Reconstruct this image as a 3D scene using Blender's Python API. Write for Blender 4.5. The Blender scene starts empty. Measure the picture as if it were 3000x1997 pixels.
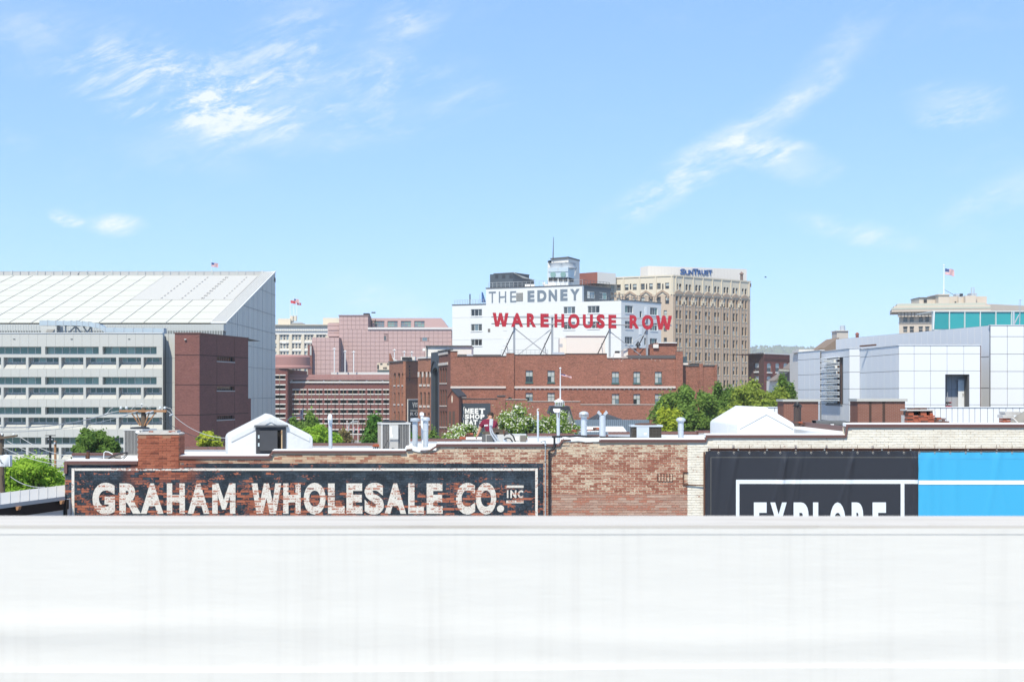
import bpy, math, random
import numpy as np
from mathutils import Vector, Matrix
random.seed(7)
rng = np.random.default_rng(7)
S = bpy.context.scene
COL = S.collection
R = math.radians

# ---------------------------------------------------------------- camera
FPX, CXP, HYP, CZ = 4166.67, 1500.0, 1150.0, 14.0      # focal length, centre and horizon in photo pixels; eye height in metres
cam = bpy.data.cameras.new('camera'); cam.sensor_width = 36; cam.lens = 50
cam.shift_y = (HYP - 998.5) / 3000; cam.clip_start = 0.1; cam.clip_end = 30000
cam.dof.use_dof = True; cam.dof.focus_distance = 90; cam.dof.aperture_fstop = 8
cam_ob = bpy.data.objects.new('camera', cam); COL.objects.link(cam_ob)
cam_ob.location = (0, 0, CZ); cam_ob.rotation_euler = (R(90), 0, 0)
S.camera = cam_ob

# ---------------------------------------------------------------- sun, sky, exposure
SUN_EL, SUN_AZ = R(55), R(200)         # azimuth clockwise from +Y: behind the camera
sd = Vector((math.sin(SUN_AZ) * math.cos(SUN_EL), math.cos(SUN_AZ) * math.cos(SUN_EL), math.sin(SUN_EL)))
sun = bpy.data.lights.new('sun', 'SUN'); sun.energy = 2.9; sun.angle = R(1.5); sun.color = (1.0, 0.935, 0.77)
sun_ob = bpy.data.objects.new('sun', sun); COL.objects.link(sun_ob)
sun_ob.rotation_euler = (-sd).to_track_quat('-Z', 'Y').to_euler()
sun_ob.location = (0, -20, 60)
S.view_settings.view_transform = 'Standard'
S.view_settings.look = 'None'
S.view_settings.exposure = 1.05
S.view_settings.gamma = 1.0
S.cycles.use_denoising = True
S.cycles.max_bounces = 6
S.cycles.diffuse_bounces = 3
S.cycles.glossy_bounces = 3
S.cycles.transmission_bounces = 2
S.cycles.volume_bounces = 1
S.cycles.caustics_reflective = False
S.cycles.caustics_refractive = False


class X:
    """a node socket with arithmetic"""
    def __init__(s, nt, o): s.nt, s.o = nt, o
    def m(s, op, *a, clamp=False):
        n = s.nt.nodes.new('ShaderNodeMath'); n.operation = op; n.use_clamp = clamp
        for i, v in enumerate((s,) + a):
            if isinstance(v, X): s.nt.links.new(v.o, n.inputs[i])
            else: n.inputs[i].default_value = v
        return X(s.nt, n.outputs[0])
    def __add__(s, b): return s.m('ADD', b)
    def __radd__(s, b): return s.m('ADD', b)
    def __sub__(s, b): return s.m('SUBTRACT', b)
    def __rsub__(s, b): return s.m('MULTIPLY', -1.0).m('ADD', b)
    def __mul__(s, b): return s.m('MULTIPLY', b)
    def __rmul__(s, b): return s.m('MULTIPLY', b)
    def __truediv__(s, b): return s.m('DIVIDE', b)
    def gt(s, b): return s.m('GREATER_THAN', b)
    def lt(s, b): return s.m('LESS_THAN', b)
    def floor(s): return s.m('FLOOR')
    def fract(s): return s.m('FRACT')
    def step(s, a, b, lo=0.0, hi=1.0):
        n = s.nt.nodes.new('ShaderNodeMapRange'); n.interpolation_type = 'SMOOTHSTEP'
        s.nt.links.new(s.o, n.inputs[0])
        for i, v in enumerate((a, b, lo, hi)): n.inputs[i + 1].default_value = v
        return X(s.nt, n.outputs[0])


def n_vec(nt, x, y, z):
    n = nt.nodes.new('ShaderNodeCombineXYZ')
    for i, v in enumerate((x, y, z)):
        if isinstance(v, X): nt.links.new(v.o, n.inputs[i])
        else: n.inputs[i].default_value = v
    return X(nt, n.outputs[0])


def n_sep(v):
    n = v.nt.nodes.new('ShaderNodeSeparateXYZ'); v.nt.links.new(v.o, n.inputs[0])
    return [X(v.nt, o) for o in n.outputs]


def n_noise(v, scale=1.0, detail=3.0, rough=0.55, dist=0.0, out=0):
    n = v.nt.nodes.new('ShaderNodeTexNoise'); v.nt.links.new(v.o, n.inputs['Vector'])
    n.inputs['Scale'].default_value = scale; n.inputs['Detail'].default_value = detail
    n.inputs['Roughness'].default_value = rough; n.inputs['Distortion'].default_value = dist
    return X(v.nt, n.outputs[out])


def n_white(v):
    n = v.nt.nodes.new('ShaderNodeTexWhiteNoise'); v.nt.links.new(v.o, n.inputs['Vector'])
    return X(v.nt, n.outputs[0])


def n_mix(nt, f, a, b):
    n = nt.nodes.new('ShaderNodeMix'); n.data_type = 'RGBA'
    for i, v in ((0, f), (6, a), (7, b)):
        if isinstance(v, X): nt.links.new(v.o, n.inputs[i])
        elif i == 0: n.inputs[i].default_value = v
        else: n.inputs[i].default_value = (*v, 1)
    return X(nt, n.outputs[2])


def n_pos(nt):
    return X(nt, nt.nodes.new('ShaderNodeNewGeometry').outputs['Position'])


def n_scale(v, s):
    n = v.nt.nodes.new('ShaderNodeVectorMath'); n.operation = 'MULTIPLY'
    v.nt.links.new(v.o, n.inputs[0]); n.inputs[1].default_value = s
    return X(v.nt, n.outputs[0])


# world: clear spring sky with wisps of cirrus
world = bpy.data.worlds.new('World'); S.world = world; world.use_nodes = True
wt = world.node_tree; wt.nodes.clear()
sky = wt.nodes.new('ShaderNodeTexSky'); sky.sky_type = 'NISHITA'; sky.sun_disc = False
sky.sun_elevation = SUN_EL; sky.sun_rotation = SUN_AZ
sky.air_density = 0.6; sky.dust_density = 0.0; sky.ozone_density = 4.0; sky.altitude = 200
gam = wt.nodes.new('ShaderNodeGamma'); gam.inputs[1].default_value = 0.45; wt.links.new(sky.outputs[0], gam.inputs[0])
world.cycles.sampling_method = 'MANUAL'; world.cycles.sample_map_resolution = 512
gen = X(wt, wt.nodes.new('ShaderNodeTexCoord').outputs['Generated'])


def sky_dir(px, py): return Vector(((px - CXP) / FPX, 1, (HYP - py) / FPX))


dx, dy, dz = n_sep(gen)
azi, ele = dx.m('ARCTAN2', dy), dz.m('ARCSINE')
# the air's wisps: slanted, drawn-out noise that covers the whole sky thinly
warp = n_noise(gen, 6.0, 3, 0.55)
wv = n_vec(wt, dx * 9.0 + dz * 9.0 + warp * 1.0, dy * 5.0, dz * 30.0 - dx * 9.0 + warp * 1.2)
wisp = n_noise(wv, 1.0, 8, 0.68, 0.15)
fib = n_noise(n_vec(wt, dx * 20.0 + dz * 22.0 + warp * 3.0, dy * 9.0, dz * 75.0 - dx * 30.0 + warp * 2.5), 1.0, 6, 0.70, 0.2)
broad = n_noise(n_scale(gen, (2.2, 2.2, 5.0)), 1.0, 2, 0.5)
tex = wisp.step(0.40, 0.74) * 0.55 + fib.step(0.42, 0.74) * 0.85
cl = broad.step(0.45, 0.80) * wisp.step(0.5, 0.85) * 0.40
# bands of cirrus: centre, half width, half height, slope, strength, as angles on the dome
BANDS = [(330, 200, 460, 130, 0.35, .62), (590, 300, 360, 110, 0.22, 1.15), (780, 190, 260, 130, -0.8, .75), (1050, 300, 380, 130, -.1, .60),
         (1170, 100, 220, 80, -0.9, .6), (2110, 440, 400, 62, -0.60, 1.25), (2290, 460, 150, 64, 0.3, 1.2), (2440, 170, 230, 60, -0.95, .45),
         (197, 641, 52, 26, 0.25, 2.2), (335, 658, 90, 34, 0.0, 1.7), (2800, 305, 130, 60, 0.1, .85),
         (2510, 680, 190, 36, 0.25, .8), (1100, 870, 180, 60, 0.3, .45), (2950, 560, 200, 50, -0.45, .5), (500, 450, 260, 60, .15, .3)]
for (bx, by, hw, hh, sl, st) in BANDS:
    az, el = math.atan2(bx - CXP, FPX), math.atan2(HYP - by, math.hypot(bx - CXP, FPX))
    n_ = math.hypot(1, sl)
    a_, e_ = azi - az, ele - el
    u_ = (a_ - e_ * sl) * (FPX / hw / n_)
    v_ = (e_ + a_ * sl) * (FPX / hh / n_)
    g = (u_ * u_ + v_ * v_ + (wisp - 0.5) * 3.0 + (warp - .5) * 1.6).step(1.7, -0.9)
    cl = cl + g * st * tex
cl = cl.m('MINIMUM', 0.80)
tint = n_mix(wt, 1.0, X(wt, gam.outputs[0]), (0.96, 1.45, 1.98)); tint.o.node.blend_type = 'MULTIPLY'
wcol = n_mix(wt, cl, tint, (3.8, 3.9, 4.0))
bg = wt.nodes.new('ShaderNodeBackground'); wt.links.new(wcol.o, bg.inputs['Color']); bg.inputs['Strength'].default_value = 0.135
wo = wt.nodes.new('ShaderNodeOutputWorld'); wt.links.new(bg.outputs[0], wo.inputs[0])

# ---------------------------------------------------------------- materials
MATS = {}


def material(name, build=None, rough=0.8, metal=0.0, spec=0.3, bump=None):
    """build(nt, position) returns a colour socket (X) or tuple; bump(nt, position) a height and a distance"""
    if name in MATS: return MATS[name]
    m = bpy.data.materials.new(name); m.use_nodes = True; nt = m.node_tree
    b = nt.nodes['Principled BSDF']
    b.inputs['Roughness'].default_value = rough; b.inputs['Metallic'].default_value = metal
    b.inputs['Specular IOR Level'].default_value = spec
    if callable(build):
        c = build(nt, n_pos(nt))
        nt.links.new(c.o, b.inputs['Base Color'])
    elif build is not None:
        b.inputs['Base Color'].default_value = (*build, 1)
    if bump:
        h, d = bump(nt, n_pos(nt))
        bn = nt.nodes.new('ShaderNodeBump'); bn.inputs['Distance'].default_value = d
        nt.links.new(h.o, bn.inputs['Height']); nt.links.new(bn.outputs[0], b.inputs['Normal'])
    MATS[name] = m
    return m


def worn(c, amt=0.12, scale=0.6, streak=0.0, tint=(0.8, 0.75, 0.68), fine=6.0):
    """colour c with broad blotches, fine grain and (optionally) rain streaks"""
    def f(nt, p):
        a = n_noise(p, scale, 4, 0.6)
        b = n_noise(p, fine, 3, 0.6)
        k = (a - 0.5) * (2 * amt) + (b - 0.5) * amt
        if streak:
            s = n_noise(n_scale(p, (3.0, 3.0, 0.12)), scale * 1.5, 4, 0.65)
            k = k - s.step(0.5, 0.8) * streak
        lo = tuple(v * t * 0.55 for v, t in zip(c, tint)); hi = tuple(min(1, v * 1.35) for v in c)
        # k = 0 must give c itself
        base = n_mix(nt, k.step(0, -0.5), c, lo)
        return n_mix(nt, k.step(0, 0.5), base, hi)
    return f


def plain(name, c, rough=0.7, metal=0.0, amt=0.1, scale=0.7, streak=0.0, fine=6.0, spec=0.3):
    return material(name, worn(c, amt, scale, streak, fine=fine), rough, metal, spec)


def glass(name, c, rough=0.06, spec=0.6):
    return material(name, worn(c, 0.25, 0.25, fine=0.9), rough, 0.0, spec)


def far_brick(name, c, mortar=(0.45, 0.36, 0.3), amt=0.35, streak=0.0):
    """brickwork too far off to tell single bricks apart: course-wise flecks"""
    def f(nt, p):
        x, y, z = n_sep(p)
        row = (z * (1 / 0.076)).floor(); col = ((x + y * 0.9) * (1 / 0.22) + row * 0.5).floor()
        r = n_white(n_vec(nt, col, row, 0.0))
        g = n_noise(n_vec(nt, (x + y) * 0.5, 0.0, z * 2.5), 1.0, 4, 0.6)
        b = n_noise(p, 0.18, 3, 0.6)
        k = (r - 0.5) * amt + (g - 0.5) * 0.9 * amt + (b - 0.5) * 0.9 * amt
        base = n_mix(nt, k.step(0, -0.45), c, tuple(v * 0.5 for v in c))
        base = n_mix(nt, k.step(0, 0.5), base, tuple(v * 1.5 for v in c))
        fz = (z * (1 / 0.076)).fract()
        joint = fz.lt(0.13) * 0.5 + n_noise(p, 1.7, 3, .6).step(0.60, 0.8) * 0.22
        if streak:
            s = n_noise(n_scale(p, (2.0, 2.0, 0.1)), 1.0, 4, 0.6)
            base = n_mix(nt, s.step(0.5, 0.75) * streak, base, tuple(v * 0.35 for v in c))
        return n_mix(nt, joint, base, mortar)
    return material(name, f, 0.9)


# ---------------------------------------------------------------- geometry helpers
def P(px, py, Y):
    return Vector(((px - CXP) / FPX * Y, Y, CZ + (HYP - py) / FPX * Y))


def wx(px, Y): return (px - CXP) / FPX * Y
def wz(py, Y): return CZ + (HYP - py) / FPX * Y


class MB:
    """collects faces of ONE piece"""
    def __init__(s): s.v, s.f, s.mi = [], [], []
    def poly(s, pts, mi=0):
        k = len(s.v); s.v += [tuple(p) for p in pts]; s.f.append(tuple(range(k, k + len(pts)))); s.mi.append(mi); return s
    def faces(s, vs, fs, mi=0):
        k = len(s.v); s.v += [tuple(p) for p in vs]
        for f in fs: s.f.append(tuple(i + k for i in f)); s.mi.append(mi)
        return s
    def box(s, x0, x1, y0, y1, z0, z1, mi=0):
        return s.faces([(x0, y0, z0), (x1, y0, z0), (x1, y1, z0), (x0, y1, z0), (x0, y0, z1), (x1, y0, z1), (x1, y1, z1), (x0, y1, z1)],
                       [(0, 3, 2, 1), (4, 5, 6, 7), (0, 1, 5, 4), (1, 2, 6, 5), (2, 3, 7, 6), (3, 0, 4, 7)], mi)
    def prism(s, pts, d, mi=0):
        """polygon pts (counter-clockwise seen from -d side) pushed along d"""
        n = len(pts); a = [Vector(p) for p in pts]; b = [p + Vector(d) for p in a]
        fs = [tuple(range(n)), tuple(range(2 * n - 1, n - 1, -1))] + [(i, i + n, (i + 1) % n + n, (i + 1) % n)for i in range(n)]
        return s.faces(a + b, fs, mi)
    def tube(s, p0, p1, r0, r1=None, n=8, cap=True, mi=0):
        r1 = r0 if r1 is None else r1
        p0, p1 = Vector(p0), Vector(p1); d = (p1 - p0).normalized()
        a = d.orthogonal().normalized(); b = d.cross(a)
        vs = [p + (a * math.cos(2 * math.pi * i / n) + b * math.sin(2 * math.pi * i / n)) * r for p, r in ((p0, r0), (p1, r1)) for i in range(n)]
        fs = [(i, (i + 1) % n, (i + 1) % n + n, i + n) for i in range(n)]
        if cap: fs += [tuple(range(n - 1, -1, -1)), tuple(range(n, 2 * n))]
        return s.faces(vs, fs, mi)
    def path(s, pts, r, n=6, mi=0):
        pts = [Vector(p) for p in pts]; rings = []
        up = None
        for i, p in enumerate(pts):
            d = (pts[min(i + 1, len(pts) - 1)] - pts[max(i - 1, 0)]).normalized()
            if up is None: up = d.orthogonal().normalized()
            up = (up - d * up.dot(d)).normalized(); b = d.cross(up)
            rings.append([p + (up * math.cos(2 * math.pi * k / n) + b * math.sin(2 * math.pi * k / n)) * r for k in range(n)])
        vs = [v for q in rings for v in q]
        fs = [(i * n + k, i * n + (k + 1) % n, (i + 1) * n + (k + 1) % n, (i + 1) * n + k) for i in range(len(pts) - 1) for k in range(n)]
        fs += [tuple(range(n - 1, -1, -1)), tuple(range((len(pts) - 1) * n, len(pts) * n))]
        return s.faces(vs, fs, mi)
    def lathe(s, prof, c=(0, 0, 0), n=16, mi=0):
        """prof: (radius, z) from bottom to top"""
        cx, cy, cz = c
        vs = [(cx + r * math.cos(2 * math.pi * k / n), cy + r * math.sin(2 * math.pi * k / n), cz + z) for r, z in prof for k in range(n)]
        fs = [(i * n + k, i * n + (k + 1) % n, (i + 1) * n + (k + 1) % n, (i + 1) * n + k) for i in range(len(prof) - 1) for k in range(n)]
        fs += [tuple(range(n - 1, -1, -1)), tuple(range((len(prof) - 1) * n, len(prof) * n))]
        return s.faces(vs, fs, mi)
    def mesh(s, name, mats, smooth=False):
        me = bpy.data.meshes.new(name); me.from_pydata(s.v, [], s.f)
        for m in (mats if isinstance(mats, (list, tuple)) else [mats]): me.materials.append(m)
        if len(set(s.mi)) > 1: me.polygons.foreach_set('material_index', s.mi)
        if smooth: me.polygons.foreach_set('use_smooth', [True] * len(me.polygons)); me.set_sharp_from_angle(angle=R(40))
        me.update(); return me


WM = {}         # world matrices, kept here so that no depsgraph update is needed
I4 = Matrix.Identity(4)


def put(o, parent=None, M=None):
    M = I4 if M is None else M
    WM[o.name] = M; COL.objects.link(o)
    if parent is not None:
        o.parent = parent; o.matrix_basis = WM[parent.name].inverted() @ M
    else: o.matrix_basis = M
    return o


def tag(o, label=None, cat=None, group=None, kind=None):
    for k, v in (('label', label), ('category', cat), ('group', group), ('kind', kind)):
        if v: o[k] = v
    return o


def thing(name, base, label, cat, group=None, rz=0.0):
    o = bpy.data.objects.new(name, None); o.empty_display_size = 0.3
    put(o, None, Matrix.Translation(Vector(base)) @ Matrix.Rotation(rz, 4, 'Z'))
    return tag(o, label, cat, group)


def part(name, mb, mats, parent, M=None, smooth=False, label=None, kind=None):
    me = mb.mesh(name, mats, smooth) if isinstance(mb, MB) else mb
    o = bpy.data.objects.new(name, me); put(o, parent, M)
    return tag(o, label, None, None, kind)


def solo(name, mb, mats, label, cat, group=None, kind=None, smooth=False, M=None):
    me = mb.mesh(name, mats, smooth) if isinstance(mb, MB) else mb
    o = bpy.data.objects.new(name, me); put(o, None, M)
    return tag(o, label, cat, group, kind)


class Facade:
    """a vertical plane between two plan points; local x along it, y into the building, z up"""
    def __init__(s, pxl, yl, pxr, yr):
        s.A = Vector((wx(pxl, yl), yl, 0)); B = Vector((wx(pxr, yr), yr, 0))
        s.L = (B - s.A).length; s.u = (B - s.A) / s.L; s.d = Vector((-s.u.y, s.u.x, 0))
        s.M = Matrix(((s.u.x, s.d.x, 0, s.A.x), (s.u.y, s.d.y, 0, s.A.y), (0, 0, 1, 0), (0, 0, 0, 1)))
    def at(s, px, py=HYP):
        k = (px - CXP) / FPX            # X = k Y
        t = (k * s.A.y - s.A.x) / (s.u.x - k * s.u.y)
        Y = s.A.y + t * s.u.y
        return t, CZ + (HYP - py) / FPX * Y
    def rect(s, x0, y0, x1, y1):
        """photo box to local (u0, u1, z0, z1); heights read at the box's middle"""
        u0, u1 = s.at(x0)[0], s.at(x1)[0]; m = (x0 + x1) / 2
        return u0, u1, s.at(m, y1)[1], s.at(m, y0)[1]
    def T(s, u, y, z): return s.M @ Matrix.Translation((u, y, z))


def holed(mb, u0, u1, z0, z1, holes, depth=0.2, y=0.0, mi=0, ri=None):
    """a wall sheet with rectangular openings and their reveals"""
    ri = mi if ri is None else ri
    us = sorted({u0, u1, *[h[0] for h in holes], *[h[1] for h in holes]}); zs = sorted({z0, z1, *[h[2] for h in holes], *[h[3] for h in holes]})
    us = [a for a in us if u0 <= a <= u1]; zs = [a for a in zs if z0 <= a <= z1]
    for i in range(len(us) - 1):
        run = None
        for j in range(len(zs) - 1):
            cu, cz = (us[i] + us[i + 1]) / 2, (zs[j] + zs[j + 1]) / 2
            hole = any(h[0] < cu < h[1] and h[2] < cz < h[3] for h in holes)
            if not hole: run = (run[0] if run else zs[j], zs[j + 1])
            if run and (hole or j == len(zs) - 2):
                mb.poly([(us[i], y, run[0]), (us[i + 1], y, run[0]), (us[i + 1], y, run[1]), (us[i], y, run[1])], mi); run = None
    for a, b, c, d in holes:
        e = y + depth
        mb.poly([(a, y, c), (a, y, d), (a, e, d), (a, e, c)], ri); mb.poly([(b, y, d), (b, y, c), (b, e, c), (b, e, d)], ri)
        mb.poly([(a, y, d), (b, y, d), (b, e, d), (a, e, d)], ri); mb.poly([(b, y, c), (a, y, c), (a, e, c), (b, e, c)], ri)
    return mb


MESHES = {}


def shared(key, make):
    if key not in MESHES: MESHES[key] = make()
    return MESHES[key]


def window(fac, hole, parent, frame_mat, panes, nx=1, nz=2, depth=0.16, bar=0.05, sill=None, pick=None, bars=True):
    """one window: frame mesh (the part) and its panes (sub-parts); panes: list of materials, pick(i, j) an index into it"""
    u0, u1, z0, z1 = hole; w, h = round(u1 - u0, 2), round(z1 - z0, 2)
    def fr():
        m = MB(); b = bar
        m.box(0, w, 0, .06, 0, b).box(0, w, 0, .06, h - b, h).box(0, b, .002, .058, b, h - b).box(w - b, w, .002, .058, b, h - b)
        for i in range(1, nx): m.box(w * i / nx - b / 2, w * i / nx + b / 2, .003, .057, b, h - b)
        for j in range(1, nz): m.box(b, w - b, -.012, .056, h * j / nz - b / 2, h * j / nz + b / 2)
        return m.mesh('window', frame_mat)
    wo_ = part('window', shared(('w', w, h, nx, nz, frame_mat.name, bar), fr), None, parent, fac.T(u0, depth, z0))
    for i in range(nx):
        for j in range(nz):
            k = pick(i, j) if pick else random.randrange(len(panes))
            pm = panes[k]; pw, ph = w / nx - bar * .9, h / nz - bar * .9
            me = shared(('p', round(pw, 2), round(ph, 2), pm.name), lambda: MB().box(-pw / 2, pw / 2, 0, .02, -ph / 2, ph / 2).mesh('pane', pm))
            part('pane', me, None, wo_, fac.T(u0 + w * (i + .5) / nx, depth + .025, z0 + h * (j + .5) / nz))
    if sill:
        sm, st, sp = sill
        part('sill', shared(('s', w, sm.name, st, sp), lambda: MB().box(-.08, w + .08, -sp, .1, -st, 0).mesh('sill', sm)), None, wo_, fac.T(u0, 0, z0 - .002))
    return wo_


GLYPH = {}
OWN = {'M': [(0, 0), (.235, 0), (.235, .60), (.42, .14), (.58, .14), (.765, .60), (.765, 0), (1, 0), (1, 1), (.735, 1), (.5, .46), (.265, 1), (0, 1)],
       'W': [(.17, 0), (.385, 0), (.5, .52), (.615, 0), (.83, 0), (1, 1), (.80, 1), (.715, .36), (.585, 1), (.415, 1), (.285, .36), (.20, 1), (0, 1)]}


def glyph(ch, bold):
    """outline of a character from Blender's built-in face, thickened, as 2D vertices and faces fitted to a unit box"""
    if ch in OWN and bold > .03:
        return np.array(OWN[ch]), [tuple(range(len(OWN[ch])))]
    if (ch, bold) not in GLYPH:
        c = bpy.data.curves.new('glyph', 'FONT'); c.body = ch; c.offset = bold; c.resolution_u = 5
        o = bpy.data.objects.new('glyph', c); COL.objects.link(o)
        bpy.context.view_layer.update()
        me = bpy.data.meshes.new_from_object(o.evaluated_get(bpy.context.evaluated_depsgraph_get()))
        v = np.array([q.co[:2] for q in me.vertices]); lo, hi = v.min(0), v.max(0)
        GLYPH[ch, bold] = ((v - lo) / (hi - lo), [tuple(p.vertices) for p in me.polygons])
        bpy.data.objects.remove(o); bpy.data.curves.remove(c); bpy.data.meshes.remove(me)
    return GLYPH[ch, bold]


def letter(ch, u0, u1, z0, z1, mat, parent, M, bold=0.03, thick=0.004, y=-0.004, name='letter'):
    """one letter standing proud of local plane y = 0"""
    v, fs = glyph(ch, bold); m = MB()
    pts = [(u0 + a * (u1 - u0), z0 + b * (z1 - z0)) for a, b in v]
    n = len(pts)
    vs = [(a, y, b) for a, b in pts] + [(a, y + thick, b) for a, b in pts]
    ed = {}
    for f in fs:
        for i in range(len(f)): ed.setdefault(frozenset((f[i], f[(i + 1) % len(f)])), []).append((f[i], f[(i + 1) % len(f)]))
    a2 = sum((pts[f[1]][0] - pts[f[0]][0]) * (pts[f[2]][1] - pts[f[0]][1]) - (pts[f[2]][0] - pts[f[0]][0]) * (pts[f[1]][1] - pts[f[0]][1]) for f in fs)
    ff = list(fs) if a2 > 0 else [tuple(reversed(f)) for f in fs]
    rim = [e[0] for e in ed.values() if len(e) == 1]
    if a2 < 0: rim = [(b, a) for a, b in rim]
    m.faces(vs, ff + [(a + n, b + n, b, a) for a, b in rim])
    return part(name, m, mat, parent, M)

# ================================================================ the ground and the parapet in front of the camera
def ground_mat(nt, p):
    a = n_noise(p, 0.05, 5, 0.6); b = n_noise(p, 2.5, 3, 0.6)
    c = n_mix(nt, a.step(0.35, 0.65), (0.16, 0.157, 0.15), (0.24, 0.235, 0.225))  # greys set paler than asphalt to bounce fill light up onto walls
    return n_mix(nt, b.step(0.4, 0.8) * 0.35, c, (0.30, 0.29, 0.275))


solo('ground', MB().poly([(-9000, -300, 0), (9000, -300, 0), (9000, 12000, 0), (-9000, 12000, 0)]), material('asphalt', ground_mat, 0.9),
     'grey asphalt ground of the city blocks', 'ground', kind='structure')

WHITE_MEMBRANE = material('white_membrane', worn((0.72, 0.72, 0.72), 0.07, 0.5, 0.10, fine=2.0), 0.55)


def ledge_mat(nt, p):
    x, y, z = n_sep(p)
    st = n_noise(n_vec(nt, x * 30.0, y * 4.0, z * 0.8), 1.0, 4, 0.6)
    wide = n_noise(n_vec(nt, x * 3.0, y * 3.0, z * 0.6), 1.0, 3, 0.5)
    k = st.step(0.42, 0.80) * wide.step(0.35, 0.65) * 0.55 + (wide - 0.5) * 0.10
    low = n_noise(n_vec(nt, x * 1.6, 0.0, z * 9.0), 1.0, 4, 0.6).step(0.55, 0.8) * z.step(13.60, 13.25) * 0.18
    return n_mix(nt, k + low, (0.67, 0.65, 0.62), (0.55, 0.525, 0.50))


def ledge_bump(nt, p):
    x, y, z = n_sep(p)
    a = n_noise(n_vec(nt, x * 1.2, 0.0, z * 7.0), 1.0, 4, 0.55)
    b = n_noise(n_vec(nt, x * 9.0, 0.0, z * 30.0), 1.0, 3, 0.5)
    return a + b * 0.06, 0.003


def coping_mat(nt, p):
    x, y, z = n_sep(p)
    g = n_noise(n_vec(nt, x * 1.1, y * 26.0, z * 30.0), 1.0, 4, 0.6)
    s = n_noise(n_scale(p, (3.0, 9.0, 9.0)), 1.0, 4, 0.6)
    c = n_mix(nt, g.step(0.45, 0.75), (0.53, 0.495, 0.46), (0.41, 0.365, 0.325))
    return n_mix(nt, s.step(0.58, 0.8) * 0.4, c, (0.26, 0.225, 0.20))


LM = material('parapet_sheet', ledge_mat, 0.62, bump=ledge_bump)
YL = 4.0
zc = wz(1536, YL)
par = thing('roof_parapet', (0, YL, 0), 'long white membrane-covered parapet with a pale wooden coping along its top', 'parapet')
# the sheet hangs down the inner face and sags out into low folds near its foot
m = MB(); nx, nz = 400, 46
rs = np.random.default_rng(3)
xs = np.linspace(-6, 6, nx); zs = np.linspace(zc - 0.0262, 12.6, nz)
ph = rs.uniform(0, 6.28, 12); kx = rs.uniform(0.4, 3.2, 12)
vs = []
for z in zs:
    t = (zc - z)
    for x in xs:
        wav = sum(math.sin(kx[i] * x + ph[i] + t * (3 + i)) for i in range(12)) / 12
        fold = math.exp(-((t - 0.30 - 0.02 * math.sin(1.1 * x + .6) - 0.012 * math.sin(3.1 * x)) / 0.035) ** 2) * (0.5 + 0.9 * math.sin(1.9 * x + 1.0) * math.sin(.7 * x))
        vs.append((x, YL - 0.0050 * fold - 0.0025 * wav * min(1, t * 4) - 0.03 * max(0, t - .3) ** 1.2, z))
m.faces(vs, [(j * nx + i, (j + 1) * nx + i, (j + 1) * nx + i + 1, j * nx + i + 1) for j in range(nz - 1) for i in range(nx - 1)])
sheet = part('membrane_sheet', m, LM, par, smooth=True)
zseam = wz(1962, YL - .02)
m = MB(); pts = []
for i in range(160):
    x = -6 + 12 * i / 159
    pts.append((x, YL - 0.0125 + 0.002 * math.sin(x), zseam + 0.010 * x / 3.4 + 0.004 * math.sin(x * 2.1)))
for (a, b) in zip(pts, pts[1:]):
    m.poly([(a[0], a[1], a[2] - .30), (b[0], b[1], b[2] - .30), (b[0], b[1], b[2]), (a[0], a[1], a[2])])
    m.poly([(a[0], a[1], a[2]), (b[0], b[1], b[2]), (b[0], b[1] + .010, b[2] + .001), (a[0], a[1] + .010, a[2] + .001)])
part('lap_strip', m, LM, par)
part('wall_core', MB().box(-6.1, 6.1, YL + .05, YL + .30, 0, zc - .004), WHITE_MEMBRANE, par)
CM = material('pale_timber', coping_mat, 0.7)
for i, (a, b, dz_) in enumerate(((-6.1, 0.8605, 0.0), (0.861, 6.1, -0.0006))):
    m = MB()
    m.prism([(a, YL - .001, zc + dz_ - .002), (a, YL + .29, zc + dz_), (a, YL + .29, zc + dz_ - .012), (a, YL - .001, zc + dz_ - .010)], (b - a, 0, 0))
    part('coping_board', m, CM, par)
part('fascia', MB().box(-6.05, 6.05, YL - .0014, YL + .04, zc - .027, zc - .0105), LM, par)


# ================================================================ the long brick building across the street
Y0 = 38.0
def fx(px): return wx(px, Y0)
def fz(py): return wz(py, Y0)
CH, BL = 0.0676, 0.2190        # course height, brick module
ZB, XB = fz(1620), fx(190)
NAVY, NAVY2 = (0.020, 0.027, 0.036), (0.055, 0.077, 0.102)


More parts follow.
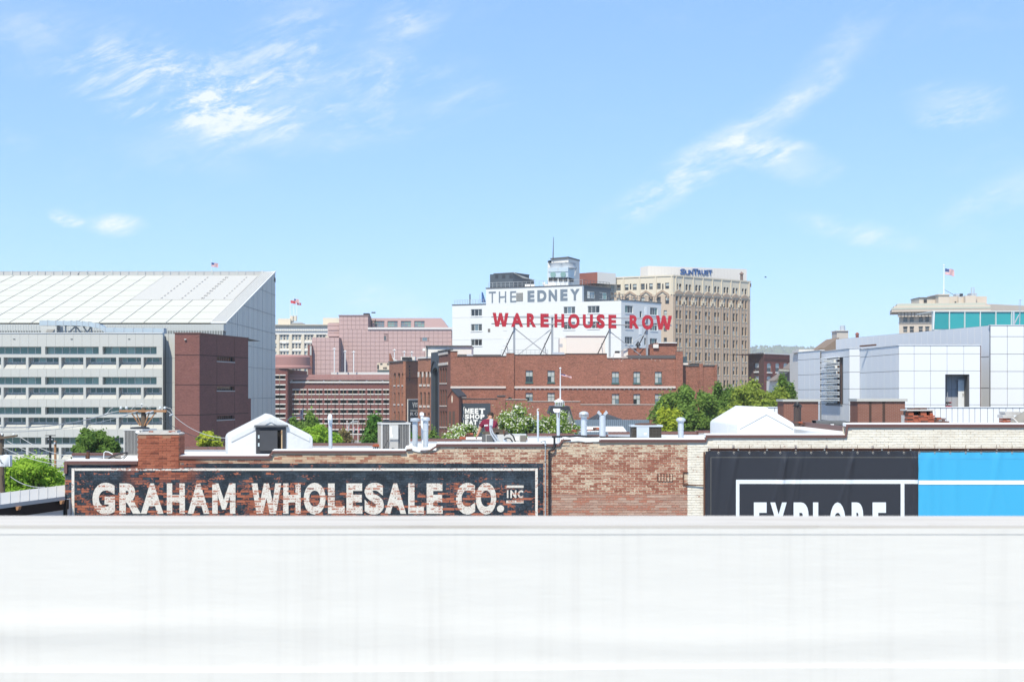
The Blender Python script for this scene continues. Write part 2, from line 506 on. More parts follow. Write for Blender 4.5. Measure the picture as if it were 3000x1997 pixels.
def front_wall(mode):
    def f(nt, p):
        x, y, z = n_sep(p)
        rowf = (z - ZB) * (1 / CH); row = rowf.floor()
        colf = (x - XB) * (1 / BL) + row.m('MODULO', 2.0) * 0.5; col = colf.floor()
        r1 = n_white(n_vec(nt, col, row, 0.0)); r2 = n_white(n_vec(nt, col, row, 7.0))
        fine = n_noise(n_scale(p, (1, 1, 1.6)), 16.0, 4, 0.65)
        mid = n_noise(n_scale(p, (1, 1, 1.3)), 3.2, 3, 0.6)
        big = n_noise(p, 0.55, 3, 0.55)
        # bare brick
        orange = n_mix(nt, r1, (0.25, 0.075, 0.045), (0.39, 0.135, 0.080))
        orange = n_mix(nt, r2.gt(0.90) * 0.7, orange, (0.15, 0.05, 0.036))
        russet = n_mix(nt, r1, (0.27, 0.102, 0.068), (0.40, 0.170, 0.115))
        russet = n_mix(nt, r2.gt(0.90) * 0.6, russet, (0.42, 0.25, 0.18))
        cream = n_mix(nt, fine, (0.50, 0.39, 0.285), (0.66, 0.55, 0.42))
        pale = n_mix(nt, r2, (0.36, 0.215, 0.165), (0.47, 0.33, 0.26))
        mortar = mode == 'mortar'
        # exposed middle section: mortar smeared over the faces
        eu = (colf.fract() - 0.5).m('ABSOLUTE') * 2.0; ev = (rowf.fract() - 0.5).m('ABSOLUTE') * 2.0
        edge = eu.step(0.80, 0.98) * 0.16 + ev.step(0.35, 0.95) * 0.20
        sm = fine * 0.72 + mid * 0.34 + big * 0.24 + (r1 - 0.5) * 0.20 + edge
        upper = z.step(fz(1345), fz(1312)) * 0.10
        smear = (sm + upper + x.step(fx(1640), fx(1500)) * 0.02).step(0.715, 0.82)
        ex = cream if mortar else n_mix(nt, smear, russet, cream)
        lowband = z.step(fz(1444), fz(1450)) * x.gt(fx(1606))
        lowc = n_mix(nt, fine.step(.45, .6), (0.40, 0.29, 0.22), (0.52, 0.40, 0.31)) if mortar else n_mix(nt, (r1 * .45 + fine * .8).step(0.55, 0.85), pale, russet)
        ex = n_mix(nt, lowband, ex, lowc)
        # tan band under the coping, left of the pipes
        tan = n_mix(nt, (r2 * .45 + fine * .9 + mid * .4).step(0.65, 1.15), (0.56, 0.41, 0.28), (0.33, 0.13, 0.08))
        if mortar: tan = cream
        ex = n_mix(nt, x.lt(fx(1235)), ex, tan)
        near_stack = (x - fx(465)).m('ABSOLUTE').step(1.5, 0.85)
        ex = n_mix(nt, near_stack, ex, (0.33, 0.17, 0.11) if mortar else orange)
        # the painted wall sign: navy ground, flaking off brick by brick
        lowz = z.step(fz(1400), fz(1470))
        spread = (x - fx(640)).m('ABSOLUTE').step(4.2, 0.4) * 0.05 + x.step(fx(560), fx(360)) * 0.03
        wear = fine * 0.55 + mid * 0.38 + big * 0.28 + (r1 - 0.5) * 0.26 + lowz * 0.13 + spread
        wornm = wear.step(0.745, 0.80)
        stackw = (x - fx(475)).m('ABSOLUTE').step(1.2, 0.5) * z.step(fz(1440), fz(1385))
        wornm = (wornm + stackw * (r2.gt(0.35))).m('MINIMUM', 1.0)
        bluish = x.step(fx(1150), fx(1330)) * 0.6 + 0.15
        if mortar:
            ink = n_mix(nt, bluish * 1.0, (0.050, 0.060, 0.074), (0.11, 0.16, 0.215))
            mural = n_mix(nt, wornm * fine.step(0.4, 0.65) * 0.6, ink, (0.30, 0.19, 0.14))
        else:
            ink = n_mix(nt, (mid * .7 + fine * .5).step(0.5, 0.8), NAVY, NAVY2)
            mural = n_mix(nt, wornm, ink, orange)
            mural = n_mix(nt, fine.step(0.70, 0.76) * 0.5, mural, (0.50, 0.36, 0.30))
        if mode == 'letter':
            # white lettering: paint holds on the joints and flakes from the brick faces
            fu, fv = colf.fract(), rowf.fract()
            face = fu.step(0.02, 0.12) * fu.step(0.99, 0.90) * fv.step(0.10, 0.26) * fv.step(0.96, 0.80)
            lw = (n_noise(n_scale(p, (1, 1, 1.4)), 22.0, 4, 0.7) * 0.75 + mid * 0.42 + (r1 - 0.5) * 0.24 + big * 0.22)
            flake = lw.step(0.705, 0.77) * face
            paint = n_mix(nt, n_noise(p, 30.0, 3, .6).step(0.35, 0.7), (0.70, 0.665, 0.61), (0.56, 0.515, 0.46))
            paint = n_mix(nt, (1.0 - fv.step(0.02, 0.14)) * 0.30, paint, (0.42, 0.36, 0.33))
            return n_mix(nt, flake * 0.92, paint, orange)
        if mode == 'border':
            flake = (n_noise(n_scale(p, (1, 1, 1.4)), 20.0, 4, 0.7) * 0.8 + mid * 0.4 + near_stack * 0.10 + x.step(fx(1240), fx(1300)) * 0.05).step(0.68, 0.75)
            return n_mix(nt, flake * 0.85, (0.68, 0.64, 0.59), orange)
        in_x = x.gt(fx(191.0)) * x.lt(fx(1592))
        top = z + (mid - .5) * 0.012
        in_z = top.lt(fz(1356.5)); in_l = top.lt(fz(1362)) * x.lt(fx(395)) + x.gt(fx(395)) * in_z
        st_ = (x - fx(464)).m('ABSOLUTE').lt(0.60) * z.gt(fz(1371))
        c = n_mix(nt, in_x * in_l.m('MINIMUM', 1.0) * (1.0 - st_), ex, mural)
        # cream-painted end of the wall
        chip = (fine * .8 + mid * .45 + (r1 - .5) * .1 + z.step(fz(1318), fz(1335)) * x.step(fx(2070), fx(2060)) * 0.03 + z.step(fz(1296), fz(1306)) * z.step(fz(1316), fz(1308)) * 0.055).step(0.80, 0.835)
        cpaint = n_mix(nt, (mid * .6 + fine * .4).step(.35, .65), (0.80, 0.755, 0.665), (0.70, 0.64, 0.545))
        if mortar: cpaint = n_mix(nt, 0.4, cpaint, (0.42, 0.38, 0.32))
        cp = n_mix(nt, chip * 0.8, cpaint, (0.30, 0.11, 0.07))
        return n_mix(nt, (x + (fine - .5) * 0.03).gt(fx(2014)), c, cp)
    def bump(nt, p):
        return n_noise(p, 22.0, 4, 0.65) + n_noise(p, 70.0, 2, .5) * 0.4, 0.006
    return material('front_wall_' + mode, f, 0.9, bump=bump)


FB, FM_, FL, FBd = front_wall('brick'), front_wall('mortar'), front_wall('letter'), front_wall('border')
BROWN = plain('brown_metal', (0.155, 0.080, 0.070), 0.5, 0.0, 0.10, fine=9.0)
RUST = plain('rusty_steel', (0.13, 0.062, 0.042), 0.75, 0.2, 0.3, 2.0, fine=12.0)
TOPS = [(190, 404, 1351, 1359), (525, 797, 1336, 1342.5), (797, 1190, 1321, 1327), (1190, 1278, 1316, 1320), (1278, 1643, 1301, 1307),
        (1643, 1755, 1284, 1292), (1755, 2068, 1288, 1295), (2068, 2479, 1275, 1281.5), (2479, 3400, 1243.5, 1251)]


def top_py(px):
    if 404 <= px <= 525: return 1359
    for a, b, t, c in TOPS:
        if a <= px < b: return c
    return 1359


bld = thing('brick_building', (fx(1400), Y0, 0), 'long low brick building with a faded painted wholesale sign and white roof', 'building')
m = MB()
for a, b, t, c in TOPS + [(404, 525, 1351, 1359)]:
    m.poly([(fx(a), Y0 + .011, 0), (fx(b), Y0 + .011, 0), (fx(b), Y0 + .011, fz(c) - .002), (fx(a), Y0 + .011, fz(c) - .002)])
    m.poly([(fx(a), Y0 + .40, 10), (fx(a), Y0 + .40, fz(c)), (fx(b), Y0 + .40, fz(c)), (fx(b), Y0 + .40, 10)])
m.poly([(fx(190), Y0 + .012, 0), (fx(190), Y0 + .012, fz(1358)), (fx(190), 50, fz(1358)), (fx(190), 50, 0)])
wall = part('wall', m, FM_, bld)

# bricks
bricks = []
nrow = int((fz(1240) - ZB) / CH)
for r in range(nrow):
    z0 = ZB + r * CH + 0.005; z1 = z0 + CH - 0.010
    off = 0.5 * (r % 2)
    k = 0
    while True:
        x0 = XB + (k - off) * BL + 0.005; x1 = x0 + BL - 0.010; k += 1
        if x0 > fx(3390): break
        x0 = max(x0, XB + .002)
        if x1 - x0 < .03: continue
        px = CXP + (x0 + x1) / 2 / Y0 * FPX; py = HYP - (z1 - CZ) / Y0 * FPX
        if py < min(top_py(px - 10), top_py(px + 10)) + (0 if top_py(px - 10) == top_py(px + 10) else 12) or py < top_py(px): continue
        if px > 2080 and py > 1332: continue          # behind the banners
        bricks.append((px, py, x0, x1, z0, z1))
random.Random(2).shuffle(bricks)
sel = [b for b in bricks if 1622 < b[0] < 2004 and 1300 < b[1] < 1447 and b[3] - b[2] > .2][:300]
selset = set(id(b) for b in sel)
bm_variants = []
for i in range(8):
    q = random.Random(i); w, h = BL - .010, CH - .010; j = [q.uniform(-.003, .003) for _ in range(8)]
    mm = MB(); vs = [(0 + j[0], j[1] * 1.2, j[2]), (w + j[3], j[4], j[5] * .6), (w + j[6], j[7], h + j[0]), (j[1], j[2], h + j[4])]
    bk = [(x, .05, z) for x, y, z in vs]
    mm.faces(vs + bk, [(0, 1, 2, 3), (0, 3, 7, 4), (1, 5, 6, 2), (3, 2, 6, 7), (0, 4, 5, 1)])
    bm_variants.append(mm.mesh('brick', FB))
for n_, (px, py, x0, x1, z0, z1) in enumerate(sel):
    part('brick', bm_variants[n_ % 8], None, wall, Matrix.Translation((x0, Y0 + random.uniform(-.004, .003), z0)))
m = MB(); q = random.Random(5)
for b in bricks:
    if id(b) in selset: continue
    px, py, x0, x1, z0, z1 = b; e = q.uniform(-.004, .003)
    j = [q.uniform(-.003, .003) for _ in range(8)]
    vs = [(x0 + j[0], Y0 + e, z0 + j[1]), (x1 + j[2], Y0 + e + j[3] * .6, z0 + j[4]), (x1 + j[5], Y0 + e + j[6] * .6, z1 + j[7]), (x0 + j[3], Y0 + e, z1 + j[2])]
    m.faces(vs + [(a, Y0 + .05, c) for a, b_, c in vs], [(0, 1, 2, 3), (0, 3, 7, 4), (1, 5, 6, 2), (3, 2, 6, 7), (0, 4, 5, 1)])
part('brick_field', m, FB, bld, kind='stuff')

# copings: brown metal lip with the white roof sheet turned over behind it
def coping(a, b, t, c, slope=0.0):
    m = MB(); x0, x1 = fx(a), fx(b)
    m.prism([(x0, Y0 - .045, fz(c)), (x0, Y0 - .045, fz(t)), (x0, Y0 + .02, fz(t) + .012), (x0, Y0 + .02, fz(c))][::-1], (x1 - x0, 0, 0))
    m.box(x0, x1, Y0 - .052, Y0 - .046, fz(t) - .022, fz(t) - .004)
    o = part('coping', m, BROWN, bld)
    part('roof_sheet_edge', MB().prism([(x0, Y0 + .021, fz(t) - .03), (x0, Y0 + .021, fz(t) + .018), (x0, Y0 + .40, fz(t) + .045), (x0, Y0 + .40, fz(t) - .03)][::-1], (x1 - x0, 0, 0)), WHITE_MEMBRANE, o)


for a, b, t, c in TOPS:
    if (a, b) in ((1190, 1278), (1643, 1755)): continue
    coping(a, b, t, c)
# step pieces of the lip
for (x0, y0, x1, y1) in ((788, 1338, 800, 1324), (1262, 1318, 1284, 1304), (1634, 1306, 1652, 1286), (2066, 1292, 2070, 1277), (2477, 1279, 2481, 1246)):
    m = MB(); m.path([(fx(x0), Y0 - .03, fz(y0)), (fx((x0 + x1) / 2), Y0 - .032, fz((y0 + y1) / 2)), (fx(x1), Y0 - .03, fz(y1))], 0.034, 4)
    part('coping_step', m, BROWN, bld)
m = MB(); m.box(fx(189), fx(198), Y0 - .05, Y0 + .0, fz(1386), fz(1353)); part('coping_end', m, BROWN, bld)
# the two torn stretches where the white sheet comes forward over the wall head
def drape(a, b, ys):
    m = MB(); n = len(ys); xs_ = [fx(a + (b - a) * i / (n - 1)) for i in range(n)]
    for i in range(n - 1):
        for (ya, za, yb, zb_) in ((-.03, -.05, -.03, 0.0), (-.03, 0.0, .42, .05)):
            m.poly([(xs_[i], Y0 + ya, fz(ys[i]) + za), (xs_[i + 1], Y0 + ya, fz(ys[i + 1]) + za), (xs_[i + 1], Y0 + yb, fz(ys[i + 1]) + zb_), (xs_[i], Y0 + yb, fz(ys[i]) + zb_)])
    return m
part('torn_roof_sheet', drape(1187, 1285, [1312, 1310.5, 1313, 1316, 1318, 1317, 1317.5, 1315, 1311, 1306, 1302]), WHITE_MEMBRANE, bld, smooth=True)
part('torn_roof_sheet', drape(1648, 1760, [1284, 1286, 1288, 1287, 1286, 1287, 1289, 1289, 1288, 1288, 1287]), WHITE_MEMBRANE, bld, smooth=True)
for (a, b, t, c) in ((1192, 1208, 1314, 1318.5), (1232, 1262, 1317, 1321), (1643, 1672, 1286, 1291)):
    part('loose_lip', MB().prism([(fx(a), Y0 - .05, fz(c)), (fx(b), Y0 - .05, fz(c) + .01), (fx(b), Y0 - .05, fz(t)), (fx(a), Y0 - .05, fz(t) - .01)], (0, .04, 0)), RUST, bld)
for i, (px, py) in enumerate(((1646, 1300), (1646, 1294.5))):
    part('brick', MB().box(fx(px), fx(px + 22), Y0 - .02, Y0 + .08, fz(py + 3.2), fz(py - 3.2)), FB, wall)

# roof decks, rear parapets and their lips
ROOFZ = [(190, 525, 11.72), (525, 1285, 12.02), (1285, 2068, 12.22), (2068, 2479, 12.52), (2479, 3400, 12.86)]
def roof_z(px):
    for a, b, z in ROOFZ:
        if a <= px < b: return z
    return 12.0
for a, b, z in ROOFZ:
    part('roof_deck', MB().box(fx(a) + .002, fx(b) - .002, Y0 + .402, 52, z - .25, z), WHITE_MEMBRANE, bld)
YR = 50.0
def rear(a, b, t, c, ret=None):
    x0, x1 = wx(a, YR), wx(b, YR); zt, zb_ = wz(t, YR), wz(c, YR)
    o = part('rear_parapet', MB().box(x0, x1, YR, YR + .3, 11.4, zt - .01), WHITE_MEMBRANE, bld)
    part('coping', MB().box(x0, x1, YR - .05, YR - .004, zb_, zt).box(x0, x1, YR - .003, YR + .32, zt - .009, zt + .015), BROWN, o)
for q_ in ((211, 410, 1328, 1333.5), (515, 668, 1310, 1316), (826, 1108, 1299, 1305), (1196, 1352, 1286, 1291.5), (1352, 1412, 1283.5, 1288), (1412, 1545, 1283, 1288),
           (1545, 1682, 1270.5, 1276.5), (1682, 1782, 1275, 1281), (1782, 1845, 1266, 1271.5), (1936, 2046, 1265, 1271.5), (2040, 2110, 1262, 1268), (2330, 2475, 1251, 1256.5), (2470, 3400, 1243.5, 1248)):
    rear(*q_)
part('rear_parapet', MB().box(wx(2095, 49.5), wx(2140, 49.5), 49.2, 49.6, 12.3, wz(1259, 49.5)), WHITE_MEMBRANE, bld)
part('upstand', MB().box(wx(2472, 42), wx(2480, 42), Y0 + .45, 49.9, 12.3, wz(1248, 42)), BROWN, bld)

# the stack that rises out of the wall
stack = part('chimney', MB().box(fx(404.5), fx(524.5), Y0 - .009, Y0 + .62, fz(1372), fz(1272)), FM_, bld)
sb = MB(); q = random.Random(8)
rows = int((fz(1270) - fz(1372)) / CH)
for r in range(rows):
    z0 = fz(1372) + r * CH; k = -0.5 * (r % 2)
    wdt = fx(524.5) - fx(404.5); nb = 5; bw = wdt / nb
    while k < nb:
        a, b = max(0, k * bw), min(wdt, (k + 1) * bw); k += 1
        if b - a < .02: continue
        if r == rows - 1 and q.random() < .35: continue
        e = q.uniform(-.004, .006)
        part('brick', MB().box(fx(404.5) + a + .005, fx(404.5) + b - .005, Y0 - .022 + e, Y0 + .1, z0 + .005, z0 + CH - .005), FB, stack)
for s in (0, 1):
    for r in range(rows):
        xx = fx(524.5) if s else fx(404.5) - .012
        sb.box(xx, xx + .012, Y0 - .02 + .1 * (r % 2), Y0 + .6, fz(1372) + r * CH + .005, fz(1372) + (r + 1) * CH - .005)
part('side_bricks', sb, FB, stack, kind='stuff')
CEMENT = plain('old_cement', (0.46, 0.44, 0.42), 0.9, amt=0.25, scale=2, fine=9)
m = MB(); n = 14
for i in range(n):
    a, b = fx(404) + (fx(525) - fx(404)) * i / n, fx(404) + (fx(525) - fx(404)) * (i + 1) / n
    h0, h1 = [.03 + .03 * math.sin(j * 1.7) * math.sin(j * .6) for j in (i, i + 1)]
    zt = fz(1272)
    m.prism([(a, Y0 - .03, zt), (b, Y0 - .03, zt), (b, Y0 - .02, zt + .02 + h1), (a, Y0 - .02, zt + .02 + h0)], (0, .66, 0))
part('mortar_cap', m, CEMENT, stack)
m = MB().box(fx(432), fx(516), Y0 + .1, Y0 + .5, fz(1272), fz(1261)); part('flue', m, CEMENT, stack)
for (a, b) in ((434, 446), (492, 511)): part('brick', MB().box(fx(a), fx(b), Y0 + .07, Y0 + .13, fz(1271), fz(1262)), FB, stack)

# ---- the painted sign: every letter its own part
sign = part('painted_sign', MB().box(fx(218.5), fx(1567.5), Y0 - .0090, Y0 - .0070, fz(1378), fz(1371)), FBd, bld)
part('border_line', MB().box(fx(210), fx(218), Y0 - .0092, Y0 - .0070, fz(1560), fz(1371)), FBd, sign)
part('border_line', MB().box(fx(1568), fx(1575.5), Y0 - .0092, Y0 - .0070, fz(1560), fz(1371)), FBd, sign)
G = [('G', 271, 337, 1413, 1506), ('R', 350, 413, 1415, 1504), ('A', 413, 479, 1415, 1504), ('H', 489, 542, 1415, 1504), ('A', 550, 614, 1415, 1504), ('M', 622, 690, 1415, 1504),
     ('W', 737, 824, 1415, 1504), ('H', 830, 881, 1415, 1504), ('O', 890, 954, 1413, 1506), ('L', 961, 1010, 1415, 1504), ('E', 1015, 1062, 1415, 1504), ('S', 1068, 1125, 1413, 1506),
     ('A', 1127, 1190, 1415, 1504), ('L', 1196, 1242, 1415, 1504), ('E', 1250, 1297, 1415, 1504), ('C', 1336, 1392, 1413, 1506), ('O', 1394, 1454, 1413, 1506)]
LMx = Matrix.Translation((0, Y0, 0))
for ch, a, b, t, c in G:
    letter(ch, fx(a), fx(b), fz(c), fz(t), FL, sign, LMx, bold={'M': .036, 'W': .040}.get(ch, .054), thick=.003, y=-.0095)
m = MB(); nn = 20
m.prism([(fx(1466.5) + .095 * math.cos(2 * math.pi * i / nn), Y0 - .0095, fz(1489) + .095 * math.sin(2 * math.pi * i / nn)) for i in range(nn)], (0, .003, 0))
part('full_stop', m, FL, sign)
for ch, a, b in (('I', 1485, 1489.5), ('N', 1495, 1513), ('C', 1517, 1533)): letter(ch, fx(a), fx(b), fz(1458), fz(1435), FL, sign, LMx, bold=0.05, thick=.003, y=-.0095)
for t, c in ((1421, 1428), (1465, 1473)): part('underline', MB().box(fx(1483), fx(1534), Y0 - .0095, Y0 - .0065, fz(c), fz(t)), FL, sign)

# ---- soldier-course patch, rusty frame and pipe stub on the bare brick
pa = part('bricked_vent', MB().box(fx(1926), fx(1971), Y0 - .006, Y0 + .01, fz(1410), fz(1387)), plain('blackening', (0.03, 0.025, 0.022)), wall)  # near-black backing shows as dark gaps between the upright bricks
for k in range(5): part('brick', MB().box(fx(1929 + k * 8.6), fx(1935 + k * 8.6), Y0 - .02, Y0, fz(1409.3), fz(1388)), FB, wall)
m = MB().box(fx(2000), fx(2003), Y0 - .03, Y0, fz(1420), fz(1381)).box(fx(2003), fx(2016), Y0 - .03, Y0, fz(1383.5), fz(1381)).box(fx(2003), fx(2016), Y0 - .03, Y0, fz(1420), fz(1415))
part('rusty_bracket', m, RUST, bld)
part('rusty_rod', MB().tube((fx(2008), Y0 - .03, fz(1419)), (fx(2064), Y0 - .05, fz(1421)), .016), RUST, bld)

# ---- service pipes on the wall
CI = plain('cast_iron', (0.035, 0.036, 0.04), 0.55, 0.3, 0.3, 3)
GALV = material('galvanised', worn((0.50, 0.545, 0.60), 0.16, 3.0, 0.10, fine=14.0), 0.5, 0.25)
GALV2 = material('galvanised_dull', worn((0.44, 0.475, 0.52), 0.2, 4.0, 0.15, fine=14.0), 0.6, 0.2)
t = thing('drain_pipe', (fx(1609), Y0, 0), 'black cast-iron drain pipe with an offset elbow climbing the bare brick wall', 'pipe')
m = MB().tube((fx(1609), Y0 - .09, 0), (fx(1609), Y0 - .09, fz(1326)), .030, n=10); part('pipe', m, CI, t, smooth=True)
m = MB().path([(fx(1609), Y0 - .09, fz(1328)), (fx(1609), Y0 - .09, fz(1321)), (fx(1612), Y0 - .09, fz(1318)), (fx(1620), Y0 - .09, fz(1316)), (fx(1623.5), Y0 - .09, fz(1311)), (fx(1624), Y0 - .09, fz(1300)), (fx(1624), Y0 - .09, fz(1280))], .030, 10)
part('elbow', m, CI, t, smooth=True)
m = MB().path([(fx(1617), Y0 - .09, fz(1279)), (fx(1624), Y0 - .09, fz(1278)), (fx(1660), Y0 + .5, fz(1280)), (fx(1705), Y0 + 1.2, fz(1281)), (fx(1780), Y0 + 1.4, fz(1285)), (fx(1860), Y0 + 1.6, fz(1287))], .028, 8)
part('roof_run', m, CI, t, smooth=True)
for py in (1326, 1380, 1450): part('collar', MB().tube((fx(1609), Y0 - .09, fz(py) - .02), (fx(1609), Y0 - .09, fz(py) + .02), .040, n=10).box(fx(1609) - .01, fx(1609) + .01, Y0 - .08, Y0, fz(py) - .01, fz(py) + .01), CI, t)
t = thing('service_conduit', (fx(1597), Y0, 0), 'thin grey electric conduit with a bent weatherhead beside the drain pipe', 'conduit')
part('conduit', MB().tube((fx(1597), Y0 - .04, 0), (fx(1597.5), Y0 - .04, fz(1292)), .013, n=8), GALV2, t)
part('weatherhead', MB().path([(fx(1597.5), Y0 - .04, fz(1306)), (fx(1598), Y0 - .045, fz(1291)), (fx(1597), Y0 - .05, fz(1289.5)), (fx(1590), Y0 - .06, fz(1291.5)), (fx(1583), Y0 - .06, fz(1294))], .016, 8).box(fx(1595), fx(1600), Y0 - .07, Y0 - .01, fz(1305), fz(1291)), GALV2, t)
for py in (1352, 1440): part('strap', MB().box(fx(1595.5), fx(1599.5), Y0 - .058, Y0, fz(py) - .01, fz(py) + .01), RUST, t)
part('wire', MB().path([(fx(1583), Y0 - .06, fz(1294)), (fx(1590), Y0 - .08, fz(1298)), (fx(1598), Y0 - .07, fz(1304))], .004, 4), CI, t)

# ---- banners
BLACKC = material('black_banner', worn((0.022, 0.022, 0.029), 0.16, 1.0, 0.1, fine=30.0), 0.42, spec=0.6)
BLUEC = material('blue_banner', worn((0.050, 0.385, 0.66), 0.05, 0.6, fine=20.0), 0.55, spec=0.4)
PRINT = plain('white_print', (0.72, 0.76, 0.82), 0.5, amt=0.04)
PRINT2 = plain('bright_print', (0.82, 0.86, 0.90), 0.5, amt=0.03)
q = random.Random(12)
CRE = [(q.uniform(2070, 2690), q.uniform(-.30, -.02), q.uniform(.05, .10), q.uniform(.004, .011)) for _ in range(16)] + [(2296, -.02, .05, .012), (2305, -.16, .05, .014), (2344, -.17, .06, .014), (2352, -.14, .05, .011), (2668, .16, .035, .016), (2678, .20, .03, .016)]
CRE2 = [(q.uniform(2700, 3150), q.uniform(-.2, .2), q.uniform(.06, .14), q.uniform(.003, .007)) for _ in range(11)]


def relief(px, py, cre):
    t_ = (py - 1322) / 110; d = 0
    for cx, sl, w_, am in cre:
        e = ((px - cx) / 109.6 - sl * t_) / w_
        if abs(e) < 3: d += am * math.exp(-e * e) * max(0.12, 1 - .33 * t_) * min(1, .25 + t_ * 3)
    d += .004 * math.sin(px * .14) * max(0, 1 - t_ * 5)
    return -2.1 * d


def banner_surface(a, b, t, c, cre, nx_, nz_):
    m = MB(); vs = []
    for j in range(nz_):
        for i in range(nx_):
            px = a + (b - a) * i / (nx_ - 1); py = t + (c - t) * j / (nz_ - 1)
            vs.append((fx(px), Y0 - .060 + relief(px, py, cre), fz(py) + (.006 * abs(math.sin((px - a) / 45.3 * math.pi)) * -1 if j == 0 else 0)))
    return m.faces(vs, [((j + 1) * nx_ + i, (j + 1) * nx_ + i + 1, j * nx_ + i + 1, j * nx_ + i) for j in range(nz_ - 1) for i in range(nx_ - 1)])


def printed(mb, a, b, t, c, cre, n=220, lift=.010):
    """a printed bar that follows the cloth"""
    vs = []; horiz = b - a > c - t
    for i in range(n):
        k = i / (n - 1)
        for e in (0, 1):
            px, py = (a + (b - a) * k, t + (c - t) * e) if horiz else (a + (b - a) * e, t + (c - t) * k)
            vs.append((fx(px), Y0 - .060 - lift + relief(px, py, cre), fz(py)))
    fs = [(2 * i + 1, 2 * i + 3, 2 * i + 2, 2 * i) if horiz else (2 * i, 2 * i + 2, 2 * i + 3, 2 * i + 1) for i in range(n - 1)]
    return mb.faces(vs, fs)


def printed_letter(ch, a, b, t, c, mat, parent, cre, bold):
    v, fs = glyph(ch, bold); m = MB(); vs = []
    for u_, w_ in v:
        px, py = a + u_ * (b - a), c + w_ * (t - c)
        vs.append((fx(px), Y0 - .082 + relief(px, py, cre) * .8, fz(py)))
    part('letter', m.faces(vs, fs), mat, parent)


bk = thing('black_banner', (fx(2380), Y0 - .06, 0), 'black vinyl banner printed EXPLORE in a white frame hung on the cream wall', 'banner')
cloth = part('cloth', banner_surface(2066, 2688, 1321, 1640, CRE, 260, 60), BLACKC, bk, smooth=True)
for (a, b, t_, c) in ((2155, 2687, 1404, 1416), (2155, 2165, 1416, 1600), (2636.5, 2647.5, 1416, 1600)):
    part('frame_line', printed(MB(), a, b, t_, c, CRE), PRINT, bk)
SEAM = plain('hem_line', (0.22, 0.21, 0.19), 0.7)
for (a, b, t_, c) in ((2081, 2687, 1338.5, 1339.5), (2081, 2082, 1339.5, 1600)): part('hem_line', printed(MB(), a, b, t_, c, CRE), SEAM, bk)
for ch, a, b in (('E', 2207, 2245), ('X', 2254, 2304), ('P', 2323, 2367), ('L', 2380, 2418), ('O', 2429, 2475), ('R', 2493, 2539), ('E', 2554, 2594)):
    printed_letter(ch, a, b, 1470, 1592, PRINT, bk, CRE, 0.055)
bl = thing('blue_banner', (fx(2900), Y0 - .06, 0), 'bright blue vinyl banner with one white stripe beside the black one', 'banner')
part('cloth', banner_surface(2688.6, 3400, 1324, 1640, CRE2, 180, 60), BLUEC, bl, smooth=True)
part('frame_line', printed(MB(), 2689, 3400, 1406, 1418, CRE2), PRINT2, bl)
part('hem_line', printed(MB(), 2689, 3400, 1341, 1341.8, CRE2), plain('blue_hem', (0.12, 0.42, 0.72)), bl)
rail = thing('banner_rail', (fx(2570), Y0 - .05, fz(1320)), 'rusty steel angle rail bolted to the cream wall above the banners', 'rail')
part('angle', MB().box(fx(2074), fx(3400), Y0 - .045, Y0 - .006, fz(1320), fz(1312.5)).box(fx(2074), fx(3400), Y0 - .075, Y0 - .0455, fz(1314), fz(1312.3)), RUST, rail)
part('side_angle', MB().box(fx(2060.5), fx(2064.8), Y0 - .06, Y0 - .006, fz(1640), fz(1323)), RUST, rail)
BOLT = plain('bolt_zinc', (0.5, 0.48, 0.44), 0.5, 0.4)
bolt = MB().tube((0, 0, 0), (0, -.014, 0), .021, n=10).mesh('bolt', BOLT); rod = MB().tube((0, 0, -.08), (0, 0, .13), .006, n=6).mesh('tie_rod', RUST)
ring = MB().path([(.024 * math.cos(i * .7), 0, .024 * math.sin(i * .7)) for i in range(9)], .006, 5).mesh('eyelet', BOLT)
for k in range(13): part('bolt', bolt, None, rail, Matrix.Translation((fx(2078 + 84 * k), Y0 - .046, fz(1316.5))))
for k in range(24):
    px = 2104 + 45.2 * k
    part('tie_rod', rod, None, rail, Matrix.Translation((fx(px), Y0 - .060, fz(1317))))
    if px < 3400: part('eyelet', ring, None, bk if px < 2688 else bl, Matrix.Translation((fx(px), Y0 - .066, fz(1325.5))))
for (px, py) in ((2148, 1306), (2331, 1306.5), (2421, 1307), (2556, 1308.5)):
    part('wall_anchor', MB().box(fx(px - 3.5), fx(px + 3.5), Y0 - .02, Y0, fz(py + 3.5), fz(py - 3.5)), CEMENT, bld)

# ================================================================ things standing on the white roof
def rpt(px, Y): return wx(px, Y), Y, roof_z(px)


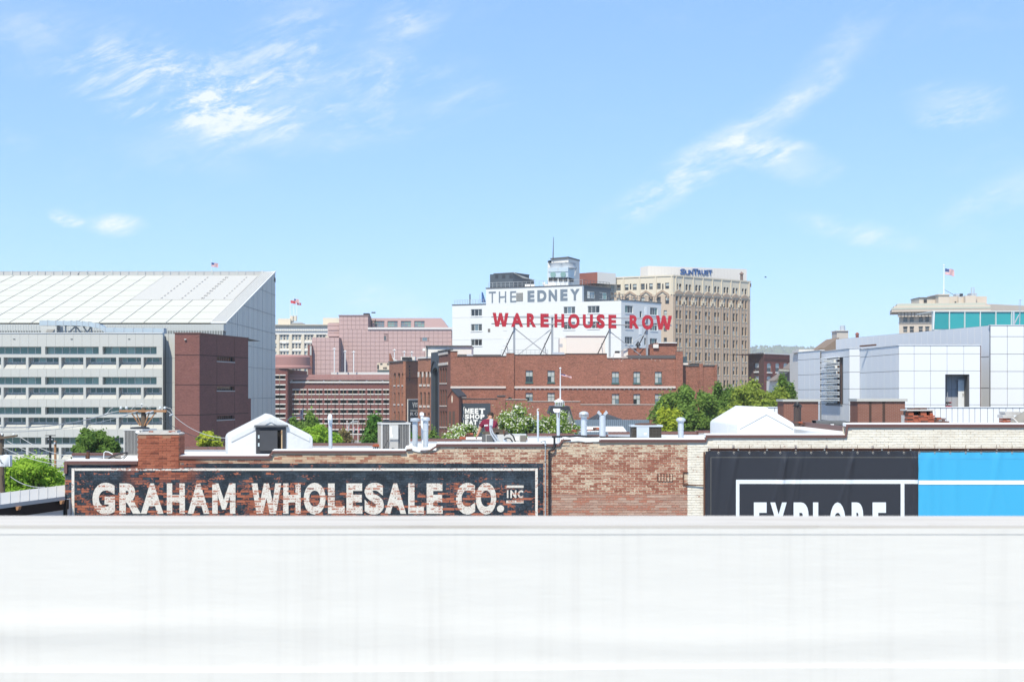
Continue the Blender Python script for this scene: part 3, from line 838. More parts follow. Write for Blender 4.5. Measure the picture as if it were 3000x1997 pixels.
def vent_pipe(name, label, px, Y, dpx, top, cap, mat, group='vent pipes on the white roof', base_py=None):
    """a roof pipe: base flashing, pipe, cap; cap is (half width px, top py, bottom py, style)"""
    s = Y / FPX; x = wx(px, Y); zb = roof_z(px); r = dpx / 2 * s
    t = thing(name, (x, Y, zb), label, 'vent pipe', group)
    part('flashing', MB().lathe([(r * 2.2, 0), (r * 2.0, .02), (r * 1.15, .09), (r * 1.12, .16)], (x, Y, zb)), WHITE_MEMBRANE, t, smooth=True)
    zt = wz(top, Y)
    pipe = part('pipe', MB().tube((x, Y, zb), (x, Y, zt), r, n=16), mat, t, smooth=True)
    for k in range(1, 3):
        zz = zb + (zt - zb) * (.36 * k)
        part('joint_band', MB().lathe([(r * 1.0, 0), (r * 1.07, .006), (r * 1.07, .022), (r * 1.0, .028)], (x, Y, zz)), mat, pipe, smooth=True)
    hw, c0, c1, style = cap; R_ = hw * s; z1, z0 = wz(c0, Y), wz(c1, Y); h = z1 - z0
    if style == 'mushroom':
        part('cap', MB().lathe([(R_ * .94, 0), (R_, h * .15), (R_ * .98, h * .45), (R_ * .7, h * .8), (R_ * .3, h * .97), (0.002, h)], (x, Y, z0), 20), mat, t, smooth=True)
        part('neck', MB().lathe([(r * 1.0, -.03), (r * 1.25, -.02), (r * 1.3, 0.004)], (x, Y, z0)), mat, t, smooth=True)
    elif style == 'louvred':
        part('cap', MB().lathe([(R_, h * .48), (R_ * .98, h * .56), (R_ * .8, h * .8), (R_ * .4, h * .96), (.002, h)], (x, Y, z0), 20), mat, t, smooth=True)
        for k in range(3): part('louvre_ring', MB().lathe([(R_ * .92, h * .15 * k), (R_, h * (.15 * k + .02)), (R_, h * (.15 * k + .075)), (R_ * .9, h * (.15 * k + .09))], (x, Y, z0), 20), mat, t, smooth=True)
        part('core', MB().tube((x, Y, z0 - .02), (x, Y, z0 + h * .5), r * .9, n=12), CI, t)
    elif style == 'drum':
        part('cap', MB().lathe([(R_, 0), (R_ * 1.02, .01), (R_ * 1.02, h * .72), (R_ * .9, h * .85), (.01, h)], (x, Y, z0), 20), mat, t, smooth=True)
    elif style == 'dome':
        part('cap', MB().lathe([(R_ * .75, 0), (R_, h * .05), (R_, h * .35), (R_ * .96, h * .4), (R_ * .96, h * .5), (R_, h * .55), (R_ * .9, h * .78), (R_ * .5, h * .97), (.005, h)], (x, Y, z0), 20), mat, t, smooth=True)
    return t


WRAP = plain('white_painted_metal', (0.74, 0.75, 0.76), 0.5, amt=.12, scale=4, fine=20)
vent_pipe('vent_pipe', 'thin galvanised pipe rusty at its drum cap, beside the large beige condenser', 1216, 43.5, 15.5, 1233, (13.5, 1224, 1234, 'drum'), GALV)
vent_pipe('vent_pipe', 'galvanised pipe with a domed cap next to the rusty drum-capped one', 1247, 43.2, 15.5, 1231, (12.8, 1221, 1232, 'dome'), GALV)
vent_pipe('vent_pipe', 'galvanised flue with a louvred white mushroom cap behind the drain pipe run', 1710.5, 44, 17.5, 1221, (14.6, 1204, 1221, 'louvred'), GALV)
vent_pipe('vent_pipe', 'stout grey pipe with a plain mushroom cap near the white tarpaulin hut', 1994.5, 43, 17, 1233, (14.2, 1221.5, 1233, 'mushroom'), GALV)
# gooseneck pipe by the first hut
Y = 43; s_ = Y / FPX
t = thing('gooseneck_pipe', rpt(968, Y), 'tall galvanised pipe with a bent-over top between gabled hut and condenser', 'vent pipe', 'vent pipes on the white roof')
part('pipe', MB().tube(rpt(968.5, Y), P(967.5, 1236, Y), 5.6 * s_, n=14), GALV, t, smooth=True)
part('hood', MB().path([P(967.5, 1238, Y), P(967.5, 1226, Y), P(967, 1221, Y), P(968, 1219, Y) + Vector((0, -.06, 0)), P(968, 1223, Y) + Vector((0, -.14, 0)), P(968, 1229, Y) + Vector((0, -.16, 0))], 6.4 * s_, 12), WRAP, t, smooth=True)
part('flashing', MB().lathe([(.16, 0), (.14, .03), (.075, .12)], rpt(968.5, Y)), WHITE_MEMBRANE, t, smooth=True)
# slanting white square flue
Y = 43.8
t = thing('slanted_flue', rpt(1244, Y), 'slim white slanting flue with a square cowl between the two galvanised pipes', 'vent pipe', 'vent pipes on the white roof')
part('pipe', MB().tube((wx(1241, Y), Y, 12.0), P(1236, 1216, Y), .045, n=10), WRAP, t, smooth=True)
part('cowl', MB().box(wx(1230, Y), wx(1242, Y), Y - .06, Y + .06, wz(1217, Y), wz(1209, Y)).box(wx(1232, Y), wx(1239, Y), Y - .05, Y + .05, wz(1209, Y) + .001, wz(1207, Y)), WRAP, t)
# slim mast with hook
Y = 44
t = thing('vent_mast', rpt(1576, Y), 'slender white pipe with a hooked wire tip in front of the blossoming tree', 'vent pipe', 'vent pipes on the white roof')
part('pipe', MB().tube(rpt(1576, Y), P(1576, 1206, Y), .032, n=10), GALV, t, smooth=True)
part('sleeve', MB().tube(P(1576, 1214, Y), P(1576, 1204, Y), .034, .026, n=10), WRAP, t, smooth=True)
part('hook', MB().path([P(1575, 1207, Y), P(1573.5, 1201, Y), P(1575, 1197, Y), P(1579, 1197.5, Y)], .010, 6), WRAP, t)
# flue with T cowl
Y = 44.5
t = thing('cowled_flue', rpt(1635, Y), 'narrow white flue with a flared rectangular cowl and rust streak before the cupola', 'vent pipe', 'vent pipes on the white roof')
part('pipe', MB().tube(rpt(1636, Y), P(1635, 1205, Y), .052, n=14), GALV, t, smooth=True)
m = MB(); s_ = Y / FPX
for (w0, w1, p0, p1) in ((6, 10, 1208, 1203), (10, 10.5, 1203, 1198), (10.5, 9, 1198, 1196.5)):
    a, b = P(1631, p0, Y), P(1631, p1, Y)
    q0, q1 = w0 * s_, w1 * s_
    m.faces([(a.x - q0, Y - .07, a.z), (a.x + q0, Y - .07, a.z), (a.x + q0, Y + .07, a.z), (a.x - q0, Y + .07, a.z), (b.x - q1, Y - .07, b.z), (b.x + q1, Y - .07, b.z), (b.x + q1, Y + .07, b.z), (b.x - q1, Y + .07, b.z)],
            [(0, 1, 5, 4), (1, 2, 6, 5), (2, 3, 7, 6), (3, 0, 4, 7), (4, 5, 6, 7), (3, 2, 1, 0)])
part('cowl', m, WRAP, t)
part('rust_streak', MB().box(wx(1634.5, Y), wx(1636.5, Y), Y - .058, Y - .05, wz(1222, Y), wz(1208, Y)), RUST, t)
# flared galvanised stack
Y = 44
t = thing('flared_stack', rpt(1765, Y), 'galvanised stack with a wide V-shaped split cowl rusty inside', 'vent pipe', 'vent pipes on the white roof')
part('pipe', MB().tube(rpt(1765.5, Y), P(1765, 1216, Y), .098, n=16), GALV, t, smooth=True)
m = MB(); zc_ = wz(1214, Y); s_ = Y / FPX
for sx in (-1, 1):
    x0 = wx(1765, Y)
    m.prism([(x0 + sx * 7 * s_, Y - .09, wz(1217, Y)), (x0 + sx * 16 * s_, Y - .09, wz(1209, Y)), (x0 + sx * 11 * s_, Y - .09, wz(1202, Y)), (x0 + sx * 2 * s_, Y - .09, wz(1212, Y))][::(1 if sx > 0 else -1)], (0, .18, 0))
part('cowl', m, GALV2, t)
part('rust_plate', MB().prism([(wx(1757, Y), Y + .02, wz(1213, Y)), (wx(1775, Y), Y + .02, wz(1213, Y)), (wx(1772, Y), Y + .04, wz(1202, Y)), (wx(1759, Y), Y + .04, wz(1202, Y))], (0, .03, 0)), plain('rust_orange', (.26, .085, .035), .9, amt=.3, fine=20), t)
# stub pipes near the left stack
for px, py, d, lab in ((258, 1320, 10, 'stubby black pipe on the low roof end by the beige condenser'), (253, 1333, 5, 'thin black pipe stub beside the stubby one')):
    Y = 41
    t = thing('stub_pipe', rpt(px, Y), lab, 'vent pipe', 'vent pipes on the white roof')
    part('pipe', MB().tube(rpt(px, Y), P(px, py + 1, Y), d / 2 * Y / FPX, n=12), RUST, t, smooth=True)
    part('rim', MB().lathe([(d * .5 * Y / FPX, 0), (d * .56 * Y / FPX, .01), (d * .56 * Y / FPX, .03), (d * .4 * Y / FPX, .035)], P(px, py + 3, Y), 12), CI, t)
Y = 40.6
t = thing('refrigerant_line', rpt(330, Y), 'bundle of black insulated lines curling up to the beige condenser', 'cable')
for k, (pts, r) in enumerate(([(316, 1350), (318, 1341), (325, 1338), (340, 1331), (356, 1327), (372, 1324)], .026), ) if False else enumerate(
        ((((316, 1352), (318, 1343), (324, 1339), (338, 1333), (354, 1328), (374, 1325)), .024), (((330, 1336), (340, 1342), (352, 1343), (362, 1337), (371, 1327)), .010), (((352, 1348), (360, 1343), (367, 1336), (372, 1328)), .012))):
    part('line', MB().path([P(a, b, Y) + Vector((0, .05 * k, 0)) for a, b in pts], r, 8), CI, t, smooth=True)
t = thing('roof_conduit', rpt(306, Y), 'bent white conduit curving over the roof beside the black lines', 'cable')
part('line', MB().path([P(304, 1347, Y), P(304, 1335, Y), P(305, 1325, Y), P(309, 1322, Y), P(318, 1323, Y), P(330, 1330, Y)], .014, 8), WRAP, t, smooth=True)

# ---------------------------------------------------------------- condensers
BEIGE = plain('beige_enamel', (0.40, 0.385, 0.37), 0.45, amt=.08)
BEIGE2 = plain('pale_enamel', (0.50, 0.495, 0.485), 0.45, amt=.06)
COIL = plain('coil_grey', (0.115, 0.115, 0.118), 0.6, 0.2, amt=.3, scale=6, fine=30)
COILD = plain('coil_rust', (0.055, 0.045, 0.038), 0.8, 0.2, amt=.45, scale=5, fine=25)


def louvre_side(t, w, h, d, z0, xn, rot, Mx, nl, body, mat):
    """vertical ribs in front of a coil on one side, local frame rot about z"""
    Mr = Mx @ Matrix.Rotation(rot, 4, 'Z')
    part('coil', MB().box(-w / 2 + .03, w / 2 - .03, -d / 2 + .012, -d / 2 + .05, z0 + .04, z0 + h - .05), COIL, t, Mr)
    rib = shared(('rib', round(h, 2)), lambda: MB().box(-.006, .006, -.012, .012, .02, h - .03).mesh('rib', mat))
    slat = shared(('slat', round(w / nl, 3), round(h, 2)), lambda: MB().box(-.003, .003, -.008, .010, .03, h - .04).mesh('slat', mat))
    for i in range(nl + 1): part('rib', rib, None, t, Mr @ Matrix.Translation((-w / 2 + .04 + (w - .08) * i / nl, -d / 2 + .006, z0)))
    for i in range(nl):
        for k in (1, 2, 3): part('slat', slat, None, t, Mr @ Matrix.Translation((-w / 2 + .04 + (w - .08) * (i + k / 4) / nl, -d / 2 + .008, z0)))


def condenser(label, px, Y, w, h, rz, nl, z0, front_panel=None, d=None, pad=.1, grp='condenser units on the white roof'):
    x = wx(px, Y); d = d or w
    t = thing('condenser_unit', (x, Y, roof_z(px)), label, 'air conditioner', grp)
    Mx = Matrix.Translation((x, Y, z0)) @ Matrix.Rotation(rz, 4, 'Z')
    part('pad', MB().box(-w / 2 - .05, w / 2 + .05, -d / 2 - .05, d / 2 + .05, roof_z(px) - z0, .0), WHITE_MEMBRANE, t, Mx)
    part('base_pan', MB().box(-w / 2, w / 2, -d / 2, d / 2, 0.001, .045), BEIGE, t, Mx)
    part('core', MB().box(-w / 2 + .06, w / 2 - .06, -d / 2 + .06, d / 2 - .06, .045, h - .05), COIL, t, Mx)
    for sx in (-1, 1):
        for sy in (-1, 1): part('corner_post', MB().box(sx * (w / 2 - .022) - .022, sx * (w / 2 - .022) + .022, sy * (d / 2 - .022) - .022, sy * (d / 2 - .022) + .022, .045, h - .04), BEIGE2, t, Mx)
    top = part('top_cover', MB().prism([(-w / 2 - .012, -d / 2 - .012, h - .045), (w / 2 + .012, -d / 2 - .012, h - .045), (w / 2 + .012, d / 2 + .012, h - .045), (-w / 2 - .012, d / 2 + .012, h - .045)], (0, 0, .05)), BEIGE2, t, Mx)
    part('fan_guard', MB().lathe([(w * .42, 0), (w * .42, .03), (w * .36, .05), (w * .1, .06), (.01, .062)], (0, 0, h + .004), 20), CI, top, Mx, smooth=True)
    for rot, ww, dd in ((0, w, d), (math.pi / 2, d, w), (-math.pi / 2, d, w)):
        louvre_side(t, ww, h, dd, 0.0, 0, rot, Mx, nl, BEIGE, BEIGE)
    if front_panel:
        a, b, zz = front_panel
        part('service_panel', MB().box(a, b, -d / 2 - .03, -d / 2 + .02, .05, h - .05), BEIGE, t, Mx)
        part('control_cover', MB().box(a + .004, b - .004, -d / 2 - .075, -d / 2 - .031, zz, h - .07), BEIGE2, t, Mx)
        part('sticker', MB().box(a + .02, a + .075, -d / 2 - .079, -d / 2 - .0755, h - .34, h - .12), WRAP, t, Mx)
        part('sticker', MB().box(a + .035, a + .10, -d / 2 - .079, -d / 2 - .0755, zz + .05, zz + .14), WRAP, t, Mx)
    return t, Mx


t, Mx = condenser('large beige condenser with ribbed sides and a central control cover, beside two vent pipes', 1154, 42.3, .86, .84, R(12), 4, wz(1318, 42.3) - .02, (-.20, .07, .36))
part('power_lead', MB().path([(wx(1138, 41.7), 41.75, wz(1284, 41.75)), (wx(1134, 41.6), 41.7, wz(1292, 41.7)), (wx(1128, 41.6), 41.6, wz(1306, 41.6)), (wx(1120, 41.5), 41.6, wz(1318, 41.6))], .010, 6), CI, t)
t, Mx = condenser('beige ribbed condenser tucked behind the red brick stack', 410, 41.6, .66, .78, R(-22), 5, wz(1334, 41.6))
part('badge', MB().lathe([(.075, 0), (.08, .006), (.075, .012)], (0, 0, 0), 16), WRAP, t, Mx @ Matrix.Translation((.18, -.35, .70)) @ Matrix.Rotation(R(90), 4, 'X') @ Matrix.Scale(.5, 4, (0, 1, 0)))
# weathered older unit
Y = 43; x = wx(1892, Y); s_ = Y / FPX
t = thing('condenser_unit', rpt(1892, Y), 'weathered condenser with rusty mesh sides and a pale blank service panel', 'air conditioner', 'condenser units on the white roof')
zb, zt = wz(1288, Y), wz(1247, Y)
part('stand', MB().box(wx(1850, Y), wx(1934, Y), Y - .3, Y + .4, roof_z(1892), zb), WHITE_MEMBRANE, t)
part('casing', MB().box(wx(1848, Y) + .02, wx(1936, Y) - .02, Y - .36, Y + .45, zb, zt - .02), COILD, t)
part('service_panel', MB().box(wx(1862, Y), wx(1898, Y), Y - .40, Y - .361, zb, zt - .01), GALV, t)
part('panel_lip', MB().box(wx(1864, Y), wx(1892, Y), Y - .42, Y - .401, wz(1278.5, Y), wz(1276.5, Y)), GALV, t)
part('name_plate', MB().box(wx(1883, Y), wx(1891, Y), Y - .404, Y - .4005, wz(1272, Y), wz(1266, Y)), WRAP, t)
part('top_cover', MB().box(wx(1846, Y), wx(1938, Y), Y - .40, Y + .48, zt - .02, zt + .03), GALV, t)
part('fan_guard', MB().lathe([(.34, 0), (.34, .03), (.2, .05), (.02, .055)], (x, Y, zt + .031), 18), RUST, t)
m = MB()
for (a, b) in ((1849, 1861), (1899, 1935)):
    k = a
    while k < b: m.box(wx(k, Y) - .003, wx(k, Y) + .003, Y - .372, Y - .366, zb + .02, zt - .03); k += 4.3
    z = zb + .03
    while z < zt - .04: m.box(wx(a, Y), wx(b, Y), Y - .376, Y - .3725, z - .003, z + .003); z += .045
part('guard_mesh', m, plain('guard_wire', (.12, .11, .10), .6, .3), t)
# the low split unit the worker stands behind
Y = 44.5
t = thing('condenser_unit', rpt(1477, Y), 'low grey rooftop unit with dark coil panels under a weathered timber platform', 'air conditioner', 'condenser units on the white roof')
zb, zt = roof_z(1477), wz(1272, Y)
part('casing', MB().box(wx(1422, Y), wx(1542, Y), Y - .1, Y + .8, zb, zt), BEIGE2, t)
part('coil', MB().box(wx(1412, Y), wx(1423, Y), Y - .12, Y + .6, zb, zt - .01), COIL, t)
part('coil', MB().box(wx(1425.5, Y), wx(1448, Y), Y - .14, Y - .101, zb, zt - .02), COIL, t)
part('coil', MB().box(wx(1524, Y), wx(1541, Y), Y - .13, Y - .101, zb, zt - .03), plain('coil_brown', (.16, .145, .13), .7, amt=.3, fine=20), t)
part('label_plate', MB().box(wx(1510, Y), wx(1520, Y), Y - .112, Y - .101, wz(1290, Y), wz(1279, Y)), WRAP, t)
part('junction_box', MB().box(wx(1474, Y), wx(1484, Y), Y - .2, Y - .101, zb, wz(1284, Y)), GALV, t)
OLDW = plain('grey_timber', (.105, .085, .070), .9, amt=.4, scale=3, fine=18)
pl = thing('timber_platform', P(1450, 1271, Y + .3), 'weathered grey timber planks laid over the low rooftop unit', 'platform')
part('plank', MB().box(wx(1415, Y), wx(1462, Y), Y + .05, Y + .35, zt + .002, wz(1264, Y)), OLDW, pl)
part('plank', MB().prism([(wx(1440, Y), Y + .4, wz(1262, Y)), (wx(1486, Y), Y + .4, wz(1268.5, Y)), (wx(1488, Y), Y + .4, wz(1262.5, Y)), (wx(1442, Y), Y + .4, wz(1253, Y))], (0, .12, 0)), OLDW, pl)
part('plank', MB().box(wx(1452, Y), wx(1489, Y), Y + .05, Y + .35, zt + .002, zt + .06), OLDW, pl)
part('post', MB().box(wx(1474, Y), wx(1478, Y), Y - .02, Y + .04, zt, wz(1258, Y)), RUST, pl)
Y = 44.1
db = thing('disconnect_box', (wx(1441, Y), Y, roof_z(1441)), 'grey electrical disconnect box on bent conduits in front of the crouching worker', 'electrical box')
part('box', MB().prism([(wx(1433, Y), Y - .06, wz(1247, Y)), (wx(1443.5, Y), Y - .06, wz(1247.5, Y)), (wx(1445, Y), Y - .06, wz(1227, Y)), (wx(1434.5, Y), Y - .06, wz(1226, Y))], (0, .11, 0)), GALV, db)
part('cover', MB().prism([(wx(1435, Y), Y - .075, wz(1245, Y)), (wx(1441.5, Y), Y - .075, wz(1245.3, Y)), (wx(1443, Y), Y - .075, wz(1229, Y)), (wx(1436.3, Y), Y - .075, wz(1228.2, Y))], (0, .0145, 0)), BEIGE2, db)
for k, pts in enumerate((((1436, 1246), (1436, 1258), (1438, 1268), (1446, 1282), (1456, 1296)), ((1440, 1246), (1440, 1256), (1444, 1268), (1453, 1280), (1466, 1297)))):
    part('conduit', MB().path([P(a, b, Y - .02 + .03 * k) for a, b in pts], .024, 8), GALV2, db, smooth=True)
part('antenna', MB().tube(P(1442, 1227, Y), P(1443, 1216, Y), .010, n=6), CI, db)
fl = thing('flexible_conduit', P(1480, 1290, 44.2), 'pair of black flexible conduits looping off the low rooftop unit', 'cable')
for pts in (((1476, 1276), (1484, 1269), (1494, 1268), (1503, 1276), (1510, 1293)), ((1477, 1286), (1486, 1282), (1495, 1284), (1501, 1292), (1503, 1300))):
    part('line', MB().path([P(a, b, 44.2) for a, b in pts], .022, 8), CI, fl, smooth=True)

# brick stubs, tiles and small roof clutter
BRK = material('stack_brick', worn((0.34, 0.095, 0.052), 0.4, 4.0, fine=18.0), 0.9)
BRKD = material('sooty_brick', worn((0.12, 0.055, 0.042), 0.5, 4.0, fine=18.0), 0.9)


def rubble(name, label, cat, spec, Y, mats, seed=1):
    """loose or laid bricks, each a part: spec rows of (x0, x1, top py, bottom py, count)"""
    q = random.Random(seed); a0 = spec[0]
    t = thing(name, P((a0[0] + a0[1]) / 2, spec[-1][3], Y), label, cat)
    for r, (x0, x1, p0, p1, n) in enumerate(spec):
        for i in range(n):
            a = x0 + (x1 - x0) * (i + (.0 if r % 2 else .0)) / n; b = x0 + (x1 - x0) * (i + 1) / n
            e = q.uniform(-.03, .03); g = q.uniform(-.4, .4)
            part('brick', MB().box(wx(a, Y) + .004, wx(b, Y) - .004, Y + e, Y + e + .35, wz(p1 - .4, Y), wz(p0 + .5 + g, Y)), q.choice(mats), t)
    return t


rubble('brick_stub', 'low broken brick stub with a black cap at the far roof edge', 'chimney', [(1366, 1386, 1268, 1273, 2), (1362, 1388, 1273, 1279, 3), (1346, 1388, 1279, 1286, 4)], 49.3, [BRK, BRKD], 3)
part('white_sheet', MB().box(wx(1366, 49.2), wx(1412, 49.2), 48.8, 49.2, wz(1286, 49), wz(1280, 49)), WHITE_MEMBRANE, bld)
rubble('brick_kerb', 'short row of old bricks along the far roof edge by the galvanised stacks', 'kerb', [(1738, 1756, 1252, 1258, 2), (1676, 1757, 1258, 1262, 7), (1672, 1690, 1262, 1266, 2)], 50.5, [BRK, BRKD, BRKD], 4)
Y = 42.5
t = thing('tile_vent', rpt(1107, Y), 'small dark slatted roof vent topped with a red tile beside the large condenser', 'roof vent')
part('housing', MB().prism([(wx(1090, Y), Y - .2, wz(1320, Y)), (wx(1118, Y), Y - .2, wz(1320, Y)), (wx(1121, Y), Y - .15, wz(1307, Y)), (wx(1096, Y), Y - .15, wz(1307, Y))], (0, .4, 0)), CI, t)
for k in range(4): part('slat', MB().box(wx(1097 + 6 * k, Y), wx(1100 + 6 * k, Y), Y - .23, Y - .19, wz(1319, Y), wz(1308, Y)), GALV2, t)
part('tile', MB().prism([(wx(1092, Y), Y - .25, wz(1307, Y)), (wx(1124, Y), Y - .25, wz(1307, Y)), (wx(1122, Y), Y - .25, wz(1301, Y)), (wx(1096, Y), Y - .25, wz(1300.5, Y))], (0, .5, 0)), BRK, t)
part('hose_end', MB().path([P(1146, 1316, 41.6), P(1150, 1313, 41.6), P(1156, 1315, 41.6), P(1164, 1319, 41.6)], .02, 8), CI, thing('hose', P(1155, 1319, 41.6), 'curl of black hose lying beneath the large condenser', 'hose'))

# ---------------------------------------------------------------- gabled huts
SHEET = material('hut_sheet', worn((0.60, 0.605, 0.61), 0.20, 1.6, 0.16, tint=(.75, .74, .73), fine=7.0), 0.6, bump=lambda nt, p: (n_noise(p, 4.0, 4, .6), .02))
SHEETW = material('tarpaulin', worn((0.66, 0.665, 0.67), 0.07, 1.5, 0.05, fine=6.0), 0.5, bump=lambda nt, p: (n_noise(n_scale(p, (2, 2, .7)), 3.0, 3, .55), .02))


def gable_shell(w, he, ha, d, ov=0.0, rnd=.07):
    """closed gable volume with rounded arrises; apex on local x=0"""
    def ring(k):
        p = [(-w / 2, 0), (-w / 2, he - rnd * 1.2), (-w / 2 + rnd * .35, he - rnd * .2), (-w / 2 + rnd * 1.3, he + (ha - he) * (rnd * 1.3) / (w / 2)), (-rnd * 1.4, ha - (ha - he) * rnd * 1.4 / (w / 2)), (-rnd * .4, ha - rnd * .12),
             (rnd * .4, ha - rnd * .12), (rnd * 1.4, ha - (ha - he) * rnd * 1.4 / (w / 2)), (w / 2 - rnd * 1.3, he + (ha - he) * (rnd * 1.3) / (w / 2)), (w / 2 - rnd * .35, he - rnd * .2), (w / 2, he - rnd * 1.2), (w / 2, 0)]
        return [(x * k, z * (k if z > he * .5 else 1)) for x, z in p]
    m = MB(); rings = []
    for y, k in ((0, .965), (rnd * .3, .99), (rnd, 1.0), (d - rnd, 1.0), (d - rnd * .3, .99), (d, .965)):
        rings.append([(x, y, z) for x, z in ring(k)])
    n = 12; vs = [v for r_ in rings for v in r_]
    fs = [(i * n + k, (i + 1) * n + k, (i + 1) * n + k + 1, i * n + k + 1) for i in range(5) for k in range(n - 1)]
    fs += [tuple(range(n))[::1], tuple(range(5 * n, 6 * n))[::-1]]
    return m.faces(vs, [f[::-1] for f in fs])


Y = 41.0
x0 = wx(793, Y); zb = 12.02
hut = thing('roof_hut', (x0, Y, zb), 'white rendered gabled roof hut with a dark door standing ajar', 'roof hut', rz=R(13))
Mx = Matrix.Translation((x0, Y, zb)) @ Matrix.Rotation(R(13), 4, 'Z')
W_, HE, HA = 2.42, wz(1277, Y) - zb, wz(1213.5, Y) - zb
part('shell', gable_shell(W_, HE, HA, 2.6), SHEET, hut, Mx, smooth=True)
for sx in (-1, 1):          # turned-over sheet edge on the gable
    part('gable_trim', MB().prism([(sx * W_ * .46, -.02, HE - .02), (sx * W_ * .46, -.02, HE - .16), (0, -.02, HA - .22), (0, -.02, HA - .07)][::(1 if sx < 0 else -1)][::-1], (0, .05, 0)), SHEET, hut, Mx)
DARK = plain('charcoal_paint', (0.040, 0.042, 0.050), 0.6, amt=.2, scale=3, fine=10)
DARK2 = plain('charcoal_door', (0.050, 0.052, 0.060), 0.65, amt=.35, scale=3, fine=8)
def hx(px): return (wx(px, Y) - x0) / math.cos(R(13)) * .985
d0, d1 = hx(751), hx(836.5); zt_, zb_ = wz(1250, Y) - zb, wz(1329, Y) - zb
fr = part('door_frame', MB().box(d0, d0 + .10, -.05, .02, zb_, zt_).box(d1 - .10, d1, -.05, .02, zb_, zt_).box(d0 + .10, d1 - .10, -.048, .02, zt_ - .09, zt_).box(d0 + .10, d1 - .10, -.048, .02, zb_, zb_ + .10), DARK, hut, Mx)
part('lintel', MB().box(d0 - .05, d1 + .06, -.10, .02, zt_ + .002, zt_ + .055), plain('lintel_grey', (.10, .105, .12), .6), hut, Mx)
part('opening', MB().box(d0 + .10, d1 - .10, -.012, .0, zb_ + .1, zt_ - .09), plain('hut_inside', (.012, .010, .009), .95), hut, Mx)
part('wood_stop', MB().box(d1 - .135, d1 - .102, -.045, -.013, zb_ + .1, zt_ - .09), plain('raw_pine', (.50, .36, .22), .7), hut, Mx)
dl = hx(812) - d0 - .1
dr = part('door', MB().box(0, dl, -.045, 0, 0, zt_ - zb_ - .20), DARK2, hut, Mx @ Matrix.Translation((d0 + .102, -.055, zb_ + .1)) @ Matrix.Rotation(R(-7), 4, 'Z'))
HIN = plain('zinc_hinge', (.62, .70, .70), .4, .4)
for zz in (.17, zt_ - zb_ - .38):
    part('hinge', MB().box(-.05, .03, -.02, -.008, zz - .05, zz + .05), HIN, dr, Mx @ Matrix.Translation((d0 + .102, -.055, zb_ + .1)))
part('hasp', MB().box(d1 - .145, d1 - .12, -.06, -.046, zt_ - .20, zt_ - .12), plain('copper', (.5, .25, .12), .4, .6), hut, Mx)

Y = 43.0
x0 = wx(2245, Y); zb = 12.52
hut2 = thing('roof_hut', (x0, Y, zb), 'plain gabled hut shrouded in bright white tarpaulin with stitched seams', 'roof hut', rz=R(3))
Mx = Matrix.Translation((x0, Y, zb)) @ Matrix.Rotation(R(3), 4, 'Z')
W_, HE, HA = 1.74, wz(1241, Y) - zb, wz(1191, Y) - zb
part('shell', gable_shell(W_, HE, HA, 4.4, rnd=.05), SHEETW, hut2, Mx, smooth=True)
SEAMW = plain('seam_grey', (.58, .58, .57), .7)
for sx in (-1, 1):
    part('gable_flap', MB().prism([(sx * W_ * .47, -.015, HE - .0), (sx * W_ * .47, -.015, HE - .15), (0, -.015, HA - .23), (0, -.015, HA - .05)][::(1 if sx < 0 else -1)][::-1], (0, .04, 0)), SHEETW, hut2, Mx)
    part('seam', MB().path([(sx * W_ * .475, -.017, HE - .16), (0, -.017, HA - .235)], .004, 4), SEAMW, hut2, Mx)
part('seam', MB().path([(-W_ / 2 - .004, 1.5, 0), (-W_ / 2 - .004, 1.5, HE - .03), (-.02, 1.5, HA + .004)], .007, 4), SEAMW, hut2, Mx)
part('seam', MB().path([(0, -.017, HA - .22), (0, -.017, HA - .06)], .004, 4), SEAMW, hut2, Mx)

# ---------------------------------------------------------------- far edge of the roof, cream end
Y = 48.5
t = thing('stove_pipe', (wx(2336, Y), Y, 12.5), 'rusty black stovepipe with a torn crumpled cap against the capped brick block', 'chimney pipe')
part('pipe', MB().tube((wx(2336, Y), Y, 12.5), P(2336, 1192, Y), 11 * Y / FPX, n=16), plain('sooty_steel', (.075, .058, .055), .7, .2, .35, 3, fine=10), t, smooth=True)
q = random.Random(3); m = MB()
for k in range(9):
    a = k * .7; c = P(2336, 1190, Y); r0, r1 = q.uniform(.05, .12), q.uniform(.14, .21)
    p0 = c + Vector((r0 * math.cos(a), r0 * math.sin(a), q.uniform(-.02, .06))); p1 = c + Vector((r1 * math.cos(a + .35), r1 * math.sin(a + .35), q.uniform(-.06, .02)))
    p2 = c + Vector((r0 * math.cos(a + .8), r0 * math.sin(a + .8), q.uniform(.02, .12)))
    m.prism([p0, p1, p2], (0, .01, .025))
m.lathe([(.10, -.02), (.13, .03), (.07, .09), (.03, .16), (.005, .17)], P(2336, 1190, Y), 9)
part('torn_cap', m, CI, t)
Y = 47
t = thing('duct_half_pipe', (wx(2427, Y), Y, 12.5), 'dull grey trough-shaped duct lying behind the roof coping', 'duct')
m = MB(); n = 10; Lh = [(wx(2384, Y), .10), (wx(2392, Y), .16), (wx(2462, Y), .16), (wx(2470, Y), .10)]
vs = []; zc_ = wz(1231, Y)
for x, dd in Lh:
    for k in range(n + 1): a = math.pi * k / n; vs.append((x, Y - .34 * math.cos(a), zc_ - (dd + .06) * math.sin(a)))
fs = [(i * (n + 1) + k, i * (n + 1) + k + 1, (i + 1) * (n + 1) + k + 1, (i + 1) * (n + 1) + k) for i in range(3) for k in range(n)] + [tuple(i * (n + 1) for i in range(4)) + tuple(i * (n + 1) + n for i in range(3, -1, -1))]
m.faces(vs, fs); part('trough', m, plain('duct_grey', (.17, .175, .18), .5, .3, .2, 3), t, smooth=True)
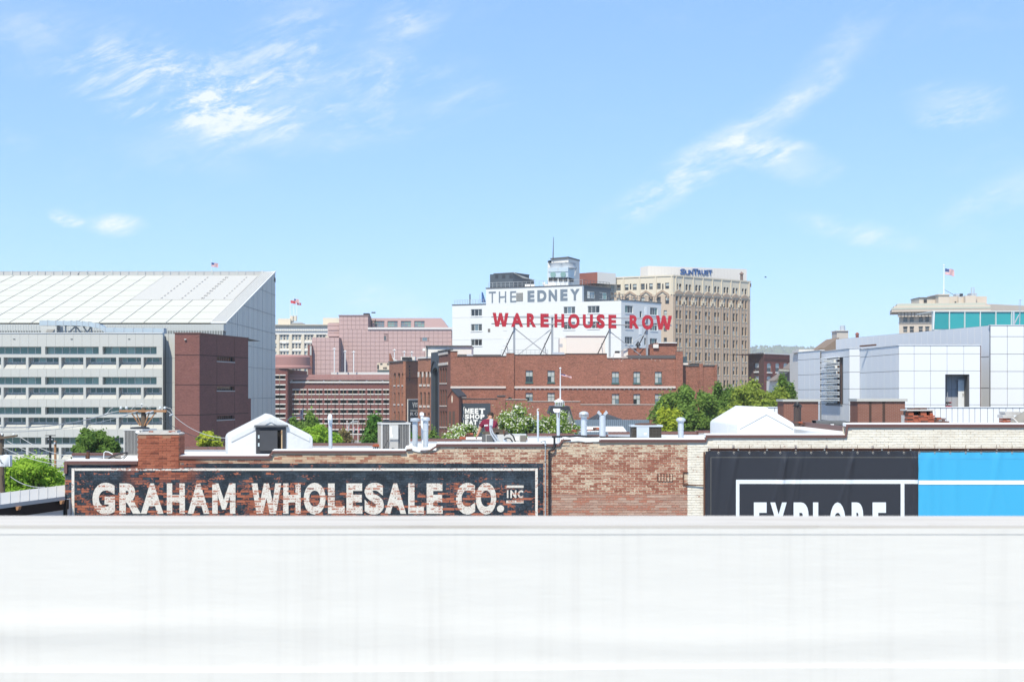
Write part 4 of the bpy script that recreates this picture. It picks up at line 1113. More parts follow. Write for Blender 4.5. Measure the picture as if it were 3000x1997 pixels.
part('plate', MB().box(wx(2426, Y), wx(2436, Y), Y - .36, Y - .345, wz(1247, Y), wz(1241, Y)), WRAP, t)
for sx in (2396, 2458): part('saddle', MB().box(wx(sx, Y) - .03, wx(sx, Y) + .03, Y - .25, Y + .25, 12.5, zc_ - .18), RUST, t)
rubble('brick_stub', 'scatter of loose red bricks at the foot of the black stovepipe', 'bricks', [(2328, 2352, 1235, 1239, 2), (2346, 2398, 1239, 1243.5, 4)], 47.6, [BRK, BRKD], 6)

Y = 46; 
t = rubble('ruined_chimney', 'squat red brick chimney with a wire-glass box and slates on top', 'chimney', [(2658, 2738, 1216, 1221, 5), (2658, 2738, 1221, 1226, 4), (2658, 2738, 1226, 1231, 5), (2658, 2738, 1231, 1236.5, 4), (2658, 2738, 1236.5, 1242, 5), (2658, 2738, 1242, 1252, 4)], Y, [BRK, BRK, BRKD], 7)
part('core', MB().box(wx(2660, Y), wx(2736, Y), Y + .04, Y + .8, 12.86, wz(1216.5, Y)), CEMENT, t)
for (a, b) in ((2663, 2678), (2699, 2716), (2726, 2735)):
    part('brick', MB().box(wx(a, Y), wx(b, Y), Y + .05, Y + .4, wz(1216, Y), wz(1209.5, Y)), BRK, t); part('brick', MB().box(wx(a + 1, Y), wx(b - 1, Y), Y + .05, Y + .4, wz(1209, Y), wz(1203, Y)), BRKD, t)
part('dark_flue', MB().box(wx(2664, Y), wx(2736, Y), Y + .42, Y + .7, wz(1216, Y), wz(1203, Y)), CI, t)
part('cage_top', MB().box(wx(2657, Y), wx(2740, Y), Y + .0, Y + .8, wz(1203, Y), wz(1199, Y)), CEMENT, t)
for (a, b, z_) in ((2672, 2700, 1198), (2694, 2720, 1197)): part('slate', MB().prism([(wx(a, Y), Y + .1, wz(z_ + 1, Y)), (wx(b, Y), Y + .1, wz(z_ + 1.5, Y)), (wx(b - 2, Y), Y + .1, wz(z_ - 2, Y)), (wx(a, Y), Y + .1, wz(z_ - 2.5, Y))], (0, .5, 0)), BRKD, t)
rubble('brick_heap', 'small heap of broken dark bricks beside the squat chimney', 'bricks', [(2742, 2758, 1222, 1226, 1), (2744, 2772, 1224, 1228, 2), (2740, 2770, 1228, 1233, 3), (2739, 2782, 1233, 1238, 4), (2739, 2782, 1238, 1244, 4), (2739, 2782, 1244, 1252, 4)], 46.3, [BRKD, BRKD, BRK, CEMENT], 9)
Y = 44
t = rubble('broken_pier', 'broken brick pier topped with tilted stone slabs beside a fallen clay pot', 'chimney', [(2938, 2967, 1224, 1230, 2), (2938, 2967, 1230, 1236, 3), (2938, 2967, 1236, 1242, 2), (2938, 2967, 1242, 1249, 3), (2938, 2967, 1249, 1256, 2), (2938, 2967, 1256, 1262, 2)], Y, [BRK], 11)
for (a, b, c, d_) in ((2936, 2970, 1223, 1215), (2944, 2985, 1214.5, 1210), (2943, 2992, 1209.5, 1205)):
    part('slab', MB().prism([(wx(a, Y), Y - .05, wz(c, Y)), (wx(b, Y), Y - .05, wz(c + 1.5, Y)), (wx(b - 2, Y), Y - .05, wz(d_ + 1, Y)), (wx(a, Y), Y - .05, wz(d_, Y))], (0, .5, 0)), CEMENT, t)
Y = 43.6
t = thing('clay_pot', P(2995, 1250, Y), 'grey rounded clay chimney pot lying on its side by the broken pier', 'chimney pot')
Mx = Matrix.Translation(P(3001, 1229, Y)) @ Matrix.Rotation(R(58), 4, 'Y')
part('pot', MB().lathe([(.02, -.42), (.16, -.40), (.20, -.34), (.235, -.1), (.225, .15), (.19, .30), (.14, .36)], (0, 0, 0), 24), plain('weathered_clay', (.24, .225, .205), .9, amt=.35, scale=3, fine=14), t, Mx, smooth=True)
part('collar', MB().lathe([(.205, -.01), (.25, 0), (.25, .03), (.2, .04)], (0, 0, -.30), 24), CEMENT, t, Mx, smooth=True)
part('seat', MB().box(wx(2975, Y), wx(3040, Y), Y - .2, Y + .3, 12.86, wz(1247, Y)), CEMENT, t)

# ================================================================ the grey office block with the great sloping hall behind it
def panel_grid(name, fac, u0, u1, z0, z1, nu, nz, parent, mat, holes=(), gap=.02, thick=.06, y=-.06, limit=300, count=None, label=None):
    """cladding panels as separate parts over [u0,u1]x[z0,z1]; panels whose middle lies in a hole are left out"""
    w, h = (u1 - u0) / nu, (z1 - z0) / nz
    me = shared(('panel', round(w, 3), round(h, 3), mat.name, gap, thick), lambda: MB().box(gap / 2, w - gap / 2, 0, thick, gap / 2, h - gap / 2).mesh(name, mat))
    rest = MB(); n = 0
    for j in range(nz - 1, -1, -1):
        for i in range(nu):
            a, c = u0 + i * w, z0 + j * h
            if any(hh[0] < a + w / 2 < hh[1] and hh[2] < c + h / 2 < hh[3] for hh in holes): continue
            if n < limit: part(name, me, None, parent, fac.T(a, y, c)); n += 1
            else: rest.box(a + gap / 2, a + w - gap / 2, y, y + thick, c + gap / 2, c + h - gap / 2)
    if rest.f: part(name + '_field', rest, mat, parent, fac.M, kind='stuff')
    return n


def L1(x, y): return x * .36987, 760 + y * .36987        # enlarged-view readings of this block back to photo pixels


GREYP = plain('grey_cladding', (0.50, 0.50, 0.48), 0.6, amt=.06, scale=.25, streak=.05, fine=1.5)
GREYL = plain('sloped_sill_panel', (0.43, 0.425, 0.405), 0.6, amt=.06, scale=.3, fine=1.5)
GREYJ = plain('cladding_joint', (0.17, 0.175, 0.175), 0.8)
TEAL = glass('office_glass', (0.095, 0.185, 0.165), 0.10)
TEAL2 = glass('office_glass_pale', (0.20, 0.32, 0.295), 0.12)
TEAL3 = glass('office_glass_deep', (0.035, 0.085, 0.078), 0.08)
GFRAME = plain('pale_window_frame', (0.52, 0.54, 0.53), 0.5, amt=.03)
YF = 200.0
off = thing('office_block', (wx(200, YF), YF, 0), 'grey panel office block with ribbon windows, scooped sills and a dark brick stair tower', 'building')
fa = Facade(-130, YF, 474.5, YF)
U0, U1 = 0.0, fa.L
top_z = fa.at(0, 976.5)[1]
back = part('wall', MB().box(0, fa.L, 1.02, 20, 0, top_z - .3), GREYJ, off, fa.M)
pxm = FPX / YF
# storeys: upper ribbon row, lower punched row, scooped sill, spandrel
ROWS = [(0, 690, 750, 775, 815, 866, 930), (1, 930, 990, 1013, 1057, 1105, 1168), (2, 1168, 1225, 1250, 1292, 1344, 1407), (3, 1407, 1463, 1488, 1528, 1582, 1645)]
def zof(v): return fa.at(300, L1(0, v)[1])[1]
def uof(v): return fa.at(L1(v, 0)[0])[0]
pw = uof(70) - uof(0)
# top parapet panels
panel_grid('panel', fa, uof(-335), U1, zof(690), top_z, 23, 1, off, GREYP, thick=.9, y=0.0)
part('parapet_cap', MB().box(-.1, U1 + .1, -.08, 1.5, top_z, top_z + .12), plain('pale_flashing', (.62, .63, .64), .5), off, fa.M)
for v in (113, 568, 1024): part('scupper', MB().box(uof(v) - .15, uof(v) + .15, -.06, -.002, zof(632), zof(628)), CI, off, fa.M)
for (k, zt, zb1, za, zl, zs, ze) in ROWS:
    # upper ribbon: deep boxes of glass between wide piers
    for c0, c1 in ((-552, -128), (-98, 327), (358, 782), (813, 1240)):
        u0, u1 = uof(c0), uof(c1)
        if u1 < 0: continue
        u0 = max(u0, .05)
        wn = part('ribbon_window', MB().box(u0, u1, .80, .86, zof(zb1), zof(zb1) + .12).box(u0, u1, .80, .86, zof(zt) - .08, zof(zt)), GFRAME, off, fa.M)
        nn = max(1, round((u1 - u0) / (pw * .93))); w = (u1 - u0) / nn
        for i in range(nn):
            part('pane', MB().box(u0 + i * w + .04, u0 + (i + 1) * w - .04, .84, .90, zof(zb1) + .1, zof(zt) - .06), random.choice([TEAL, TEAL, TEAL2]) if k < 2 else random.choice([TEAL, TEAL3]), wn, fa.M)
            if i: part('mullion', MB().box(u0 + i * w - .045, u0 + i * w + .045, .79, .84, zof(zb1), zof(zt)), GFRAME, wn, fa.M)
        part('pier', MB().box(u1 - .0, u1 + (uof(30) - uof(0)), 0.0, 1.0, zof(zb1), zof(zt) - .002), GREYP, off, fa.M)
    part('pier', MB().box(uof(1240) + (uof(30) - uof(0)), U1, 0.002, 1.0, zof(zb1), zof(zt) - .002), GREYP, off, fa.M)
    part('ledge', MB().box(0, U1, -.004, 1.0, zof(za), zof(zb1) - .002), GREYP, off, fa.M)
    # lower punched row over scooped sills
    cols = [(-200, 8), (28, 205), (225, 465), (483, 660), (678, 920), (940, 1117), (1135, 1283)]
    for c0, c1 in cols:
        u0, u1 = max(uof(c0), .02), uof(c1)
        if u1 < .3: continue
        wu0, wu1 = u0 + (u1 - u0) * .10, u1 - .25
        wn = part('punched_window', MB().box(wu0 - .05, wu1 + .05, .86, .93, zof(zl) - .04, zof(zl) + .08).box(wu0 - .05, wu1 + .05, .86, .93, zof(za) - .06, zof(za) - .003), GFRAME, off, fa.M)
        nn = 3 if c1 - c0 < 200 else 4
        if c0 == 1135: nn = 2; wu1 = uof(1250)
        cuts = [0, .26, .76, 1] if nn == 3 else ([0, .22, .5, .78, 1] if nn == 4 else [0, .45, 1])
        for i in range(nn):
            a, b = wu0 + (wu1 - wu0) * cuts[i], wu0 + (wu1 - wu0) * cuts[i + 1]
            part('pane', MB().box(a + .06, b - .06, .88, .95, zof(zl) + .06, zof(za) - .05), random.choice([TEAL, TEAL3, TEAL2]) if k < 1 else random.choice([TEAL, TEAL3, TEAL3]), wn, fa.M)
            part('frame', MB().box(a - .06, a + .06, .85, .92, zof(zl), zof(za)), GFRAME, wn, fa.M)
        part('back_panel', MB().box(u0, u1, .952, 1.0, zof(zs), zof(za)), GREYP, off, fa.M)
        # scooped sill: two tilted panels
        mid = (u0 + u1) / 2
        for a, b in ((u0, mid), (mid, u1)):
            part('sloped_sill', MB().prism([(a + .015, .94, zof(zl) - .05), (a + .015, .0, zof(zs)), (a + .015, .94, zof(zs))], (b - a - .03, 0, 0)), GREYL, off, fa.M)
        # fin between bays
        part('fin', MB().box(u1 + .0, u1 + (uof(20) - uof(0)), -.003, .98, zof(zs) - .02, zof(za) - .002), GREYP, off, fa.M) if c0 != 1135 else None
    panel_grid('panel', fa, uof(-335), U1, zof(ze), zof(zs) - .003, 23, 1, off, GREYP, thick=.9, y=0.0)
part('lower_wall', MB().box(0, U1, .3, 1.0, 0, zof(1645)), GREYP, off, fa.M)
part('end_face', MB().box(U1, U1 + .12, 0.02, 1.0, 0, top_z - .003), GREYP, off, fa.M)
# recessed plain strip and the brick stair tower
fb = Facade(474.5, YF + 2.2, 513, YF + 2.2)
zt2 = fb.at(490, 977.5)[1]
part('recessed_wall', MB().box(0, fb.L, .07, 6, 0, zt2), GREYJ, off, fb.M)
panel_grid('panel', fb, 0, fb.L, zt2 - 34.6, zt2, 2, 10, off, GREYP, thick=.065, y=0.0, gap=.03)
TB = far_brick('tower_brick', (0.185, 0.076, 0.066), (0.24, 0.14, 0.125), 0.4)
JOI = plain('brick_joint', (0.05, 0.025, 0.024), .9)
YT = 196.0
tw = part('stair_tower', MB(), TB, off)
Pq = [Vector((wx(512, YT), YT, 0)), Vector((wx(584.5, YT), YT, 0)), Vector((wx(727, 214), 214, 0)), Vector((wx(727, 214), 225, 0)), Vector((wx(512, YT), 225, 0))]
ft = Facade(512, YT, 584.5, YT); fs_ = Facade(584.5, YT, 727, 214)
zt3 = ft.at(540, 977)[1]
m = MB(); m.poly([(0, 0, 0), (ft.L, 0, 0), (ft.L, 0, zt3), (0, 0, zt3)])
part('front_wall', m, TB, tw, ft.M)
slits = []
for (a, b, c, d) in ((1718, 772, 1858, 808), (1718, 1005, 1857, 1038), (1718, 1236, 1856, 1267)):
    x0_, y0_ = L1(a, b); x1_, y1_ = L1(c, d); slits.append(fs_.rect(x0_, y0_, x1_, y1_))
m = MB(); holed(m, 0, fs_.L, 0, zt3, slits, .35); m.poly([(fs_.L, 0, 0), (fs_.L, 12, 0), (fs_.L, 12, zt3), (fs_.L, 0, zt3)])
part('side_wall', m, TB, tw, fs_.M)
m = MB().poly([p + Vector((0, 0, zt3)) for p in Pq]); m.poly([Pq[0] + Vector((0, 0, 0)), Pq[0] + Vector((0, 0, zt3)), Pq[4] + Vector((0, 0, zt3)), Pq[4]])
part('tower_roof', m, GREYJ, tw)
part('coping', MB().box(-.05, ft.L + .05, -.1, .3, zt3, zt3 + .14), BROWN, tw, ft.M); part('coping', MB().box(.31, fs_.L + .05, -.1, .3, zt3 + .002, zt3 + .142), BROWN, tw, fs_.M)
for v in (755, 992, 1230): 
    zz = ft.at(540, L1(0, v)[1])[1]
    part('joint_line', MB().box(0, ft.L, -.012, -.002, zz - .05, zz + .05), JOI, tw, ft.M); part('joint_line', MB().box(0, fs_.L, -.012, -.002, zz - .05, zz + .05), JOI, tw, fs_.M)
for v in (1718, 1858):
    u = fs_.at(L1(v, 0)[0])[0]; part('joint_line', MB().box(u - .04, u + .04, -.013, -.002, 0, zt3), JOI, tw, fs_.M)
part('wall_lamp', MB().box(ft.at(L1(1462, 0)[0])[0], ft.at(L1(1478, 0)[0])[0], -.25, 0, ft.at(540, L1(0, 636)[1])[1], ft.at(540, L1(0, 629)[1])[1]), GFRAME, tw, ft.M)
SL = glass('slit_glass', (0.015, 0.016, 0.02)); SF = plain('slit_frame', (.10, .085, .085), .5)
for h in slits:
    wdw = part('slit_window', MB().box(h[0], h[1], .30, .34, h[2], h[2] + .08), SF, tw, fs_.M)
    for i in range(8):
        a = h[0] + (h[1] - h[0]) * i / 8; part('pane', MB().box(a + .06, a + (h[1] - h[0]) / 8 - .03, .33, .36, h[2] + .05, h[3]), SL, wdw, fs_.M); part('mullion', MB().box(a - .03, a + .05, .31, .345, h[2] + .08, h[3]), SF, wdw, fs_.M)
    part('sill', MB().box(h[0] - .1, h[1] + .1, -.06, .3, h[2] - .12, h[2] - .002), plain('pale_sill', (.5, .47, .45)), wdw, fs_.M)
yl = 1105
m = MB(); zz = fs_.at(735, L1(0, 1100)[1])[1]
m.box(fs_.L, fs_.L + 2.2, .4, 9, 0, zz); part('lower_wing', m, TB, tw, fs_.M)

# ---- the hall
YE, YRG = 230.0, 278.0
xE = wx(662, YE); zE = wz(946, YE); zR = wz(797, YRG)
ROOFP = plain('cream_roof', (0.55, 0.54, 0.475), 0.5, amt=.05, scale=.1, streak=0, fine=1.0)
RIBBED = plain('ribbed_roof', (0.54, 0.525, 0.495), 0.55, amt=.08, scale=.2)
HALLW = plain('hall_wall', (0.66, 0.65, 0.60), 0.6, amt=.05, scale=.2, streak=.05)
hall = thing('sloped_hall', (xE, YE, 0), 'big hall with a vast pale sloping roof behind the grey office block', 'building')
part('end_wall', MB().poly([(xE, YE, 0), (xE, YRG, 0), (xE, YRG, zR), (xE, YE, zE)]).poly([(xE - 90, YE, 0), (xE, YE, 0), (xE, YE, zE - .3), (xE - 90, YE, zE - .3)]).poly([(xE, YRG, 0), (xE - 90, YRG, 0), (xE - 90, YRG, zR), (xE, YRG, zR)]), HALLW, hall)
HJ = plain('hall_joint', (.36, .37, .37), .7)
for i in range(1, 30): 
    yy = YE + (YRG - YE) * i / 30
    part('standing_seam', MB().box(xE, xE + .05, yy - .02, yy + .02, 0, zE + (zR - zE) * i / 30 - .1), HJ if i % 3 == 0 else HALLW, hall)
for i, zz in enumerate((13, 18.5, 22.2, 25.5, 29, 33)):
    yb = max(YE, YE + (zz - zE) / (zR - zE) * (YRG - YE)); part('wall_joint', MB().box(xE + .02, xE + .06, yb, YRG, zz - .04, zz + .04), HJ, hall)


def rp(s, t, lift=0.0):
    """point on the roof: s metres left of the rake, t from eave (0) to ridge (1)"""
    n = Vector((0, -(zR - zE), YRG - YE)).normalized()
    return Vector((xE - s, YE + (YRG - YE) * t, zE + (zR - zE) * t)) + n * lift


part('roof_base', MB().poly([rp(0, 0), rp(0, .93), rp(90, .93), rp(90, 0)][::-1]), plain('roof_joint', (.40, .39, .35)), hall)
cw = 3.62
ncol = 22
for i in range(ncol):
    s0 = 2.4 + i * cw; s1 = s0 + cw
    upper = i < 5
    t1 = .40 if upper else .905
    # each column is a stack of long sheets
    nrow_ = 7 if upper else 17
    w = .10 if i % 2 else .24
    for r in range(nrow_):
        a, b = t1 * r / nrow_, t1 * (r + 1) / nrow_
        part('roof_panel', MB().prism([rp(s0 + w, a + .0010), rp(s1 - .05, a + .0010), rp(s1 - .05, b - .0010), rp(s0 + w, b - .0010)][::-1], rp(0, 0, .08 + .03 * (r % 2)) - rp(0, 0)), ROOFP, hall)
    part('roof_rib', MB().prism([rp(s0 + .02, 0), rp(s0 + w - .03, 0), rp(s0 + w - .03, t1), rp(s0 + .02, t1)][::-1], rp(0, 0, .16) - rp(0, 0)), RIBBED, hall)
# ribbed infill area of the upper corner
m = MB(); s = 2.6; pts = []
step_ = .30
while s < 2.4 + 5 * cw - .1:
    for (a, b, l0, l1) in ((0, .12, 0, .07), (.12, .2, .07, .07), (.2, .3, .07, 0)):
        m.poly([rp(s + a, .402, .04 + l0), rp(s + b, .402, .04 + l1), rp(s + b, .905, .04 + l1), rp(s + a, .905, .04 + l0)][::-1])
    s += step_
part('ribbed_sheet', m, RIBBED, hall)
STAIN = plain('roof_stain', (.37, .36, .35), .8, amt=.3, fine=3)
for s in (2.4 + cw * .55, 2.4 + cw * 1.55, 2.4 + cw * 1.65, 2.4 + cw * 2.6, 2.4 + cw * 3.6):
    for k in range(10):
        part('seam_clip', MB().prism([rp(s - .10, .42 + .048 * k), rp(s + .08, .42 + .048 * k), rp(s + .08, .435 + .048 * k), rp(s - .10, .435 + .048 * k)][::-1], rp(0, 0, .22) - rp(0, 0)), STAIN, hall)
part('verge', MB().prism([rp(-.15, -.01), rp(2.35, -.01), rp(2.35, .97), rp(-.15, 1.0)][::-1], rp(0, 0, .20) - rp(0, 0)), plain('verge_metal', (.60, .60, .59), .5, amt=.05), hall)
m = MB(); s = .2
while s < 2.2: m.prism([rp(s, .0), rp(s + .08, .0), rp(s + .08, .96), rp(s, .96)][::-1], rp(0, 0, .3) - rp(0, 0)); s += .33
part('verge_ribs', m, RIBBED, hall)
part('eave_gutter', MB().box(xE - 92, xE + .1, YE - 2.4, YE - .02, zE - 1.35, zE - .32), plain('gutter_pale', (.5, .51, .5), .5, streak=.1), hall)
m = MB(); x = xE - 90
while x < xE: m.box(x, x + .10, YE - 2.45, YE - 2.41, zE - 2.9, zE - .4); x += .42
part('eave_ribs', m, GFRAME, hall)
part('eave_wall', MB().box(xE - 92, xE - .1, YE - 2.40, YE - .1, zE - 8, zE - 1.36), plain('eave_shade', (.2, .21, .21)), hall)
zK = zR - 1.05
# ridge catwalk: kerb, posts and rail
part('ridge_kerb', MB().box(xE - 92, xE, YRG - 1.5, YRG + .5, zK - .9, zK - .1), RIBBED, hall)
RAILM = plain('catwalk_grey', (.42, .43, .44), .5, .2)
cat_ = part('catwalk', MB().box(xE - 92, xE - .5, YRG - 2.0, YRG - 1.85, zK - .05, zK + .05).box(xE - 92, xE - .5, YRG - 2.0, YRG - 1.85, zK + .95, zK + 1.05), RAILM, hall)
part('screen', MB().box(xE - 92, xE - 1, YRG - .9, YRG - .8, zK - .1, zK + 1.05), plain('catwalk_screen', (.52, .52, .52), .6, amt=.2, scale=.4), cat_)
for i in range(41):
    big_ = i % 3 == 0; x = xE - 2.2 - i * 1.62
    part('post', MB().box(x - (.16 if big_ else .05), x + (.16 if big_ else .05), YRG - 2.12, YRG - 1.8, zK - .9, zK + (1.15 if big_ else .95)), RAILM if not big_ else GFRAME, cat_)
m = MB()
for a, b in ((620, 660), (712, 770)):
    xa, xb = wx(L1(a, 0)[0], YRG), wx(L1(b, 0)[0], YRG); m.tube((xa, YRG - 2.2, zK - .3 if a < 700 else zK + 1), (xb, YRG - 2.2, zK + 1 if a < 700 else zK - .3), .08)
part('brace', m, RAILM, cat_)
# roof duct in front of the eave
du = thing('roof_duct', P(200, 976, 203), 'long silvery air duct on trestles along the office roof', 'duct')
SILV = material('silver_duct', worn((0.56, 0.60, 0.61), 0.14, .8, 0.05, fine=3.0), .35, .5)
path_ = [(310, 483, 522), (375, 483, 522), (440, 485, 522), (500, 486, 522), (560, 486, 522), (605, 486, 524), (650, 490, 526), (700, 494, 530), (755, 503, 540), (790, 513, 548), (830, 540, 576), (900, 541, 577), (980, 542, 578), (1055, 543, 578), (1130, 543, 579), (1210, 543, 579), (1295, 545, 579)]
for (a, t0, b0), (b, t1, b1) in zip(path_, path_[1:]):
    Yd = 203
    p = [P(*L1(a, b0), Yd), P(*L1(b, b1), Yd), P(*L1(b, t1), Yd), P(*L1(a, t0), Yd)]
    part('duct_segment', MB().prism([p[0] + Vector((.03, 0, 0)), p[1] - Vector((.03, 0, 0)), p[2] - Vector((.03, 0, 0)), p[3] + Vector((.03, 0, 0))], (0, 1.6, 0)), SILV, du)
    part('flange', MB().prism([p[1] + Vector((-.05, -.05, -.05)), p[1] + Vector((.05, -.05, -.05)), p[2] + Vector((.05, -.05, .05)), p[2] + Vector((-.05, -.05, .05))], (0, 1.7, 0)), GALV2, du)
for (a, b, c, d) in ((460, 525, 480, 578), (520, 525, 520, 578), (545, 578, 600, 528), (600, 528, 640, 578), (600, 528, 600, 578), (660, 530, 690, 578), (720, 535, 690, 578), (725, 535, 725, 578)):
    part('trestle_bar', MB().tube(P(*L1(a, b), 203.8), P(*L1(c, d), 203.8), .12, n=5), RAILM, du)
part('plant_box', MB().prism([P(*L1(325, 577), 203), P(*L1(448, 577), 203), P(*L1(448, 524), 203), P(*L1(325, 524), 203)], (0, 3, 0)), GREYP, du)
part('plant_hood', MB().prism([P(*L1(363, 575), 202.8), P(*L1(415, 575), 202.8), P(*L1(430, 552), 202.8), P(*L1(372, 552), 202.8)], (0, .18, 0)), plain('hood_tan', (.36, .34, .31)), du)

# ================================================================ poles, wires and the shed at the left end
WOOD = plain('pole_wood', (0.135, 0.105, 0.080), 0.9, amt=.3, scale=3, streak=.1, fine=14)
ARM = plain('cross_arm_wood', (0.36, 0.19, 0.10), 0.85, amt=.25, scale=3, fine=14)
PORC = plain('porcelain', (.68, .72, .74), .25, amt=.03)
WIRE = plain('wire_grey', (.42, .43, .44), .5)


def sag(a, b, dz=.4, n=14):
    a, b = Vector(a), Vector(b); return [a.lerp(b, i / n) - Vector((0, 0, dz * 4 * (i / n) * (1 - i / n))) for i in range(n + 1)]


Y = 60.0
up = thing('utility_pole', (wx(422, Y), Y, 0), 'wooden utility pole with a brown braced cross-arm and pale insulators behind the brick stack', 'utility pole')
part('pole', MB().tube((wx(422, Y), Y, 0), P(421, 1195, Y), .15, .105, n=12), WOOD, up, smooth=True)
arm = part('cross_arm', MB().prism([P(352, 1206.5, Y), P(490, 1207, Y), P(490.5, 1201, Y), P(352.5, 1200.5, Y)], (0, .1, 0), ), ARM, up, Matrix.Translation((0, -.2, 0)))
part('cross_arm', MB().prism([P(356, 1206, Y), P(486, 1206, Y), P(486, 1200.5, Y), P(356, 1200.5, Y)], (0, .1, 0)), ARM, up, Matrix.Translation((0, .17, 0)))
for (a, b) in ((388, 412), (402, 416), (440, 424), (457, 430)):
    part('brace', MB().path([P(a, 1209, Y) + Vector((0, -.14, 0)), P(b, 1246, Y) + Vector((0, -.1, 0))], .03, 4), ARM, up)
for px in (357, 373, 472, 485):
    part('insulator', MB().lathe([(.015, 0), (.02, .05), (.06, .06), (.065, .085), (.035, .10), (.055, .115), (.05, .135), (.02, .15)], P(px, 1200.5, Y) + Vector((0, -.15, 0)), 12), PORC, up, smooth=True)
part('insulator', MB().lathe([(.02, 0), (.02, .08), (.06, .09), (.05, .13), (.02, .15)], P(415, 1192, Y), 12), PORC, up, smooth=True)
part('pole_pin', MB().tube(P(415, 1196, Y), P(415, 1189, Y), .02), GALV2, up)
for k, (pts) in enumerate((((313, 1213), (325, 1209), (340, 1206), (352, 1204)), ((368, 1217), (380, 1211), (396, 1207), (408, 1204)), ((318, 1210), (326, 1198), (335, 1193)), ((378, 1210), (392, 1194), (405, 1185), (415, 1184)), ((415, 1184), (430, 1187), (440, 1196)), ((442, 1190), (450, 1186), (458, 1189)), ((490, 1202), (498, 1208), (507, 1216)), ((485, 1192), (500, 1196), (509, 1212)), ((420, 1213), (436, 1207), (455, 1205), (470, 1203)), ((408, 1214), (424, 1208), (446, 1206)))):
    part('jumper_wire', MB().path([P(a, b, Y) + Vector((0, -.25 + .03 * k, 0)) for a, b in pts], .014, 5), WIRE, up)
for (px, py) in ((316, 1212), (372, 1216), (505, 1215), (436, 1208), (448, 1206)):
    part('dead_end', MB().lathe([(.02, -.09), (.045, -.06), (.03, -.03), (.045, 0), (.03, .03), (.04, .06), (.015, .09)], (0, 0, 0), 8), GALV2, up, Matrix.Translation(P(px, py, Y) + Vector((0, -.2, 0))) @ Matrix.Rotation(R(70), 4, 'Y'))
Y2 = 50.0
up2 = thing('utility_pole', (wx(22, Y2), Y2, 0), 'grey leaning utility pole carrying a white transformer box above the leafy tree', 'utility pole')
part('pole', MB().tube((wx(24, Y2), Y2, 0), P(2, 1270, Y2), .13, .10, n=12), WOOD, up2, smooth=True)
part('cross_arm', MB().prism([P(-30, 1290, Y2), P(54, 1278.5, Y2), P(55, 1272.5, Y2), P(-30, 1283, Y2)], (0, .1, 0)), WOOD, up2, Matrix.Translation((0, -.18, 0)))
part('transformer', MB().lathe([(.17, 0), (.185, .02), (.185, .36), (.17, .38), (.05, .42)], P(26, 1365, Y2) + Vector((0, -.25, 0)), 16), plain('transformer_white', (.66, .69, .72), .45, amt=.06), up2, smooth=True)
part('transformer', MB().box(wx(9, Y2), wx(40, Y2), Y2 - .38, Y2 - .14, wz(1364, Y2), wz(1332, Y2)), plain('transformer_white', (.66, .69, .72)), up2)
for a in (14, 20, 30): part('bushing', MB().lathe([(.02, 0), (.03, .03), (.015, .06), (.03, .08), (.01, .12)], P(a, 1332, Y2) + Vector((0, -.25, 0)), 8), CI, up2)
for px in (10, 44): part('insulator', MB().lathe([(.012, 0), (.04, .04), (.04, .06), (.015, .09)], P(px, 1276, Y2) + Vector((0, -.15, 0)), 10), PORC, up2)
part('down_lead', MB().path([P(13, 1334, Y2) + Vector((0, -.3, 0)), P(14, 1350, Y2) + Vector((0, -.42, 0)), P(30, 1362, Y2) + Vector((0, -.42, 0)), P(24, 1385, Y2) + Vector((0, -.3, 0)), P(12, 1392, Y2) + Vector((0, -.2, 0)), P(14, 1425, Y2) + Vector((0, -.12, 0))], .012, 5), CI, up2)
wires = [((55, 1277, Y2), (200, 1335, 49.5)), ((10, 1285, Y2), (190, 1352, 48.5)), ((5, 1308, Y2), (190, 1362, 48)), ((30, 1395, Y2), (131, 1426, 42)), ((-60, 1246, 52), (314, 1212, Y)), ((-60, 1262, 52), (370, 1216, Y)), ((-60, 1248, 53), (316, 1213, Y + .3)), ((507, 1215, Y), (675, 1283, 46)), ((470, 1222, Y), (660, 1290, 46))]
for i, (a, b) in enumerate(wires):
    lab = [['cable from the outer cross-arm end of the transformer pole to the brick roof', 'cable from the inner insulator of the transformer pole to the brick roof', 'lowest cable running from the transformer pole to the brick roof', 'slack cable dropping from the transformer pole towards the shed roof'][min(i, 3)], 'long overhead line running from the braced cross-arm pole past the office block', 'thin cable running down from the braced cross-arm pole to the gabled hut'][0 if i < 4 else (1 if i < 7 else 2)]
    grp = ['cables from the transformer pole', 'overhead lines past the office block', 'cables from the braced pole'][0 if i < 4 else (1 if i < 7 else 2)]
    solo('overhead_cable', MB().path(sag(P(*a), P(*b), .12 if i < 4 else .25), .012 if i < 4 else .011, 5), WIRE if i != 8 else CI, lab, 'cable', grp)
Y = 85
lamp = thing('street_lamp', (wx(147, Y), Y, 0), 'dark slim lamp post with a flat T-shaped double head before the office block', 'street lamp')
part('post', MB().tube((wx(148, Y), Y, 0), P(147, 1275, Y), .10, .07, n=10), CI, lamp)
part('head', MB().box(wx(134, Y), wx(161, Y), Y - .15, Y + .15, wz(1276, Y), wz(1274, Y)), CI, lamp)
part('banner_arm', MB().tube(P(140, 1286, Y), P(155, 1287, Y), .03), GALV2, lamp)
t = thing('wooden_post', (wx(162, 80), 80, 0), 'short brown timber pole next to the T-headed street lamp', 'post')
part('pole', MB().tube((wx(162, 80), 80, 0), P(162, 1291, 80), .08, .07, n=8), ARM, t)
part('bracket', MB().box(wx(160, 80), wx(164, 80), 79.85, 80.0, wz(1300, 80), wz(1294, 80)), GALV2, t)

